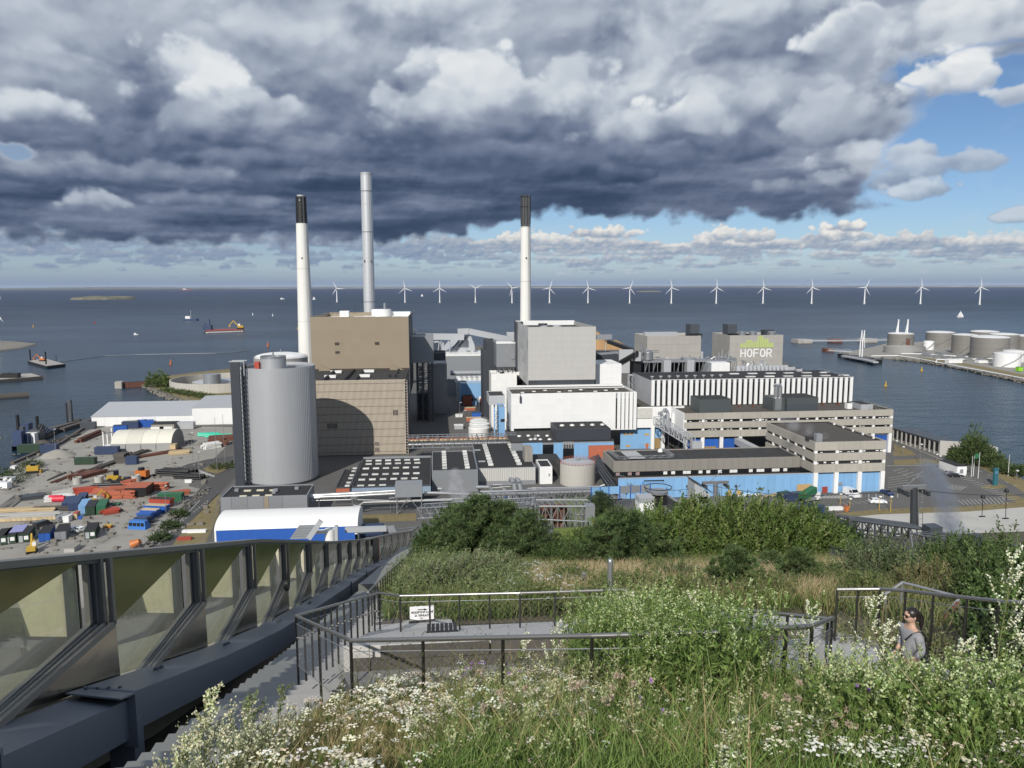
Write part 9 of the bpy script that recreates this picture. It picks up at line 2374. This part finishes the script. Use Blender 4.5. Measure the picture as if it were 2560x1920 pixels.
# shrubs and trees
def shoots(c,r,n,L_,nl,ll,lw,cols,lift=.8,wind=.45,spread=.6,rs=None):
 """leafy shoots growing up and out of a crown; c centre base, r radii"""
 a=NR.uniform(0,6.28,n);q=np.sqrt(NR.rand(n));zz=NR.rand(n)**.7
 dome_=np.sqrt(np.clip(1-q**2,0,1))
 p=np.stack([np.cos(a)*q*r[0],np.sin(a)*q*r[1],zz*dome_*r[2]*.85],1)+c
 lump=1+.35*np.sin(a*3+c[0])*np.cos(q*7+c[1]);p[:,2]=c[2]+(p[:,2]-c[2])*lump
 d=np.stack([np.cos(a)*q*spread,np.sin(a)*q*spread,np.full(n,lift)],1)+NR.normal(0,.18,(n,3))+WIND*wind
 d=norm(d);L2=L_*NR.uniform(.5,1.2,n)
 i=np.repeat(np.arange(n),nl);u=NR.uniform(0,1,n*nl)
 P1=p[i]+d[i]*(L2[i]*u)[:,None]
 dd=d[i]*.9+NR.normal(0,.55,(n*nl,3))
 col=pick(cols,n,.42)[i]*NR.uniform(.85,1.15,(n*nl,1))
 return [leaves(P1,dd,ll*NR.uniform(.6,1.25,n*nl)*(1.15-.5*u),lw*NR.uniform(.7,1.2,n*nl),np.clip(col,0,1))]
K['bark']=M('bark',(.075,.06,.045),.9,var=.3,scale=3)
def shrub(label,px,py,rx,ry,h,n,nl,ll,lw,cols,L_=.8,lift=.8,wind=.45,spread=.6,name='willow_shrub',cat='shrub',group=None,base=None,crown='foliage'):
 q=atR(px,py) if base is None else V3(base);t=thing(name,label,cat,q,group=group)
 g=G()
 for k in range(7):
  a=6.28*k/7;e=q+V3((math.cos(a)*rx*.45,math.sin(a)*ry*.45,h*.62));m_=q.lerp(e,.5)+V3((0,0,h*.08));g.tube(q-V3((0,0,.2)),m_,.05*h/3,6,.035*h/3);g.tube(m_,e,.035*h/3,5,.012)
 g.obj('trunk',K['bark'],t)
 arr_obj(crown,shoots(np.array(q),(rx,ry,h-L_*.6),n,L_,nl,ll,lw,cols,lift,wind,spread),K['leaf'],t)
WIL=[(.085,.130,.030),(.115,.160,.042),(.150,.185,.070),(.060,.095,.020)]
DKG=[(.045,.080,.022),(.060,.10,.030),(.035,.062,.018)]
SIL=[(.17,.20,.10),(.14,.17,.075),(.20,.22,.13)]
for (a,b,rx,ry,h,n,lab,cl) in (
 (1590,1400,4.2,3,3.3,1700,'leftmost willow bush of the long thicket, beside the pine',WIL),(1680,1402,4.0,3,4.0,1700,'second willow bush of the thicket, below the far cable',WIL),(1770,1400,4.0,3,4.4,1900,'central tall willow bush of the long thicket',WIL),
 (1860,1400,4.0,3,4.3,1900,'fourth willow bush of the thicket, right of centre',WIL),(1945,1402,3.8,3,4.0,1700,'fifth willow bush, near the right end of the thicket',WIL),(2015,1388,3.0,2.6,3.2,1200,'rounded dark bush closing the thicket at the right',DKG)):
 shrub(lab,a,b,rx,ry,h*.92,n,30,.19,.042,cl,L_=1.25,group='willow thicket below the car park')
shrub('dark green broadleaf bush at the left end, beside the parapet end',1085,1400,1.6,1.6,3.4,800,26,.13,.035,[(.045,.085,.022),(.065,.11,.03)],L_=.7,lift=.5)
shrub('silver-leaved willow in the left meadow, nearest the stairs',1090,1500,1.5,1.2,1.9,520,24,.12,.016,SIL,L_=.6)
shrub('silver-leaved willow in the left meadow, right of the first',1180,1475,1.8,1.4,1.8,620,24,.12,.016,SIL,L_=.6)
shrub('silver-leaved willow under the big pine clump',1240,1445,1.5,1.4,1.4,420,24,.13,.017,SIL,L_=.6)
shrub('low green shrub in front of the light truss',1400,1412,2.2,1.6,1.9,560,22,.12,.03,[(.06,.095,.03),(.08,.12,.04)],L_=.6)
shrub('low green shrub right of the light truss',1470,1415,2.0,1.5,1.8,520,22,.12,.03,[(.06,.095,.03),(.09,.13,.04)],L_=.6)
shrub('grey-green willow leaning before the left of the dark truss',2190,1470,1.0,.9,2.0,300,26,.12,.020,[(.10,.13,.06),(.13,.16,.085)],L_=.95,wind=-.1)
shrub('grey-green willow before the middle of the dark truss',2255,1468,.9,.9,1.7,260,26,.12,.020,[(.10,.13,.06),(.13,.16,.085)],L_=.85,wind=-.1)
shrub('olive bushy shrub left of the marker post',2370,1490,1.6,1.2,1.3,560,24,.09,.018,[(.10,.12,.04),(.15,.15,.07),(.20,.17,.09)],L_=.5)
shrub('dark shrub behind the marker post',2430,1440,2.0,1.5,1.9,700,24,.12,.028,[(.06,.095,.03),(.08,.115,.04)],L_=.7)
shrub('large dark green shrub at the right picture edge, upper',2550,1540,1.3,1.3,2.1,620,24,.13,.024,[(.07,.11,.035),(.10,.14,.05)],L_=.8)
shrub('dark green shrub at the right picture edge, lower',2590,1660,.9,1.0,1.5,700,26,.10,.026,[(.075,.12,.035),(.10,.15,.05)],L_=.6)
shrub('yellow-green bush tuft on the slope left of the dark truss',2085,1385,1.6,1.2,2.0,480,22,.11,.025,[(.13,.16,.045),(.17,.19,.06)],L_=.6)
shrub('small dark juniper-like tuft in the dry grass left of the two pines',1700,1462,.8,.7,1.1,260,20,.10,.012,[(.07,.10,.04),(.10,.13,.06)],L_=.45)
def pine(label,px,py,r,h,n,base=None,cols=None,group=None):
 q=atR(px,py) if base is None else V3(base);t=thing('pine_tree',label,'pine',q,group=group)
 g=G().tube(q-V3((0,0,.3)),q+V3((0,0,h*.85)),.05*h/2.2,8,.02)
 P1=[];D1=[];rr=random.Random(int(px*7+py))
 nl_=int(5+h*1.5)
 for k in range(nl_):
  u=(k+.5)/nl_;z=h*(.06+.86*u);rad_=r*(1.05-u)**.75*(.9+.2*rr.random())
  nb=7
  for b in range(nb):
   a=6.28*(b+rr.random()*.7)/nb+k;e=V3((math.cos(a)*rad_,math.sin(a)*rad_,z+rad_*.28));s=V3((0,0,z));g.tube(q+s,q+e,.014*h/2,4,.006)
   m_=max(2,int(rad_/.22))
   for j in range(m_):
    f=(j+1)/m_;c=s.lerp(e,f)
    for w_ in range(3): P1.append(tuple(q+c+V3((rr.uniform(-.18,.18),rr.uniform(-.18,.18),rr.uniform(-.05,.16)))*max(.6,r/2)));D1.append((math.cos(a)*.5,math.sin(a)*.5,.8))
 g.obj('trunk',K['bark'],t)
 P1=np.array(P1);D1=np.array(D1);k=max(8,int(n/len(P1)));i=np.repeat(np.arange(len(P1)),k);m_=len(i)
 d=norm(D1[i]+NR.normal(0,.62,(m_,3)));L_=.20*max(.7,min(1.6,r/2));cols=cols or [(.080,.120,.045),(.108,.150,.058),(.060,.092,.034)]
 col=pick(cols,len(P1),.45)[i]
 arr_obj('crown',[leaves(P1[i]+NR.normal(0,.03,(m_,3)),d,L_*NR.uniform(.6,1.2,m_),.011*max(.9,r/1.6),col*NR.uniform(.85,1.15,(m_,1)))],K['leaf'],t)
for (a,b,r,h,n,lab) in ((1140,1400,2.7,4.3,26000,'leftmost tree of the big pine clump'),(1200,1408,2.9,4.9,30000,'tallest tree of the big pine clump, tip against the steam'),(1262,1405,2.8,4.3,28000,'middle right tree of the big pine clump'),(1322,1412,2.3,3.6,20000,'rightmost tree of the big pine clump'),
       (1560,1420,3.0,3.3,24000,'broad pine left of the willow thicket'),(1835,1492,1.0,1.75,20000,'left of two small dark pines standing in dry grass'),(1995,1474,.85,1.5,15000,'right of two small dark pines, beside the dry grass'),(1925,1440,.7,1.1,7000,'small pine half hidden between the two dark ones')):
 pine(lab,a,b,r,h,n,group='pines on the roof slope')
q=atS(1500,1292);pine('lone wind-bent pine above the green ski slope',1500,1290,2.6,3.6,12000,base=(q.x,q.y,q.z-.5),cols=[(.04,.065,.03),(.055,.08,.036)])
# trees by the water on the right
def big_tree(label,px,py,r,h,n,cols,s=1.0):
 q=atZ(px,py,2);shrub(label,px,py,r,r*.9,h,n,14,.55*s,.22*s,cols,L_=2.2*s,lift=.5,wind=.7,spread=1.0,name='tree',cat='tree',base=q,crown='crown')
for (a,b,r,h,n,lab) in ((2432,1160,5.2,17.0,900,'tallest tree by the water, crown blown to the right'),(2412,1156,6.0,9.5,800,'round tree left of the tallest one by the water'),(2455,1160,5.0,10.5,700,'tree right under the tallest crown by the water'),(2482,1168,4.5,7.5,500,'low tree right of the group by the water'),(2512,1182,3.6,5.0,320,'small bush farther right along the shore'),(2550,1190,3.4,5.5,300,'shore bush at the right picture edge')):
 big_tree(lab,a,b,r,h,n,[(.055,.085,.028),(.075,.11,.035),(.09,.12,.045)])
big_tree('bright green bush at the tip of the left peninsula',396,966,8.5,13,700,[(.10,.14,.045),(.13,.17,.06)],1.3)
for k in range(12):
 a=415+k*15;b=978+min(22,k*2.6)
 big_tree(['low green bush on the peninsula nearest its tip','second bush along the ring wall','third bush along the ring wall','fourth bush along the ring wall','fifth bush along the ring wall','sixth bush along the ring wall','seventh bush along the ring wall','eighth bush along the ring wall','ninth bush along the ring wall','tenth bush along the ring wall','eleventh bush along the ring wall','bush nearest the silo along the ring wall'][k],a,b,5,4,90,[(.07,.10,.03),(.10,.13,.045)],1.1)
for (a,b,r,h,lab) in ((20,1200,7,6,'dark bush at the left edge by the quay'),(80,1168,4,3.5,'small dark bush behind the quay mound'),(-10,1215,8,7,'dark bush cut off at the left picture edge'),(445,1290,2.5,2.4,'green bush by the yard fence, left one'),(425,1320,2.5,2.8,'green bush by the yard fence, middle one'),(400,1350,2.5,2.8,'green bush by the yard fence, nearest one'),(558,1168,5,2.0,'low bush on the traffic island'),(1195,1262,5,3,'low bushes under the long lattice pipe rack'),(1420,1256,6,5.5,'hazy pale bush in front of the concrete tank')):
 big_tree(lab,a,b,r,h,180,[(.05,.08,.03),(.08,.11,.045)] if 'hazy' not in lab else [(.14,.17,.09)],.7)
# --- the woman behind the right railing
H=atR(2290,1690);dirv=ray(2285,1560).normalized();Yp=H.y
hd=atY(2284,1548,Yp);feet_z=hd.z-1.52
t=thing('person','woman with dark ponytail, sunglasses and light grey top walking with a black shoulder bag','person',(hd.x,Yp,feet_z))
def L(x,y,z): return V3((hd.x+x,Yp+y,feet_z+z))
def skin(name,verts,edges,radii,mat,root=0,lv=2):
 me=bpy.data.meshes.new(name);o0=ORG[t.name];me.from_pydata([tuple(V3(v)-o0) for v in verts],edges,[]);o=bpy.data.objects.new(name,me);C.objects.link(o);o.parent=t
 m_=o.modifiers.new('skin','SKIN');
 for i,r in enumerate(radii): me.skin_vertices[0].data[i].radius=(r,r) if not isinstance(r,tuple) else r;me.skin_vertices[0].data[i].use_root=(i==root)
 s=o.modifiers.new('sub','SUBSURF');s.levels=lv;s.render_levels=lv;m_.use_smooth_shade=True
 me.materials.append(mat);ORG[o.name]=ORG[t.name];return o
flesh=M('skin_tone',(.52,.33,.24),.55,var=.04);hair=M('dark_hair',(.018,.013,.012),.4,var=.2);top_=M('grey_knit_top',(.27,.27,.285),.85,var=.06,scale=6);leg_=M('dark_trousers',(.04,.045,.055),.8)
vb=[L(0,0,.88),L(0,0,1.05),L(-.005,0,1.22),L(-.01,0,1.34),L(-.02,0,1.42),L(-.035,0,1.50),L(-.045,0,1.57),L(-.055,0,1.635),
 L(-.02,-.16,1.34),L(.02,-.21,1.10),L(-.12,-.20,.95),L(-.02,.16,1.34),L(.0,.22,1.10),L(-.10,.22,.93),
 L(0,-.09,.82),L(-.08,-.09,.46),L(-.02,-.09,.08),L(-.12,-.09,.04),L(0,.09,.82),L(.08,.09,.46),L(.18,.09,.10),L(.10,.09,.05)]
eb=[(0,1),(1,2),(2,3),(3,4),(4,5),(5,6),(6,7),(3,8),(8,9),(9,10),(3,11),(11,12),(12,13),(0,14),(14,15),(15,16),(16,17),(0,18),(18,19),(19,20),(20,21)]
rb_=[(.13,.16),(.11,.14),(.12,.16),(.10,.14),.052,.05,.085,.075,.055,.043,.030,.055,.043,.030,.085,.058,.040,.035,.085,.058,.040,.035]
skin('body',vb,eb,rb_,flesh)
# clothes over it
skin('knit_top',[L(0,0,.86),L(0,0,1.05),L(-.005,0,1.22),L(-.012,0,1.36),L(-.02,-.17,1.345),L(.02,-.225,1.10),L(-.08,-.215,1.0),L(-.02,.17,1.345),L(0,.23,1.10),L(-.06,.225,1.0)],[(0,1),(1,2),(2,3),(3,4),(4,5),(5,6),(3,7),(7,8),(8,9)],[(.15,.18),(.135,.165),(.14,.18),(.10,.14),.075,.06,.052,.075,.06,.052],top_)
skin('trousers',[L(0,0,.90),L(0,-.09,.80),L(-.08,-.09,.46),L(-.02,-.09,.12),L(0,.09,.80),L(.08,.09,.46),L(.18,.09,.14)],[(0,1),(1,2),(2,3),(0,4),(4,5),(5,6)],[.14,.10,.075,.06,.10,.075,.06],leg_)
g=G();vsn=[]
cx0=L(-.045,0,1.575)
def ell(g,c,rx,ry,rz,n=16,m=10,cut=None):
 vs=[];fs=[]
 for j in range(m+1):
  th_=math.pi*j/m
  for i in range(n): ph=2*math.pi*i/n;vs.append((c[0]+rx*math.sin(th_)*math.cos(ph),c[1]+ry*math.sin(th_)*math.sin(ph),c[2]+rz*math.cos(th_)))
 for j in range(m):
  for i in range(n): fs.append((j*n+i,j*n+(i+1) % n,(j+1)*n+(i+1) % n,(j+1)*n+i))
 return g.add(vs,fs)
ell(g,L(-.048,0,1.58),.098,.082,.115);ell(g,L(-.140,0,1.568),.022,.012,.016,8,6);ell(g,L(-.128,0,1.535),.02,.03,.014,8,6)
for s in (-1,1): ell(g,L(-.035,.083*s,1.572),.018,.012,.03,8,6)
g.obj('head',flesh,t,smooth=True)
g=G();ell(g,L(-.025,0,1.610),.108,.094,.102);ell(g,L(.030,0,1.575),.075,.080,.095);ell(g,L(.095,0,1.60),.035,.035,.035,10,8)
g.tube(L(.10,0,1.60),L(.135,.01,1.48),.032,10,.040);g.tube(L(.135,.01,1.48),L(.145,.02,1.33),.040,10,.012);g.obj('hair',hair,t,smooth=True)
g=G()
for s in (-1,1): g.beam(L(-.139,.035*s,1.585),L(-.139,.035*s,1.586)+V3((0,.001,0)),.03,.03) if False else g.box(hd.x-.150,hd.x-.136,Yp+.035*s-.026,Yp+.035*s+.026,feet_z+1.572,feet_z+1.605)
g.beam(L(-.14,-.062,1.592),L(-.04,-.088,1.592),.008,.010);g.beam(L(-.14,.062,1.592),L(-.04,.088,1.592),.008,.010);g.obj('sunglasses',K['black'],t)
def hand(name,w_,fwd,mat):
 """palm, four fingers and a thumb, slightly curled"""
 vs=[w_];es=[];rr_=[.022];f=V3(fwd).normalized();sd_=f.cross(V3((0,0,1))).normalized()
 palm=w_+f*.05;vs.append(palm);es.append((0,1));rr_.append(.028)
 for k,(o_,ln) in enumerate(((-.024,.066),(-.008,.075),(.008,.072),(.024,.058))):
  b=len(vs);a=palm+f*.022+sd_*o_;m_=a+f*ln*.5+V3((0,0,-.008));e=m_+f*ln*.35+V3((-.0,0,-.024));vs+=[a,m_,e];es+=[(1,b),(b,b+1),(b+1,b+2)];rr_+=[.0095,.0088,.0075]
 b=len(vs);a=w_+f*.022-sd_*.026;m_=a-sd_*.02+f*.025;e=m_+f*.028+V3((0,0,-.012));vs+=[a,m_,e];es+=[(0,b),(b,b+1),(b+1,b+2)];rr_+=[.012,.011,.009]
 skin(name,vs,es,rr_,mat,root=1,lv=1)
hand('hand',L(-.145,-.20,.925),(-.5,0,-.8),flesh);hand('hand',L(-.125,.22,.905),(-.5,0,-.8),flesh)
for (x,y) in ((-.12,-.09),(.10,.09)): G().hexa([L(x-.16,y-.045,0),L(x+.12,y-.04,0),L(x+.12,y+.04,0),L(x-.16,y+.045,0),L(x-.13,y-.035,.05),L(x+.10,y-.035,.11),L(x+.10,y+.035,.11),L(x-.13,y+.035,.05)]).obj('shoe',K['white'],t)
tb=thing('shoulder_bag','black shoulder bag hanging on the back of the woman in grey','bag',L(.17,.02,1.0))
G().hexa([L(.13,-.10,.84),L(.25,-.10,.84),L(.25,.12,.84),L(.13,.12,.84),L(.12,-.08,1.14),L(.20,-.08,1.14),L(.20,.10,1.14),L(.12,.10,1.14)]).obj('body',K['black'],tb)
g=G().path([L(.15,-.08,1.12),L(.11,-.155,1.30),L(.02,-.17,1.405),L(-.10,-.13,1.34),L(-.15,-.02,1.18)],.013,6);g.obj('strap',K['black'],tb)
t=thing('person','tiny figure in red beside the stair foot, half hidden behind the near railing','person',(0,0,0)) if False else None
for _o in bpy.data.objects:
 if _o.type=='MESH' and _o.data and len(_o.data.polygons)==0 and not _o.modifiers: pass
# --- air
G().box(-63000,63000,-21000,63000,-8,170).obj('haze',None,kind='stuff',label='thin sea haze over the whole view')
hz=bpy.data.objects['haze'];hm=bpy.data.materials.new('sea_haze');hm.use_nodes=True;t_=NT(hm.node_tree);t_.n.clear()
pv=t_.node('ShaderNodeVolumePrincipled',Color=(.80,.88,1,1),Density=0.9e-5);o_=t_.node('ShaderNodeOutputMaterial');t_.l.new(pv.outputs[0],o_.inputs['Volume']);hz.data.materials.append(hm)
